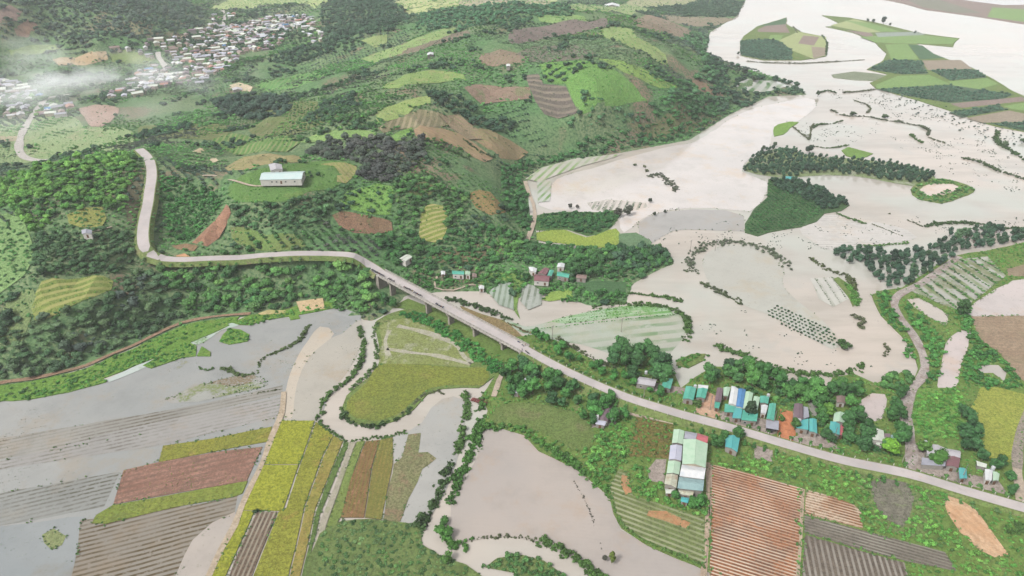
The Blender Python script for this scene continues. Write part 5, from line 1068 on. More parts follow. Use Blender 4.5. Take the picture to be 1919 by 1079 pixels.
# distant village: small plain houses, each its own object
VIL = [[(200,190),(190,183),(232,165),(262,135),(300,118),(255,102),(205,96),(200,88),(255,82),(300,72),(350,66),(392,56),(398,30),(412,24),(440,28),(436,52),(470,42),(520,28),(575,26),(592,34),(590,48),(545,60),(530,78),(520,92),(470,96),(440,105),(452,118),(425,134),(400,140),(385,160),(340,160),(300,165),(262,180)],
       [(-40,150),(0,148),(40,158),(60,175),(86,188),(120,196),(125,212),(80,220),(40,222),(0,226),(-40,222)], [(565,50),(582,46),(606,62),(616,76),(590,82),(570,74)], [(90,205),(130,200),(150,212),(110,222)], [(250,165),(330,140),(350,150),(280,176)]]
vc = [('white', 'white', 'white'), ('lightgrey', 'light grey', 'cream'), ('grey', 'grey', 'white'), ('terracotta', 'terracotta', 'cream'), ('cream', 'cream', 'cream'), ('purple', 'purple brown', 'grey'), ('blue', 'blue', 'white'), ('brown', 'brown', 'cream'), ('lilac', 'lilac', 'white')]
wts = [4, 7, 8, 2.5, 4, 5, .7, 6, 3]
rv = random.Random(5); VH = []; VPTS = []
for vi, P in enumerate(VIL):
    Pw = PW(P); x, y = lattice(Pw, 10.5 if vi == 0 else 11.5, .5, jit=.42, rng=np.random.default_rng(50 + vi))
    LINES_ok = np.ones(len(x), bool)
    for Pl, w in LINES: LINES_ok &= dist_line(Pl, x, y) > w + 3
    for a, b in zip(x[LINES_ok], y[LINES_ok]):
        if rv.random() < .82: VPTS.append((a, b, vi))
def vhouse_mesh(rc, wl, L_, w, h):
    hx, hy = L_ / 2, w / 2; rs = w * .2; V = [(-hx,-hy,-1),(hx,-hy,-1),(hx,hy,-1),(-hx,hy,-1),(-hx,-hy,h),(hx,-hy,h),(hx,hy,h),(-hx,hy,h),(-hx,0,h+rs),(hx,0,h+rs)]
    F = [(0,1,5,4),(1,2,6,9,5),(2,3,7,6),(3,0,4,8,7)]; k = len(V); e = .5; t = .15
    R_ = [(-hx-e,-hy-e,h-.08),(hx+e,-hy-e,h-.08),(hx+e,0,h+rs+.06),(-hx-e,0,h+rs+.06),(hx+e,hy+e,h-.08),(-hx-e,hy+e,h-.08)]
    V += R_; G = [(k,k+1,k+2,k+3),(k+3,k+2,k+4,k+5),(k,k+3,k+5),(k+1,k+4,k+2)]
    me = bpy.data.meshes.new('village_house'); me.from_pydata(V, [], F + G); me.materials.append(WALLM[wl]); me.materials.append(TIN[rc])
    me.polygons.foreach_set('material_index', [0] * len(F) + [1] * len(G)); me.uv_layers.new(name='UVMap')
    return me
vms = [[vhouse_mesh(c[0], c[2], rv.uniform(9, 14), rv.uniform(6, 8.5), rv.uniform(3, 5.5)) for _ in range(3)] for c in vc]
grp_n = ['main valley village', 'smoky end of the village', 'hamlet right of the village', 'hamlet under the smoke', 'lower edge of the village']
VPTS = [p for p in VPTS if visible(np.array([p[0]]), np.array([p[1]]), 8., 40, 20)[0]]
rv.shuffle(VPTS); VPTS.sort(key=lambda p: p[1])
for k_i, (a, b, vi) in enumerate(VPTS[:300]):
    ci = rv.choices(range(len(vc)), wts)[0]; o = bpy.data.objects.new('village_house', rv.choice(vms[ci])); COL.objects.link(o)
    o.location = (a, b, float(H(a, b)) + .2); o.rotation_euler.z = rv.choice((.5, .5 + math.pi / 2)) + rv.uniform(-.25, .25); sc = rv.uniform(.58, .86); o.scale = (sc, sc, sc)
    tag(o, 'small %s roofed house in the %s' % (vc[ci][1], grp_n[vi]), 'house', '%s roofed houses of the %s' % (vc[ci][1], grp_n[vi])); EXCL.append((np.array([(a-4,b-3.5),(a+4,b-3.5),(a+4,b+3.5),(a-4,b+3.5)]), np.array((a-4.,b-3.5)), np.array((a+4.,b+3.5))))
RV_ = []; RF_ = []; RM_ = []      # the farthest roofs beyond the first 300, one mass
for a, b, vi in VPTS[300:]:
    ci = rv.choices(range(len(vc)), wts)[0]; me = rv.choice(vms[ci]); sc = rv.uniform(.6, .92); an = rv.choice((.5, .5 + math.pi / 2)) + rv.uniform(-.25, .25); c_, q_ = math.cos(an) * sc, math.sin(an) * sc; z = float(H(a, b)) + .2; k = len(RV_)
    RV_ += [(v.co.x * c_ - v.co.y * q_ + a, v.co.x * q_ + v.co.y * c_ + b, v.co.z * sc + z) for v in me.vertices]; RF_ += [[i + k for i in p.vertices] for p in me.polygons]; RM_ += [ci * 2 + p.material_index for p in me.polygons]
if RV_:
    o = mesh_obj('distant_rooftops', RV_, RF_, [m_ for c in vc for m_ in (WALLM[c[2]], TIN[c[0]])]); o.data.polygons.foreach_set('material_index', RM_); o.data.uv_layers.new(name='UVMap')
    tag(o, 'the farthest small roofs of the valley village merging into one mass', 'houses', kind='stuff')
print('village houses', len(VPTS))

# ------------------------------------------------------------------ vegetation
rg = np.random.default_rng(21)
PR_TREE = [crown(rg, 1, .72, 6, 110, .17) for _ in range(3)]
PR_BUSH = [crown(rg, 1, .6, 4, 70, .24, core=ico(0)) for _ in range(3)]
PR_CONE = [crown(rg, 1, 1.05, 6, 90, .17, cone=.75) for _ in range(3)]
PR_TUFT = [crown(rg, 1, .45, 2, 36, .34, core=ico(0)) for _ in range(2)]
PR_PALM = []
for _ in range(2):      # banana / palm like rosettes: long arching blades
    V = []; F = []; A = []
    for i in range(11):
        a = i * 2.4 + rg.random() * .4; L_ = rg.uniform(.85, 1.15); up = rg.uniform(.35, .9); u = np.array([math.cos(a), math.sin(a), 0]); w_ = np.array([-math.sin(a), math.cos(a), 0]) * .15
        b = len(V)
        for t, wk in ((0, .4), (.35, 1), (.7, .9), (1, .15)):
            c = u * L_ * t + np.array([0, 0, .55 + up * t - 1.15 * t * t]); V += [(c - w_ * wk).tolist(), (c + w_ * wk).tolist()]
        F += [(b, b + 1, b + 3, b + 2), (b + 2, b + 3, b + 5, b + 4), (b + 4, b + 5, b + 7, b + 6)]; sh = rg.uniform(.4, .9); A += [sh, sh, sh * .8]
    PR_PALM.append((np.array(V), F, A))
G_NAT = [(60,92,50), (84,120,60), (108,148,72), (70,104,58), (128,160,80)]
G_DARK = [(52,80,54), (66,96,62), (60,84,60), (84,108,74)]
G_GREY = [(82,98,76), (98,112,88), (112,122,96), (86,96,86)]
G_BRIGHT = [(96,144,60), (122,168,74), (84,128,58), (140,180,84)]
G_PURP = [(84,82,74), (98,92,82), (78,90,68), (110,104,88)]
G_YEL = [(136,156,70), (120,150,66), (150,166,80), (96,130,60)]
def gz(x, y): return np.maximum(H(x, y), np.where(pip(LW, x, y), LZ, 0))
def pts(x, y, s0, s1, cols, zs=(.8, 1.2), k=1.0, tn_=40, sink=.1, mixr=.35):
    n = len(x); sz = s0 + (s1 - s0) * RNG.random(n) ** 1.5
    sz = sz * .9
    return np.c_[x, y, gz(x, y) - sink, sz, RNG.uniform(zs[0], zs[1], n), tints(cols, n, x, y, tn_, k=k, mixr=mixr)]
VK = 1.12
BANK = {k: [] for k in ('tree', 'bush', 'tuft', 'palm', 'cone')}
def fill(P, sp_, s0, s1, cols, kind='bush', th=0, sy=None, jit=.45, chk=True, keep=1.0, world=False, **k):
    Pw = np.asarray(P) if world else PW(P)
    x, y = lattice(Pw, sp_, th, sy, jit)
    ok = np.ones(len(x), bool)
    if keep < 1: ok &= RNG.random(len(x)) < keep
    x, y = x[ok], y[ok]
    if not len(x): return 0
    ok = visible(x, y, gz(x, y))
    if chk: ok &= free(x, y)
    x, y = x[ok], y[ok]
    if len(x): BANK[kind].append(pts(x, y, s0, s1, cols, k=VK, **k))
    return len(x)
# woods and plantations with a character of their own (outline, spacing, size, colours)
WOODS = [
 ([(300,508),(340,502),(400,498),(450,497),(560,492),(640,492),(690,505),(735,530),(760,550),(730,575),(690,590),(640,575),(600,555),(560,572),(430,590),(360,600),(320,560),(300,530)], 4.6, 2.2, 4.2, G_NAT + [(74,124,66)], 'tree'),
 ([(-60,600),(0,590),(60,600),(110,596),(180,565),(215,545),(240,510),(300,510),(320,560),(350,600),(300,625),(200,668),(60,708),(0,716),(-60,730)], 4.6, 2.0, 3.8, [(78,100,66), (92,112,74), (70,96,56), (110,126,80), (96,104,88)], 'tree'),
 ([(-60,350),(0,338),(60,318),(140,300),(200,290),(255,296),(262,330),(240,350),(235,400),(200,390),(120,395),(60,440),(30,400),(-60,400)], 4.4, 1.8, 3.4, [(84,124,56), (112,154,66), (136,172,78), (96,140,62), (70,108,54)], 'tree'),
 ([(60,440),(110,430),(150,442),(215,430),(240,440),(250,490),(230,515),(200,516),(130,520),(75,526),(60,500)], 3.8, 1.7, 2.9, [(76,104,62), (92,120,70), (70,96,58), (104,128,78)], 'tree'),
 ([(300,330),(340,335),(400,352),(420,375),(405,405),(372,440),(350,455),(318,440),(305,400),(298,360)], 3.2, 1.2, 2.2, [(70,118,58), (88,140,66), (64,104,54)], 'bush'),
 ([(432,386),(480,384),(540,380),(600,362),(655,345),(650,375),(620,395),(600,420),(560,436),(500,436),(440,428),(425,410)], 4.2, 1.6, 3.2, [(70,100,62), (88,118,72), (76,108,62), (102,130,80)], 'tree'),
 ([(568,290),(600,266),(640,260),(700,258),(750,258),(792,264),(800,290),(772,318),(740,340),(690,340),(668,330),(664,305),(620,300)], 4.4, 2.2, 3.8, G_PURP, 'tree'),
 ([(395,195),(440,180),(500,176),(545,188),(548,205),(520,220),(480,226),(420,214)], 5, 2.6, 4.2, [(58,78,60), (70,88,68), (80,98,76)], 'tree'),
 ([(800,170),(840,175),(880,190),(900,215),(960,230),(960,250),(920,246),(880,240),(850,215),(810,200),(790,185)], 5, 2.2, 4.2, G_DARK, 'tree'),
 ([(660,340),(735,345),(780,330),(850,350),(880,370),(860,420),(840,440),(780,440),(735,430),(735,350)], 4, 1.6, 3.0, G_NAT, 'tree'),
 ([(940,290),(1000,300),(1100,262),(1200,240),(1340,190),(1360,212),(1290,256),(1150,286),(1000,312),(985,336),(990,395),(1000,440),(960,420),(940,350)], 4.4, 1.8, 3.2, [(60,100,52), (74,116,60), (84,128,66)], 'tree'),
 ([(1060,195),(1150,208),(1250,190),(1300,140),(1320,110),(1300,90),(1260,60),(1200,50),(1300,60),(1330,72),(1318,102),(1362,132),(1366,208),(1300,225),(1180,240),(1100,250),(1040,240)], 5, 2.0, 3.8, [(70,108,60), (84,122,70), (98,132,84), (66,96,66)], 'tree'),
 ([(1364,190),(1362,166),(1400,142),(1440,150),(1480,152),(1512,177),(1440,179),(1395,204)], 5.5, 2.4, 3.6, G_DARK, 'tree'),
 ([(700,440),(790,440),(900,430),(985,440),(1010,456),(1110,466),(1180,462),(1245,466),(1262,492),(1225,508),(1184,528),(1150,524),(1090,500),(1000,496),(960,490),(900,500),(840,498),(800,500),(760,500),(720,490)], 4, 1.5, 3.2, [(62,100,52), (80,122,60), (72,104,60), (110,150,72)], 'tree'),
 ([(730,505),(800,500),(850,520),(900,505),(990,510),(1000,535),(1080,530),(1175,555),(1168,566),(1120,570),(1010,562),(900,535),(830,544),(780,545)], 3.6, 1.0, 2.6, [(76,118,58), (98,144,68), (64,100,52)], 'bush'),
 ([(1170,440),(1240,464),(1262,490),(1220,508),(1150,500),(1150,465)], 5.0, 2.4, 3.8, [(56,84,52), (70,98,62), (84,104,78)], 'tree'),
 ([(1005,406),(1060,399),(1130,400),(1160,394),(1158,408),(1138,430),(1100,440),(1060,428),(1008,428)], 3.4, 1.5, 2.3, [(56,96,50), (70,112,58)], 'tree'),
 ([(0,0),(330,-8),(380,20),(380,50),(330,66),(260,80),(150,86),(60,84),(0,84),(-100,80),(-100,0)], 7.5, 2.8, 4.6, G_DARK + G_GREY, 'tree'),
 ([(600,0),(660,-6),(740,10),(780,30),(740,60),(690,66),(640,90),(560,120),(500,118),(560,90),(610,84),(600,50)], 7, 2.8, 4.4, G_DARK, 'tree'),
 ([(780,30),(880,14),(1000,8),(1060,16),(1080,30),(950,46),(860,60),(780,56)], 7, 2.4, 3.8, [(78,116,76), (90,130,84), (70,100,70)], 'tree'),
 ([(1205,14),(1290,2),(1392,4),(1384,28),(1340,34),(1250,24)], 7, 2.6, 3.6, G_DARK, 'tree'),
]
WPW = []
for P, sp_, s0, s1, cols, kd in WOODS:
    Pw = PW(P); d = max(1, (Pw[:, 1].mean() / 420) ** .5) if sp_ < 6 else 1
    fill(Pw, sp_ * d * .84, s0 * d ** .6 * .7, s1 * d ** .6 * 1.12, cols, kd, world=True, tn_=14, zs=(.6, 1.4)); WPW.append(Pw)
    fill(Pw, sp_ * d * .8, .7 * d, 1.6 * d, cols[1:] + [(104,140,76)], 'bush', world=True, tn_=12)
# patchwork of small plots over the rest of the hills
foot_in = FW[:]
sr = np.random.default_rng(9)
cellx, celly = lattice(np.array([(-1400, 200), (1100, 200), (1100, 2000), (-1400, 2000)]), 85, .3, jit=.5, rng=sr)
k_ = pip(FW, cellx, celly) & visible(cellx, celly, gz(cellx, celly), 420, 160); cellx, celly = cellx[k_], celly[k_]
PAL = [G_NAT, G_DARK, G_GREY, [(92,132,70), (110,150,80), (78,114,62)], [(118,136,92), (132,144,102), (104,124,84)], G_PURP + G_NAT[:2], [(100,150,76), (120,166,86), (88,130,70)]]
for i in range(len(cellx)):
    cx_, cy_ = cellx[i], celly[i]; R_ = 95; th = float(ang((500, 200), (520, 190))) * 0 + sr.uniform(-.9, .9); fa = cy_ / 500
    rowy = sr.random() < .6; sp_ = (3.4 if rowy else 3.0) * max(1, fa ** .75); sy = sp_ * (1.25 if rowy else 1)
    sq = np.array([(cx_ - R_, cy_ - R_), (cx_ + R_, cy_ - R_), (cx_ + R_, cy_ + R_), (cx_ - R_, cy_ + R_)])
    x, y = lattice(sq, sp_ * (.8 if rowy else 1), th, sy * (1.25 if rowy else 1), .16 if rowy else .48, rng=sr)
    near = np.argmin((x[:, None] + (vnoise(x, y, 30, 3)[:, None] - .5) * 26 - cellx[None]) ** 2 + (y[:, None] + (vnoise(x, y, 30, 4)[:, None] - .5) * 26 - celly[None]) ** 2, 1) == i
    x, y = x[near], y[near]
    if not len(x): continue
    ok = pip(FW, x, y) & visible(x, y, gz(x, y)); x, y = x[ok], y[ok]
    ok = free(x, y)
    for Pw in WPW: ok &= ~pip(Pw, x, y)
    ok &= fbm(x, y, 45, 12) > (.36 if rowy else .30); x, y = x[ok], y[ok]
    if not len(x): continue
    pal = PAL[sr.integers(len(PAL))]; big = sr.uniform(.9, 1.35) * max(1, fa ** .6)
    BANK['bush'].append(pts(x, y, .75 * big, 1.6 * big, pal, tn_=30, k=VK))
    # a few taller trees and hedgerows of trees among the plots
    j = (fbm(x, y, 38, 33) > .60) & (RNG.random(len(x)) < .5)
    if j.any(): BANK['tree'].append(pts(x[j], y[j], 1.9 * max(1, fa ** .5), 3.4 * max(1, fa ** .5), G_DARK + G_NAT[:2], k=VK))
for P, c1, rw in FIELDS:      # the crop itself on each hill field
    g_ = (c1[0] * .62, c1[1] * .8, c1[2] * .62); yv = W(*P[0])[1] / 500; fsp = (2.6 if rw else 2.9) * max(1, yv ** .8)
    fill(P, fsp, .45 * max(1, yv ** .7), 1.0 * max(1, yv ** .7), [g_, (c1[0] * .8, c1[1] * .92, c1[2] * .75), (c1[0] * .5, c1[1] * .66, c1[2] * .55)], 'tuft', th=rw[0] if rw else .4, sy=rw[1] if rw else None, jit=.2 if rw else .45, chk=False, keep=.85 if c1[1] > c1[0] else .5, tn_=20)
for nm, o, mt in EDGES:      # weedy bunds round the fields and the crop standing in them
    seg = np.roll(o, -1, 0) - o; ln = np.hypot(*seg.T); k = np.repeat(np.arange(len(o)), np.maximum(1, (ln / (1.0 if nm != 'flooded_field' else 2.2)).astype(int)))
    t = RNG.random(len(k)); x = o[k, 0] + seg[k, 0] * t + RNG.normal(0, .45, len(k)); y = o[k, 1] + seg[k, 1] * t + RNG.normal(0, .45, len(k))
    ok = (fbm(x, y, 12, 88) > (.47 if nm != 'flooded_field' else .55)) & visible(x, y, x * 0)
    if ok.any(): BANK['tuft'].append(pts(x[ok], y[ok], .22, .6, [(96,126,66), (118,144,78), (130,134,84)], tn_=10, sink=-.15))
    if nm in ('paddy_field', 'crop_field', 'rice_field', 'grass_field', 'fallow_field'):
        x, y = lattice(o, 1.5, jit=.5); ok = (fbm(x, y, 7, 90) > .46) & visible(x, y, x * 0); x, y = x[ok], y[ok]
        if len(x): BANK['tuft'].append(pts(x, y, .14, .34, {'paddy_field': [(132,138,64), (150,150,70), (118,128,62)], 'crop_field': [(130,112,70), (112,118,62)], 'rice_field': [(150,160,72), (134,150,66)]}.get(nm, [(104,128,72), (124,140,82)]), tn_=8, sink=-.22))
for PR in (PR1, PR2):       # growth on the embankment sides
    for sd_ in (-1, 1):
        for _ in range(2):
            i = RNG.integers(1, len(PR) - 1, int(len(PR) * 2.6)); d = PR[i + 1, :2] - PR[i - 1, :2]; d = d / np.linalg.norm(d, axis=1)[:, None]; off = RNG.uniform(4.4, 7.2, len(i)) * sd_
            x = PR[i, 0] - d[:, 1] * off; y = PR[i, 1] + d[:, 0] * off; k = visible(x, y, PR[i, 2]) & (fbm(x, y, 14, 23) > .4)
            A2 = pts(x[k], y[k], .5, 1.2, [(84,124,60), (104,146,70), (120,140,84)]); A2[:, 2] = np.maximum(A2[:, 2], PR[i[k], 2] - .45 * (np.abs(off[k]) - 3.4) - .3); BANK['bush'].append(A2)
for P in VIL: fill(P, 6.0, 2.0, 3.9, G_DARK + G_NAT, 'tree')
# drowned weeds breaking the wide flood
FLP = [(1190,420),(1270,330),(1400,240),(1520,180),(1620,150),(1900,260),(1919,420),(1740,440),(1560,480),(1640,560),(1700,680),(1560,700),(1340,650),(1300,600),(1290,500)]
Pw = PW(FLP); x, y = lattice(Pw, 2.6); k = (fbm(x, y, 60, 71) > .55) & (fbm(x, y, 7, 72) > .60) & (samp(HT, x, y) < 0); x, y = x[k], y[k]; k = visible(x, y, x * 0); x, y = x[k], y[k]
BANK['tuft'].append(pts(x, y, .3, .8, G_GREY + [(104,108,92)], k=.9))
Pw = PW([(0,752),(190,714),(420,610),(640,580),(676,640),(602,790),(530,788),(515,850),(392,1082),(0,1079)]); x, y = lattice(Pw, 1.0, thH, 2.0, .3); k = (fbm(x, y, 40, 75) > .5) & (fbm(x, y, 9, 76) > .56); x, y = x[k], y[k]
BANK['tuft'].append(pts(x, y, .12, .34, [(124,132,104), (138,142,112), (130,120,100)], k=1.2))
# low land by the road, river island, banks
fill(LAND, 2.1, .5, 1.25, [(84,124,56), (110,152,68), (96,134,62), (132,160,80)], 'tuft', keep=.8, tn_=14)
fill(ISL, 2.6, .5, 1.0, [(88,124,60), (110,142,72), (128,150,84)], 'tuft', keep=.6)
fill([(745,590),(780,584),(850,620),(905,655),(940,690),(925,700),(890,678),(850,645),(800,612)], 2.3, 1.3, 2.4, [(60,112,50), (74,128,56), (88,140,64)], 'bush', chk=False)
fill([(600,1000),(640,978),(720,976),(790,988),(792,1020),(830,1046),(872,1058),(905,1082),(960,1160),(595,1160)], 1.35, .6, 1.3, [(84,114,58), (104,134,68), (74,100,54), (124,144,84)], 'bush', tn_=10, zs=(.5,.9), chk=False)
fill([(905,1062),(930,1045),(980,1040),(1020,1050),(1060,1082),(1100,1120),(1040,1150),(1000,1100),(960,1075)], 2.0, .9, 1.7, [(84,118,62), (104,136,72)], 'bush', chk=False)
fill([(1340,872),(1450,845),(1600,885),(1770,925),(1766,985),(1800,1010),(1840,1040),(1890,1045),(1919,1079),(1790,1079),(1790,1040),(1620,995),(1612,955),(1500,910)], 2.4, .7, 1.5, [(84,132,56), (112,160,68), (132,170,76), (96,124,66)], 'bush', tn_=12)
fill([(1080,850),(1110,842),(1120,800),(1160,790),(1185,815),(1175,860),(1160,880),(1142,912),(1110,885)], 2.2, .9, 1.7, G_BRIGHT, 'bush', tn_=12)
fill([(1185,880),(1250,860),(1250,905),(1280,935),(1330,905),(1328,975),(1250,948),(1188,925)], 2.2, .8, 1.6, G_BRIGHT, 'bush', tn_=12)
fill([(1705,745),(1790,730),(1812,770),(1812,820),(1740,828),(1712,815)], 2.4, .8, 1.6, G_BRIGHT, 'bush', tn_=12)
fill([(1192,780),(1262,796),(1252,862),(1176,856)], 2.2, .5, 1.1, [(130,112,64), (110,116,54), (150,116,74), (96,116,56)], 'tuft', tn_=8, chk=False)
fill([(1360,735),(1460,715),(1560,745),(1560,800),(1600,820),(1700,860),(1640,850),(1560,830),(1520,820),(1480,770)], 2.6, 1.1, 2.2, G_NAT, 'bush')
for P in ([(1636,552),(1655,548),(1672,556),(1676,575),(1692,605),(1716,645),(1722,680),(1700,672),(1690,632),(1655,595)], [(1690,560),(1712,590),(1745,612),(1768,640),(1768,690),(1758,735),(1735,725),(1735,680),(1722,640),(1700,605)],
          [(1800,560),(1815,590),(1840,640),(1875,670),(1905,705),(1919,725),(1890,745),(1845,735),(1840,720),(1880,718),(1850,690),(1820,650),(1800,610)], [(1788,575),(1815,572),(1812,600),(1790,600)], [(1800,690),(1830,640),(1850,690),(1835,705),(1870,728),(1810,725)]):
    fill(P, 2.7, 1.2, 2.4, [(70,116,54), (90,138,62), (64,100,52)], 'bush')
fill([(1668,700),(1700,695),(1712,720),(1700,735),(1650,730),(1640,712)], 3, 1.6, 2.8, G_NAT, 'tree')
for P in FAR_ORCH: fill(P, 5.2, 1.9, 2.7, [(74,100,74), (84,112,82), (64,92,70)], 'tree', th=.2, jit=.15)
fill([(1440,337),(1480,335),(1530,352),(1560,372),(1545,396),(1528,414),(1500,424),(1440,434),(1420,441),(1398,434),(1398,420),(1412,396),(1438,372)], 3.3, 1.25, 1.7, [(66,106,54), (58,94,50), (78,118,62)], 'bush', th=ang((1400, 430), (1520, 420)), jit=.12)
fill([(1706,355),(1745,335),(1790,340),(1827,355),(1800,370),(1765,382),(1722,374)], 3, 1.0, 2.2, G_NAT, 'bush')
for P in ([(412,640),(430,616),(450,620),(468,628),(465,640),(430,646)], [(270,685),(335,650),(350,640),(368,650),(366,668),(340,672),(285,690)], [(60,738),(110,716),(170,700),(240,675),(290,652),(340,632),(290,672),(200,705),(130,732)], [(0,752),(0,738),(60,735),(130,722),(190,708),(200,716),(130,735),(60,748)], [(435,605),(470,592),(560,574),(628,568),(632,578),(560,590),(470,610)]):
    fill(P, 2.0, .7, 1.4, [(84,132,56), (104,150,64), (74,112,52)], 'bush', chk=False)
fill(fill_bank, 2.4, .6, 1.3, [(84,132,56), (104,150,64), (74,112,52), (120,140,80)], 'bush', chk=True)
# crops planted in visible rows
fill([(1030,603),(1085,588),(1130,579),(1200,571),(1256,580),(1275,590),(1240,600),(1150,612),(1060,618),(990,618),(960,610),(985,612)], 1.5, .5, .8, [(90,140,66), (104,156,76)], 'tuft', th=thT, sy=5.5, jit=.2, chk=False, keep=.7)
fill([(918,546),(935,534),(956,532),(960,556),(960,574),(935,566)], 2.2, .4, .7, G_DARK, 'tuft', th=thP, sy=3.2, jit=.15, chk=False); fill([(982,534),(998,538),(1013,549),(1012,566),(990,572),(978,565)], 2.6, .4, .7, G_DARK, 'tuft', th=thP, sy=4, jit=.15, chk=False)
fill([(1100,381),(1138,376),(1208,381),(1212,388),(1170,398),(1110,392)], 2.8, .6, 1.0, G_GREY, 'tuft', th=ang((1120, 395), (1130, 378)), sy=5, jit=.12, chk=False)
fill([(1005,318),(1080,298),(1160,290),(1140,296),(1060,318),(1015,336)], 2.2, .5, .9, G_BRIGHT, 'tuft', th=thS, sy=5.5, jit=.12, chk=False)
fill([(1519,522),(1560,521),(1590,560),(1560,574),(1535,560)], 2.0, .5, .8, [(96,108,72), (110,120,84)], 'tuft', th=ang((1525, 525), (1555, 572)), sy=5.2, jit=.12, chk=False)
fill([(1702,545),(1745,515),(1790,488),(1850,482),(1884,518),(1830,560),(1798,582),(1765,572),(1735,558)], 2.3, .8, 1.6, [(80,120,58), (100,134,66), (90,110,70)], 'bush', th=thP, sy=7, jit=.2, chk=False)
for i in range(13):       # drowned furrow hedges of the far right flats
    a = (1632 + 21 * i, 186 + 7.2 * i); b = (1690 + 21 * i, 170 + 7.2 * i + i * .4); A_ = W(*a); B_ = W(*b); nn_ = int(np.hypot(B_[0] - A_[0], B_[1] - A_[1]) / 3.4)
    t = np.linspace(0, 1, nn_); x = A_[0] + (B_[0] - A_[0]) * t + RNG.normal(0, 1.6, nn_); y = A_[1] + (B_[1] - A_[1]) * t + RNG.normal(0, 3.0, nn_); k = fbm(x, y, 22, i) > .42
    BANK['bush'].append(pts(x[k], y[k], .6, 1.6, G_GREY + [(84,104,66)]))
fill([(930,470),(1000,455),(1090,470),(1150,485),(1100,505),(990,497)], 3.4, 1.5, 2.2, [(84,130,60), (104,150,70), (70,112,54)], 'palm')
fill([(1320,100),(1362,130),(1366,205),(1340,212),(1330,150)], 5, 2.6, 4, G_DARK, 'tree', chk=False)
LBL = {'tree': ('woodland', 'woodland'), 'bush': ('scrub_vegetation', 'scrub'), 'tuft': ('weeds', 'weeds'), 'palm': ('banana_undergrowth', 'banana plants'), 'cone': ('plantation_vegetation', 'plantation')}
LBT = {'tree': 'dense green tree canopy covering the hills and hollows', 'bush': 'bushes and low crops in loose rows over hills and banks', 'tuft': 'low weeds and grass tufts on the flat land by the road and river', 'palm': 'banana plants growing on the lower slope above the riverside farms', 'cone': ''}
PRO = {'tree': PR_TREE, 'bush': PR_BUSH, 'tuft': PR_TUFT, 'palm': PR_PALM, 'cone': PR_CONE}
for k, L_ in BANK.items():
    if L_:
        A_ = np.concatenate(L_); print(k, len(A_)); scatter(LBL[k][0], A_, PRO[k], LBT[k], LBL[k][1])

# ------------------------------------------------------------------ single trees (each a thing: crown and trunk)
def crown_me(name, p):
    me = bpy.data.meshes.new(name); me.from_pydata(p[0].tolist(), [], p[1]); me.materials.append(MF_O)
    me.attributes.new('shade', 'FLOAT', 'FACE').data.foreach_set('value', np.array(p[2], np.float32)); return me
def trunk_me(h, r, spread):
    m = MB(); m.tube((0, 0, -.6), (.04, .02, h * .55), r, r * .75, 7)
    for i in range(4):
        a = i * 1.6 + .3; m.tube((.04, .02, h * .5), (math.cos(a) * spread, math.sin(a) * spread, h), r * .55, r * .22, 5)
    me = bpy.data.meshes.new('trunk'); me.from_pydata([tuple(v) for v in m.V], [], m.F); me.materials.append(M_BARK); return me
BIG = [crown_me('crown', crown(rg, 1, .8, 9, 260, .15, z0=.35)) for _ in range(4)]
CON = [crown_me('crown', crown(rg, 1, 1.1, 7, 170, .16, cone=.7, z0=.2)) for _ in range(3)]
RND = [crown_me('crown', crown(rg, 1, .62, 5, 130, .2, z0=.02)) for _ in range(3)]
TRK = trunk_me(1.0, .08, .4); TRK2 = trunk_me(.7, .06, .25)
def tree(x, y, s, zs, kind, col, name, label, cat, group):
    r = empty(name, (x, y, float(gz(np.array([x]), np.array([y]))[0])), random.random() * 6.283); r.scale = (s, s, s * zs)
    me = random.choice({'big': BIG, 'cone': CON, 'round': RND}[kind]); c = bpy.data.objects.new('crown', me); c.parent = r; COL.objects.link(c); c.color = (*col, 1)
    t = bpy.data.objects.new('trunk', TRK if kind != 'round' else TRK2); t.parent = r; COL.objects.link(t)
    tag(r, label, cat, group); return r
def grove(P, sp_, s0, s1, cols, kind, name, label, cat, group, th=0, sy=None, jit=.4, zs=(.85, 1.15), chk=False, lim=999, keep=1.0, hfree=True):
    Pw = PW(P); x, y = lattice(Pw, sp_, th, sy, jit, rng=rg)
    ok = rg.random(len(x)) < keep
    if chk: ok &= free(x, y)
    if hfree:
        for q, _ in HRECT:
            c = q.mean(0); ok &= ~pip(c + (q - c) * 1.12, x, y)
        for Pl, w in LINES: ok &= dist_line(Pl, x, y) > w - 1.0
    x, y = x[ok], y[ok]; o = np.argsort(y); x, y = x[o], y[o]
    T = tints(cols, len(x), x, y, 18, rng=rg)
    for i in range(min(lim, len(x))): tree(x[i], y[i], rg.uniform(s0, s1), rg.uniform(*zs), kind, T[i], name, label, cat, group)
    return x[lim:], y[lim:], T[lim:]
nT = 0
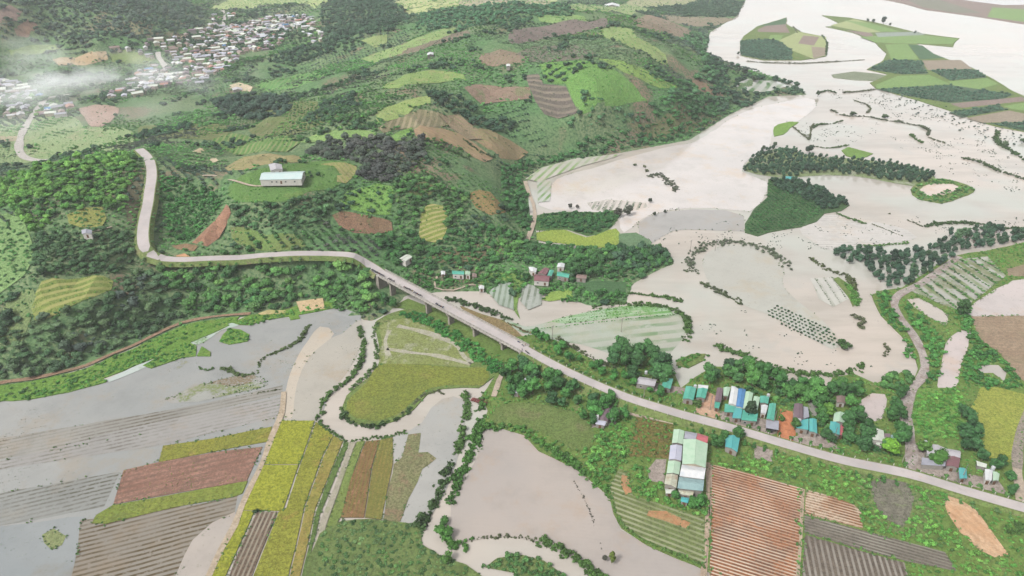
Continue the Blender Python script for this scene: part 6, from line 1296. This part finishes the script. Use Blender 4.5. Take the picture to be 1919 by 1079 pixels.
GR = [
 ([(1148,690),(1150,665),(1180,652),(1200,660),(1235,675),(1262,700),(1272,735),(1250,735),(1215,700),(1180,715)], 6.0, 3.2, 4.8, [(58,90,50), (70,104,58), (84,124,62)], 'tall dark tree in the clump over the grey and teal houses right of the bridge', 'trees clumped left of the roadside row'),
 ([(1296,716),(1330,692),(1400,688),(1445,708),(1500,730),(1545,742),(1540,760),(1500,756),(1440,742),(1400,728),(1360,722),(1320,722)], 5.6, 2.6, 4.2, [(60,96,50), (78,120,58), (100,144,66), (64,92,56)], 'dense green tree between the roadside row of houses and the flood', 'trees behind the roadside row'),
 ([(1550,740),(1562,712),(1600,704),(1612,745),(1605,790),(1630,798),(1632,830),(1690,860),(1660,862),(1600,845),(1585,830),(1590,760)], 5.4, 2.4, 3.8, [(58,92,50), (74,112,56), (96,140,62)], 'dark green tree between the pale green roof and the muddy side road', 'trees west of the side road'),
 ([(1525,748),(1560,760),(1556,790),(1535,820),(1532,785)], 5.0, 2.0, 3.2, [(62,96,50), (90,134,60)], 'tree squeezed between the cyan roofs and the pale green roof', 'trees between the houses right of the orange yard'),
 ([(1530,815),(1560,818),(1590,822),(1600,845),(1560,838)], 5.0, 2.0, 3.2, [(62,96,50), (78,114,60)], 'roadside tree in front of the cyan and red roofed houses', 'roadside trees below the cyan and red roofs'),
 ([(1660,760),(1692,740),(1695,790),(1698,850),(1675,830),(1662,790)], 5.0, 2.2, 3.4, [(66,104,52), (84,126,60)], 'tree along the left edge of the muddy side road', 'trees along the muddy side road'),
 ([(1780,735),(1825,795),(1835,830),(1815,860),(1800,835),(1800,800)], 5.2, 2.2, 3.6, [(64,100,54), (78,116,62)], 'tree on the left edge of the yellow green rice field', 'trees left of the rice field'),
 ([(1815,858),(1880,870),(1905,890),(1915,935),(1890,930),(1875,900),(1830,880)], 5.2, 2.0, 3.2, [(64,100,54), (80,120,60)], 'tree by the small houses at the corner of the rice field', 'trees at the corner of the rice field'),
 ([(1085,775),(1100,760),(1130,750),(1150,755),(1172,775),(1165,795),(1150,810),(1115,802),(1090,795)], 5.0, 2.0, 3.4, [(70,112,56), (92,142,64), (62,92,56)], 'tree round the mauve roofed farmhouse', 'trees round the mauve roofed farmhouse'),
 ([(935,695),(1000,690),(1060,720),(1120,748),(1090,775),(1040,762),(990,752),(940,748),(930,720)], 6.0, 2.2, 3.8, [(70,108,54), (90,136,62), (64,96,56), (110,146,74)], 'tree in the grove round the lilac roofed hut south of the bridge end', 'trees in the grove south of the bridge end'),
 ([(960,668),(1000,672),(1080,712),(1140,742),(1110,742),(1040,712),(975,690)], 5.4, 1.8, 3.0, [(84,122,60), (108,148,70), (128,158,84)], 'light green tree at the foot of the road embankment, field side', 'trees along the foot of the embankment, field side'),
 ([(985,632),(1010,632),(1060,656),(1130,695),(1190,720),(1270,750),(1250,752),(1150,716),(1060,678)], 5.0, 1.6, 2.6, [(76,128,56), (94,150,66), (68,112,54)], 'bushy tree on the flood side slope of the road embankment', 'trees on the flood side slope of the embankment'),
 ([(1332,815),(1358,815),(1392,822),(1402,850),(1380,858),(1345,850)], 4.8, 1.9, 3.0, [(74,118,56), (92,138,62)], 'round green tree among the bushes round the faded cyan roof', 'trees round the faded cyan roof'),
 ([(1262,925),(1300,940),(1322,920),(1324,950),(1290,955),(1262,942)], 4.6, 1.8, 2.8, [(62,108,50), (84,130,58)], 'tree at the front of the factory block', 'trees at the front of the factory block'),
 ([(735,552),(760,556),(775,572),(748,582),(720,572)], 5.0, 2.2, 3.4, [(66,104,54), (84,126,62)], 'tree on the river bank under the hill end of the bridge', 'trees under the hill end of the bridge'),
 ([(1060,500),(1100,495),(1130,510),(1125,524),(1070,522)], 6.0, 2.4, 3.6, [(60,92,50), (76,110,58)], 'dark tree round the brown shed above the river', 'trees round the brown shed above the river'),
 ([(560,325),(600,330),(560,345),(495,346),(480,342),(495,340)], 4.6, 1.2, 1.8, [(64,96,54), (78,110,62)], 'low tree of the row before the barn on the knoll', 'trees in front of the barn on the knoll'),
]
for P, sp_, s0, s1, cols, lb, gp in GR:
    x, y, _ = grove(P, sp_, s0, s1, cols, 'big', 'broadleaf_tree', lb, 'tree', gp, zs=(.9, 1.3)); 
for px, py, s, zs, kind, col, lb in (
 (1580,648,3.6,.95,'round',(70,104,54),'round dark bush tree standing in the flood at the end of the planted rows'), (1176,400,3.4,1.1,'big',(84,90,76),'greyish tree at the tip of the green orchard spit by the flood'), (1158,404,3.0,1.2,'big',(96,98,84),'smaller greyish tree next to the tip of the orchard spit'),
 (1218,377,1.6,1.2,'big',(60,76,56),'small lone dark tree in open water beyond the planted rows'), (1226,402,1.5,1.2,'big',(70,82,60),'small dark tree at the left corner of the grey flooded flat'), (1246,397,1.2,1.3,'big',(66,80,58),'smaller dark tree on the upper edge of the grey flooded flat'),
 (1068,388,1.6,1.3,'big',(96,96,88),'bare looking grey tree in the water above the orchard spit'), (1082,388,1.5,1.1,'big',(104,100,92),'thin grey tree in the water right of the bare looking one'), (1516,284,3.4,1.2,'big',(56,76,56),'tall dark tree standing clear above the flooded orchard'),
 (835,1048,2.2,1.4,'round',(96,140,66),'bright bush on the near bank of the lowest river bend'), (1146,1052,1.8,1.5,'cone',(120,140,66),'yellowish small tree alone in the pinkish flooded field'), (1134,1048,1.0,1.5,'big',(90,92,80),'thin dark shrub by the ditch line in the pinkish flooded field'),
 (831,1006,3.4,1.0,'round',(84,136,60),'large round bush at the inside corner of the lower river bend'), (834,978,2.3,1.0,'round',(78,124,58),'round bush just above the large one on the lower river bend'), (480,957,1.1,1.3,'round',(60,92,48),'small dark bush on the corner of the lime green paddies'),
 (1665,848,4.0,.9,'big',(128,186,62),'bright lime green tree in front of the cream roofed house'), (1728,846,3.0,1.0,'big',(96,140,62),'green tree left of the large ribbed grey roof'), (1752,866,3.6,.95,'big',(84,134,56),'green tree in front of the large ribbed grey roof'),
 (1405,780,2.9,1.5,'big',(64,88,60),'dark pointed tree standing before the pale teal front hall'), (1305,760,2.2,1.0,'round',(84,116,58),'small round tree before the second teal roof of the row'), (1488,804,2.4,1.2,'big',(76,120,56),'tree at the right edge of the orange yard'), (1462,786,1.6,1.2,'round',(90,130,60),'small tree at the left edge of the orange yard'),
 (1548,778,3.0,1.1,'big',(112,160,66),'light green tree left of the pale green roofed house'), (1798,588,4.2,1.1,'big',(66,104,56),'large dark green tree at the corner between the plots and the pink pond'), (1448,75,2.2,1.3,'big',(70,90,72),'lone tree at the head of the field island in the wide river'),
 (1655,42,4.6,1.4,'big',(60,80,64),'tall dark tree on the far bank strip of the wide river'), (1636,40,3.0,1.2,'big',(70,90,72),'lower dark tree left of the tall one on the far bank strip'), (1625,38,2.6,1.2,'big',(70,90,72),'smallest tree at the left end of the far bank strip row'), (1668,46,2.6,1.2,'big',(76,92,74),'tree just right of the tall one on the far bank strip'), (1714,60,2.0,1.3,'big',(74,92,74),'lone small tree further along the far bank strip'),
 (1395,137,4.0,1.1,'big',(70,84,68),'dark tree at the water edge of the far wooded spur'), (1412,150,3.6,1.0,'big',(76,96,70),'dark tree inside the edge of the far wooded spur'), (1383,100,2.0,1.3,'big',(70,86,64),'small tree standing in the wide river left of the field island'),
 (1532,178,2.2,1.6,'big',(80,100,70),'small tree with its reflection in the flood right of the wooded spur'), (1880,270,3.6,.9,'round',(86,110,72),'round bush at the hooked levee on the right'), (1918,264,4.0,.9,'round',(80,104,70),'round bush at the right edge by the hooked levee'), (1600,213,3.8,.8,'round',(84,104,70),'wide bush on the little islet of the upper flood'), (1660,218,3.8,.8,'round',(84,112,70),'second wide bush on the little islet of the upper flood'),
 (1430,278,2.0,1.1,'big',(84,100,76),'small tree left of the head of the flooded orchard'), (1452,272,2.2,1.1,'big',(88,108,80),'tree at the head of the flooded orchard'), (1190,308,1.8,1.0,'round',(90,104,76),'small bush in open water near the foot of the hill'), (780,478,2.4,1.1,'big',(84,128,60),'green tree beside the pale cottage above the road bend')):
    x, y = W(px, py + 3); tree(x, y, s, zs, kind, C(*col)[:3], {'round': 'round_bush', 'cone': 'small_tree', 'big': 'broadleaf_tree'}[kind], lb, 'bush' if kind == 'round' else 'tree', None)
# flooded orchards: rows of dark cone shaped fruit trees
OC = [(56,78,56), (66,90,62), (76,102,70), (60,84,64)]
tho = ang((1440, 286), (1490, 325))
restx = []
r1 = grove([(1556,480),(1560,470),(1590,468),(1640,472),(1700,470),(1760,456),(1782,432),(1850,428),(1925,440),(1925,452),(1880,462),(1820,470),(1785,484),(1755,506),(1720,528),(1690,545),(1660,538),(1640,528),(1612,505),(1580,492)], 5.4, 2.1, 3.1, OC + [(88,112,72)], 'cone', 'orchard_tree',
           'dark fruit tree in the flooded orchard on the left of the muddy road head', 'orchard tree', 'flooded orchard by the muddy road', th=.3, jit=.28, sy=6.2, lim=170)
restx.append(r1)
r2 = grove([(1442,340),(1480,336),(1530,352),(1590,384),(1572,392),(1542,394),(1500,372),(1445,352)], 5.0, 2.2, 2.9, OC, 'cone', 'orchard_tree', 'dark cone shaped tree in the band above the dense coffee plot on the peninsula', 'orchard tree', 'orchard band on the peninsula', th=tho, jit=.1, lim=60)
restx.append(r2)
r3 = grove([(1394,320),(1408,298),(1440,280),(1482,280),(1520,294),(1600,300),(1700,312),(1745,328),(1748,345),(1700,344),(1600,328),(1520,328),(1470,332),(1440,330)], 5.6, 2.3, 3.2, OC, 'cone', 'orchard_tree', 'dark cone shaped tree in the long flooded orchard island', 'orchard tree', 'long flooded orchard island', th=tho, jit=.12, sy=6.4, lim=90)
restx.append(r3)
A_ = np.concatenate([np.c_[x, y, gz(x, y) - .1, rg.uniform(2.1, 3.0, len(x)), rg.uniform(.9, 1.15, len(x)), t] for x, y, t in restx if len(x)]); print('orchard rest', len(A_))
scatter('orchard_vegetation', A_, PR_CONE, 'the far rows of dark fruit trees of the flooded orchards', 'orchard')
# grid of young shrubs in the flood
xs, ys, _ = grove([(1436,580),(1455,572),(1500,590),(1545,612),(1580,640),(1568,652),(1520,640),(1480,618),(1442,594)], 2.3, .62, .85, [(60,88,52), (72,98,60)], 'round', 'young_shrub', 'small dark shrub in the even grid of plants standing in the flood', 'shrub', 'grid of young shrubs in the flood', th=ang((1440, 588), (1570, 648)), sy=2.9, jit=.08)

# ------------------------------------------------------------------ shrub lines on levees and river banks (each line one hedge)
def hedge(P, w, s0, s1, cols, label, gap=.12, step=.6, name='hedge', cat='hedge'):
    Pw = [W(*p) for p in P]; V = []; F = []; A = []; px_ = 0; hg = np.random.default_rng(len(P) * 7 + int(P[0][0])); seeds = [crown(hg, 1, .6, 3, 26, .3, core=ico(0)) for _ in range(3)]
    colb = C(*cols)[:3]
    for (x0, y0), (x1, y1) in zip(Pw[:-1], Pw[1:]):
        L_ = math.hypot(x1 - x0, y1 - y0); n_ = max(1, int(L_ / step))
        for j in range(n_):
            t = (j + hg.random()) / n_; x = x0 + (x1 - x0) * t + hg.normal(0, w * .4); y = y0 + (y1 - y0) * t + hg.normal(0, w * .4)
            if fbm(x, y, 16, 7) < gap + .18: continue
            s_ = .95 * hg.uniform(s0, s1) * (.6 + .7 * float(vnoise(x, y, 9, 2))); v, f, a = seeds[hg.integers(3)]; an = hg.random() * 6.283; c_, q_ = math.cos(an), math.sin(an)
            vv = np.c_[(v[:, 0] * c_ - v[:, 1] * q_) * s_ + x, (v[:, 0] * q_ + v[:, 1] * c_) * s_ + y, v[:, 2] * s_ * hg.uniform(.7, 1.15) + float(gz(np.array([x]), np.array([y]))[0]) - .15]
            b = len(V); V += vv.tolist(); F += [tuple(k + b for k in q) for q in f]; o_ = hg.uniform(-.22, .22); A += [min(1, max(0, k + o_)) for k in a]
    if not V: return
    o = mesh_obj(name, V, F, MF_O, attr=A); o.color = (*colb, 1); tag(o, label, cat)
HG, HGy, HD = (84,120,58), (104,112,80), (72,100,56)
for P, w, s0, s1, c, lb in (
 ([(1300,512),(1290,492),(1300,472),(1330,458),(1370,453),(1410,458),(1445,470),(1470,490),(1475,500)], 5, .8, 1.8, (112,124,100), 'sparse greyish shrub line round the head of the tongue shaped flooded field'),
 ([(1290,505),(1300,520),(1325,535),(1350,548),(1380,565),(1412,582)], 2.5, .9, 1.8, (92,106,72), 'shrub line along the lower left edge of the tongue shaped flooded field'),
 ([(1340,648),(1355,656),(1372,660),(1400,668),(1430,684),(1470,694),(1510,702),(1560,703),(1600,697),(1618,684)], 2.2, 1.1, 2.2, HG, 'long green hedge in the flood just north of the roadside row'),
 ([(1518,484),(1535,495),(1550,505),(1570,512),(1588,516),(1596,530),(1600,545)], 2, .9, 2.0, (96,108,68), 'hooked brownish hedge right of the thin planted rows'),
 ([(1586,535),(1596,545),(1604,562),(1600,572)], 3, 1.1, 2.0, (92,144,62), 'short bright green hedge at the end of the hooked one'),
 ([(1600,590),(1614,600),(1610,615)], 2.5, .8, 1.6, HGy, 'small brownish scrub clump in the flood right of the shrub grid'), ([(1655,645),(1664,655),(1656,668)], 1.6, .6, 1.2, HGy, 'tiny brownish scrub clump in the wide flood left of the muddy road'),
 ([(1180,549),(1210,553),(1245,558),(1282,566)], 1.8, .9, 1.8, HG, 'short hedge along the river mouth right of the dark vegetable rows'), ([(1110,576),(1150,569),(1190,570),(1240,574),(1270,583),(1288,600),(1292,622),(1284,640)], 2.2, .9, 2.0, HG, 'curved hedge round the far side of the green flooded crop'),
 ([(1272,684),(1285,676),(1300,668),(1318,666)], 4, 1.2, 2.2, (86,140,62), 'bright bushes on a small islet in front of the roadside trees'),
 ([(1050,638),(1075,652),(1100,664),(1130,682),(1148,690)], 1.8, .8, 1.6, (98,110,76), 'brownish hedge between the embankment and the green flooded crop'),
 ([(836,560),(860,566),(885,574),(910,582),(935,592),(958,598)], 3, 1.2, 2.2, HD, 'dark hedge on the river bank just beyond the bridge'),
 ([(598,796),(600,780),(606,752),(622,735),(645,720),(662,702),(672,690),(680,665),(682,640),(674,612)], 1.6, .9, 1.9, HG, 'shrub line on the left bank of the river loop'),
 ([(706,608),(700,630),(708,655),(706,682),(690,704),(660,728),(644,748),(640,768),(652,786)], 1.2, .7, 1.3, (96,126,70), 'low shrub line on the inner bank of the upper river loop'),
 ([(640,776),(655,790),(680,798),(705,800),(735,790),(758,776),(772,765)], 1.6, .9, 1.8, HD, 'dark hedge round the bottom of the olive island paddy'),
 ([(776,760),(782,748),(800,738),(820,732),(832,740)], .8, .5, 1.1, HGy, 'broken thin hedge on the crest of the middle river loop'),
 ([(868,742),(876,755),(874,780),(868,810),(862,835),(855,850)], 1.8, 1.0, 2.0, HG, 'hedge between the pale grey flooded lobe and the straight river reach'),
 ([(850,868),(840,888),(828,910),(822,935),(806,958),(800,978),(788,984)], 2.2, 1.0, 2.2, HD, 'hedge below the pale grey flooded lobe down to the river corner'),
 ([(905,745),(900,775),(896,810),(888,840),(876,870),(862,900),(850,925),(844,945)], 2.6, 1.3, 2.5, (84,132,60), 'tall thick hedge on the right bank of the straight river reach'),
 ([(840,1012),(852,1020),(866,1022),(880,1020)], 2.6, 1.3, 2.4, (84,132,58), 'thick bushes right of the large round bush on the lower bend'),
 ([(884,1012),(910,1006),(950,1005),(990,1008),(1012,1014)], .9, .5, 1.0, HGy, 'thin shrub line along the bottom edge of the pinkish flooded field'), ([(1010,1012),(1035,1024),(1065,1040),(1095,1058),(1118,1075),(1132,1090)], 2.2, 1.1, 2.1, HG, 'thick hedge along the lowest river reach at the bottom of the view'),
 ([(598,796),(616,806),(640,822),(652,830)], .9, .6, 1.2, HG, 'short hedge at the top corner of the lime green paddies'), ([(655,828),(690,822),(730,818),(760,808)], 1.0, .5, 1.1, HG, 'low green hedge along the top of the brown and olive crop'),
 ([(906,800),(950,800),(985,808),(1008,830),(1040,850),(1078,872),(1112,900),(1140,925)], 2.4, 1.0, 2.1, (88,138,62), 'long hedge along the upper right edge of the pinkish flooded field'),
 ([(1142,930),(1152,960),(1166,990),(1212,1018),(1262,1040),(1318,1064)], .8, .5, 1.0, (104,140,70), 'low hedge between the pinkish flooded field and the green rows'),
 ([(1738,425),(1752,420),(1790,418),(1840,420),(1880,428),(1930,430)], 2, 1.0, 2.0, HD, 'dark hedge on the straight levee above the flooded orchard'), ([(1620,462),(1650,460),(1700,456)], 1.4, .8, 1.6, (96,140,70), 'short green hedge at the lower edge of the weedy flat'),
 ([(1570,400),(1590,410),(1622,420)], 1.4, .7, 1.4, (96,132,72), 'short hedge running off the tip of the peninsula'), ([(1665,400),(1700,412),(1728,424)], .8, .5, 1.0, HGy, 'broken line of scrub leading to the levee'), ([(1634,420),(1655,428),(1674,436),(1692,443)], .7, .5, .9, HGy, 'thin broken line of scrub crossing the weedy flat'),
 ([(1486,238),(1500,260),(1515,285)][:1] + [(1516,262),(1520,240),(1524,232)], 1.2, .7, 1.4, HGy, 'short dark scrub line left of the round upper pond'), ([(1524,240),(1532,234),(1560,232),(1578,226)], 1.2, .8, 1.8, HD, 'dotted dark bushes along the top of the round upper pond'),
 ([(1524,274),(1548,278),(1572,276),(1588,272)], 1.2, .8, 1.6, (86,112,66), 'shrub line above the flooded orchard island'), ([(1558,206),(1570,214),(1590,218),(1620,218),(1650,224),(1690,230),(1724,236),(1742,246),(1738,254)], 1.6, .8, 1.8, (92,104,76), 'long curved hedge on the levee of the upper flood'),
 ([(1708,252),(1716,262),(1728,268)], 2, .9, 1.8, HG, 'small green clump inside the curved levee'), ([(1740,258),(1770,268)], 2, .9, 1.6, HGy, 'scrub clump right of the curved levee'), ([(1534,174),(1550,170),(1566,174)], 1.6, .8, 1.8, HD, 'small hedge islet right of the wooded spur'),
 ([(1580,174),(1610,172),(1640,168)], 1.4, .8, 1.6, HGy, 'thin hedge between the spur and the striped far fields'), ([(1600,188),(1624,196),(1632,204),(1625,212)], 1.6, .8, 1.6, HGy, 'curved scrub line left of the drowned furrows'),
 ([(1870,246),(1866,260),(1872,272),(1890,280),(1920,300)], 2.4, 1.2, 2.2, HD, 'hooked dark hedge at the right edge of the flood'), ([(1800,296),(1830,302),(1865,318),(1900,330),(1930,340)], 2.2, 1.0, 2.0, (84,104,66), 'long hedge on the levee at the right edge, above the tan pond'),
 ([(1500,60),(1486,50),(1494,62),(1520,66)], 1, .6, 1.3, HGy, 'thin shrub line on the head of the field island'), ([(1540,66),(1550,80),(1548,104)], 1.4, .8, 1.8, HD, 'dark hedge down the right side of the field island'), ([(1400,115),(1440,118),(1500,119),(1560,116),(1620,112)], 1.0, .7, 1.5, HGy, 'thin dark levee line below the field island'),
 ([(1218,332),(1232,326),(1250,338),(1262,350),(1270,358)], 4, .9, 1.8, (104,112,92), 'loose scrub in the wide pale flood below the hill'), ([(1205,312),(1215,322)], 2, .9, 1.6, HGy, 'small scrub in open water above the loose scrub'),
 ([(580,610),(560,640),(540,650),(520,660),(498,668),(486,680),(484,694)], 1.4, .8, 1.5, (100,122,74), 'curving shrub line across the grey flooded field'), ([(480,700),(460,704),(440,700),(420,690)], 1.3, .8, 1.5, (100,122,74), 'shrub line joining the curving one, further left'), ([(372,690),(392,694),(400,690)], 1.2, .7, 1.2, HG, 'tiny shrub clump in the grey flooded field below the hill'),
 ([(524,730),(500,734),(440,742)], .5, .3, .6, HGy, 'thin weed line at the top of the drowned rows'), ([(1076,903),(1092,930),(1108,965),(1118,1000),(1130,1035)], .5, .3, .6, (110,108,96), 'thin dotted ditch line across the pinkish flooded field'),
 ([(940,600),(962,610),(985,622),(1000,626)], 1.0, .5, 1.0, (132,124,84), 'brown scrub along the earth bank beside the bridge'), ([(1885,1000),(1919,985)], 2, .8, 1.4, HG, 'green scrub right of the orange cut earth'),
 ([(850,395),(870,400)][:1] + [(752,270),(790,262),(830,275),(862,290),(880,300)], 1.4, .8, 1.6, HD, 'dark hedge between the striped brown hill fields'), ([(868,262),(900,285),(930,298)], 1.4, .8, 1.6, HD, 'short dark hedge below the striped brown hill fields')):
    hedge(P, w, s0, s1, c, lb)

# ------------------------------------------------------------------ utility poles, debris, small things
def pole(px, py, label, h=8.5):
    x, y = W(px, py); z = float(gz(np.array([x]), np.array([y]))[0]); r = empty('utility_pole', (x, y, z), ba); tag(r, label, 'utility pole')
    m = MB(); m.tube((0, 0, -.5), (0, 0, h), .17, .11, 8); m.build('post', M_CONC_D, r)
    m = MB(); m.box((0, 0, h - .5), (.14, 2.0, .14)); m.box((0, 0, h - 1.2), (.14, 1.5, .12)); ca = m.build('crossarm', M_MET, r)
    for yy in (-.85, 0.3, .85):
        m = MB(); m.tube((0, yy, h - .43), (0, yy, h - .2), .06, .04, 6); m.build('insulator', M_DARK, ca)
for px, py, lb in ((1035,636,'utility pole standing in the green flooded crop near the bridge end'), (1164,622,'utility pole in the middle of the green flooded crop'), (1205,755,'utility pole between the road and the small teal house'), (1330,770,'utility pole by the sandy yard'), (1448,800,'utility pole before the right end of the roadside row'), (1560,832,'utility pole before the cyan and red roofs'), (1690,868,'utility pole at the mouth of the muddy side road'), (1800,902,'utility pole before the maroon and cyan roofs'), (1340,470,'utility pole rising from the head of the tongue shaped flooded field'), (1293,472,'utility pole in the water left of the tongue shaped flooded field')):
    pole(px, py, lb)
# rust red wreck of a footbridge on the river bank
r = empty('broken_footbridge', (*W(898, 754), .2), -.5); tag(r, 'rust red broken footbridge lying at the river bend below the hedge', 'footbridge')
m = MB(); [m.box((-3.6 + i * .9, rh.uniform(-.2, .2), .45 + .1 * math.sin(i)), (.75, 2.2, .1), rh.uniform(-.2, .2)) for i in range(9)]; m.build('planks', plain('red_planks', (140,74,70), .9, .4), r)
m = MB(); m.tube((-4, -1, .2), (4, -.8, .6), .12, .12); m.tube((-4, 1, .2), (4, 1.1, .5), .12, .12); m.build('beams', plain('dark_beams', (90,60,58), .9, .3), r)
m = MB(); m.tube((-4, 1.1, .2), (4.2, 1.5, 1.5), .07, .07); [m.tube((-3 + i * 2, 1.15, .3), (-3 + i * 2, 1.3, 1.2), .06, .06) for i in range(4)]; m.build('handrail', plain('red_rail', (128,60,58), .8, .3), r)
# tarpaulins and water tanks beside the houses
def tank(px, py, label, z0=3.4):
    x, y = W0(px, py, z0 + LZ); r = empty('water_tank', (x, y, LZ)); tag(r, label, 'water tank')
    m = MB()
    for a, b in ((-.6,-.6),(.6,-.6),(.6,.6),(-.6,.6)): m.tube((a, b, 0), (a * .9, b * .9, z0 - .6), .07, .07, 5)
    m.build('stand', M_MET, r)
    m = MB(); m.tube((0, 0, z0 - .6), (0, 0, z0 + .7), .75, .75, 14); m.tube((0, 0, z0 + .7), (0, 0, z0 + .95), .72, .3, 14); m.build('drum', plain('steel_tank', (226,228,232), .3, .1, spec=.7, metal=.3), r)
for px, py, lb in ((1303,724,'steel water tank behind the two teal roofs at the left of the row'), (1440,741,'steel water tank behind the teal back house of the row'), (1734,829,'steel water tank behind the large ribbed grey roof'), (1498,788,'steel water tank in front of the purple brown roof'), (1861,877,'steel water tank behind the pair of small houses by the rice field'), (1211,698,'steel water tank under the dark trees behind the pale grey roof'), (1148,783,'steel water tank right of the mauve roofed farmhouse'), (985,712,'steel water tank above the lilac roofed hut')):
    tank(px, py, lb)

# ------------------------------------------------------------------ smoke over the village, and the air itself
def vol(name, dens, color, noise=None):
    m = N(name); p = m.n('ShaderNodeVolumePrincipled'); p.inputs['Color'].default_value = (*color, 1); p.inputs['Anisotropy'].default_value = .1
    if noise: noise(m, p)
    else: p.inputs['Density'].default_value = dens
    m.l(p.outputs[0], m.out.inputs['Volume']); return m.m
def smoke(name, P, rx, ry, rz, dens, label, th=0.0):
    x, y = W(*P); z = float(H(x, y)); v, f = ICO2; c_, q_ = math.cos(th), math.sin(th)
    def nz(m, p):
        co = m.co(); sx = m.n('ShaderNodeVectorMath', operation='DIVIDE'); m.l(co, sx.inputs[0]); sx.inputs[1].default_value = (rx, ry, rz)
        ln = m.n('ShaderNodeVectorMath', operation='LENGTH'); m.l(sx.outputs[0], ln.inputs[0]); fall = m.math('SUBTRACT', 1.0, ln.outputs['Value'], clamp=True)
        st = m.n('ShaderNodeVectorMath', operation='MULTIPLY'); m.l(co, st.inputs[0]); st.inputs[1].default_value = (.5, 1, 1)
        n1 = m.ramp(m.noise(.022, 4, .6, int(rx), st.outputs[0]), .46, .62)
        m.l(m.math('MULTIPLY', m.math('MULTIPLY', n1, m.math('POWER', fall, .8)), dens), p.inputs['Density'])
    o = mesh_obj(name, v * np.array([rx, ry, rz]), f, None); o.data.materials.append(vol(name + '_air', 0, (.97, .99, 1.0), nz))
    o.location = (x, y, z + rz * .62); o.rotation_euler.z = th; tag(o, label, 'smoke', kind='stuff'); return o
smoke('smoke', (150,190), 230, 60, 34, .019, 'drifting white smoke hanging over the left end of the village', .12)
smoke('smoke', (165,160), 150, 20, 24, .04, 'denser streak of white smoke rising at the village edge', .38)
smoke('smoke', (110,245), 170, 60, 26, .006, 'faint bluish haze of smoke lying over the valley meadow', .1)
smoke('smoke', (60,130), 90, 44, 30, .012, 'thin bluish smoke veil left of the dense streak', 0)
HZ = 0.00008
V = [(-8800, -380, -3.5), (8800, -380, -3.5), (8800, 13500, -3.5), (-8800, 13500, -3.5), (-8800, -380, 206), (8800, -380, 206), (8800, 13500, 206), (-8800, 13500, 206)]
hz_ = mesh_obj('haze', V, [(0,3,2,1),(4,5,6,7),(0,1,5,4),(1,2,6,5),(2,3,7,6),(3,0,4,7)], None); hz_.data.materials.append(vol('haze_air', HZ, (.93, .96, 1.0)))
tag(hz_, 'pale humid air softening the far hills and water', 'haze', kind='stuff')
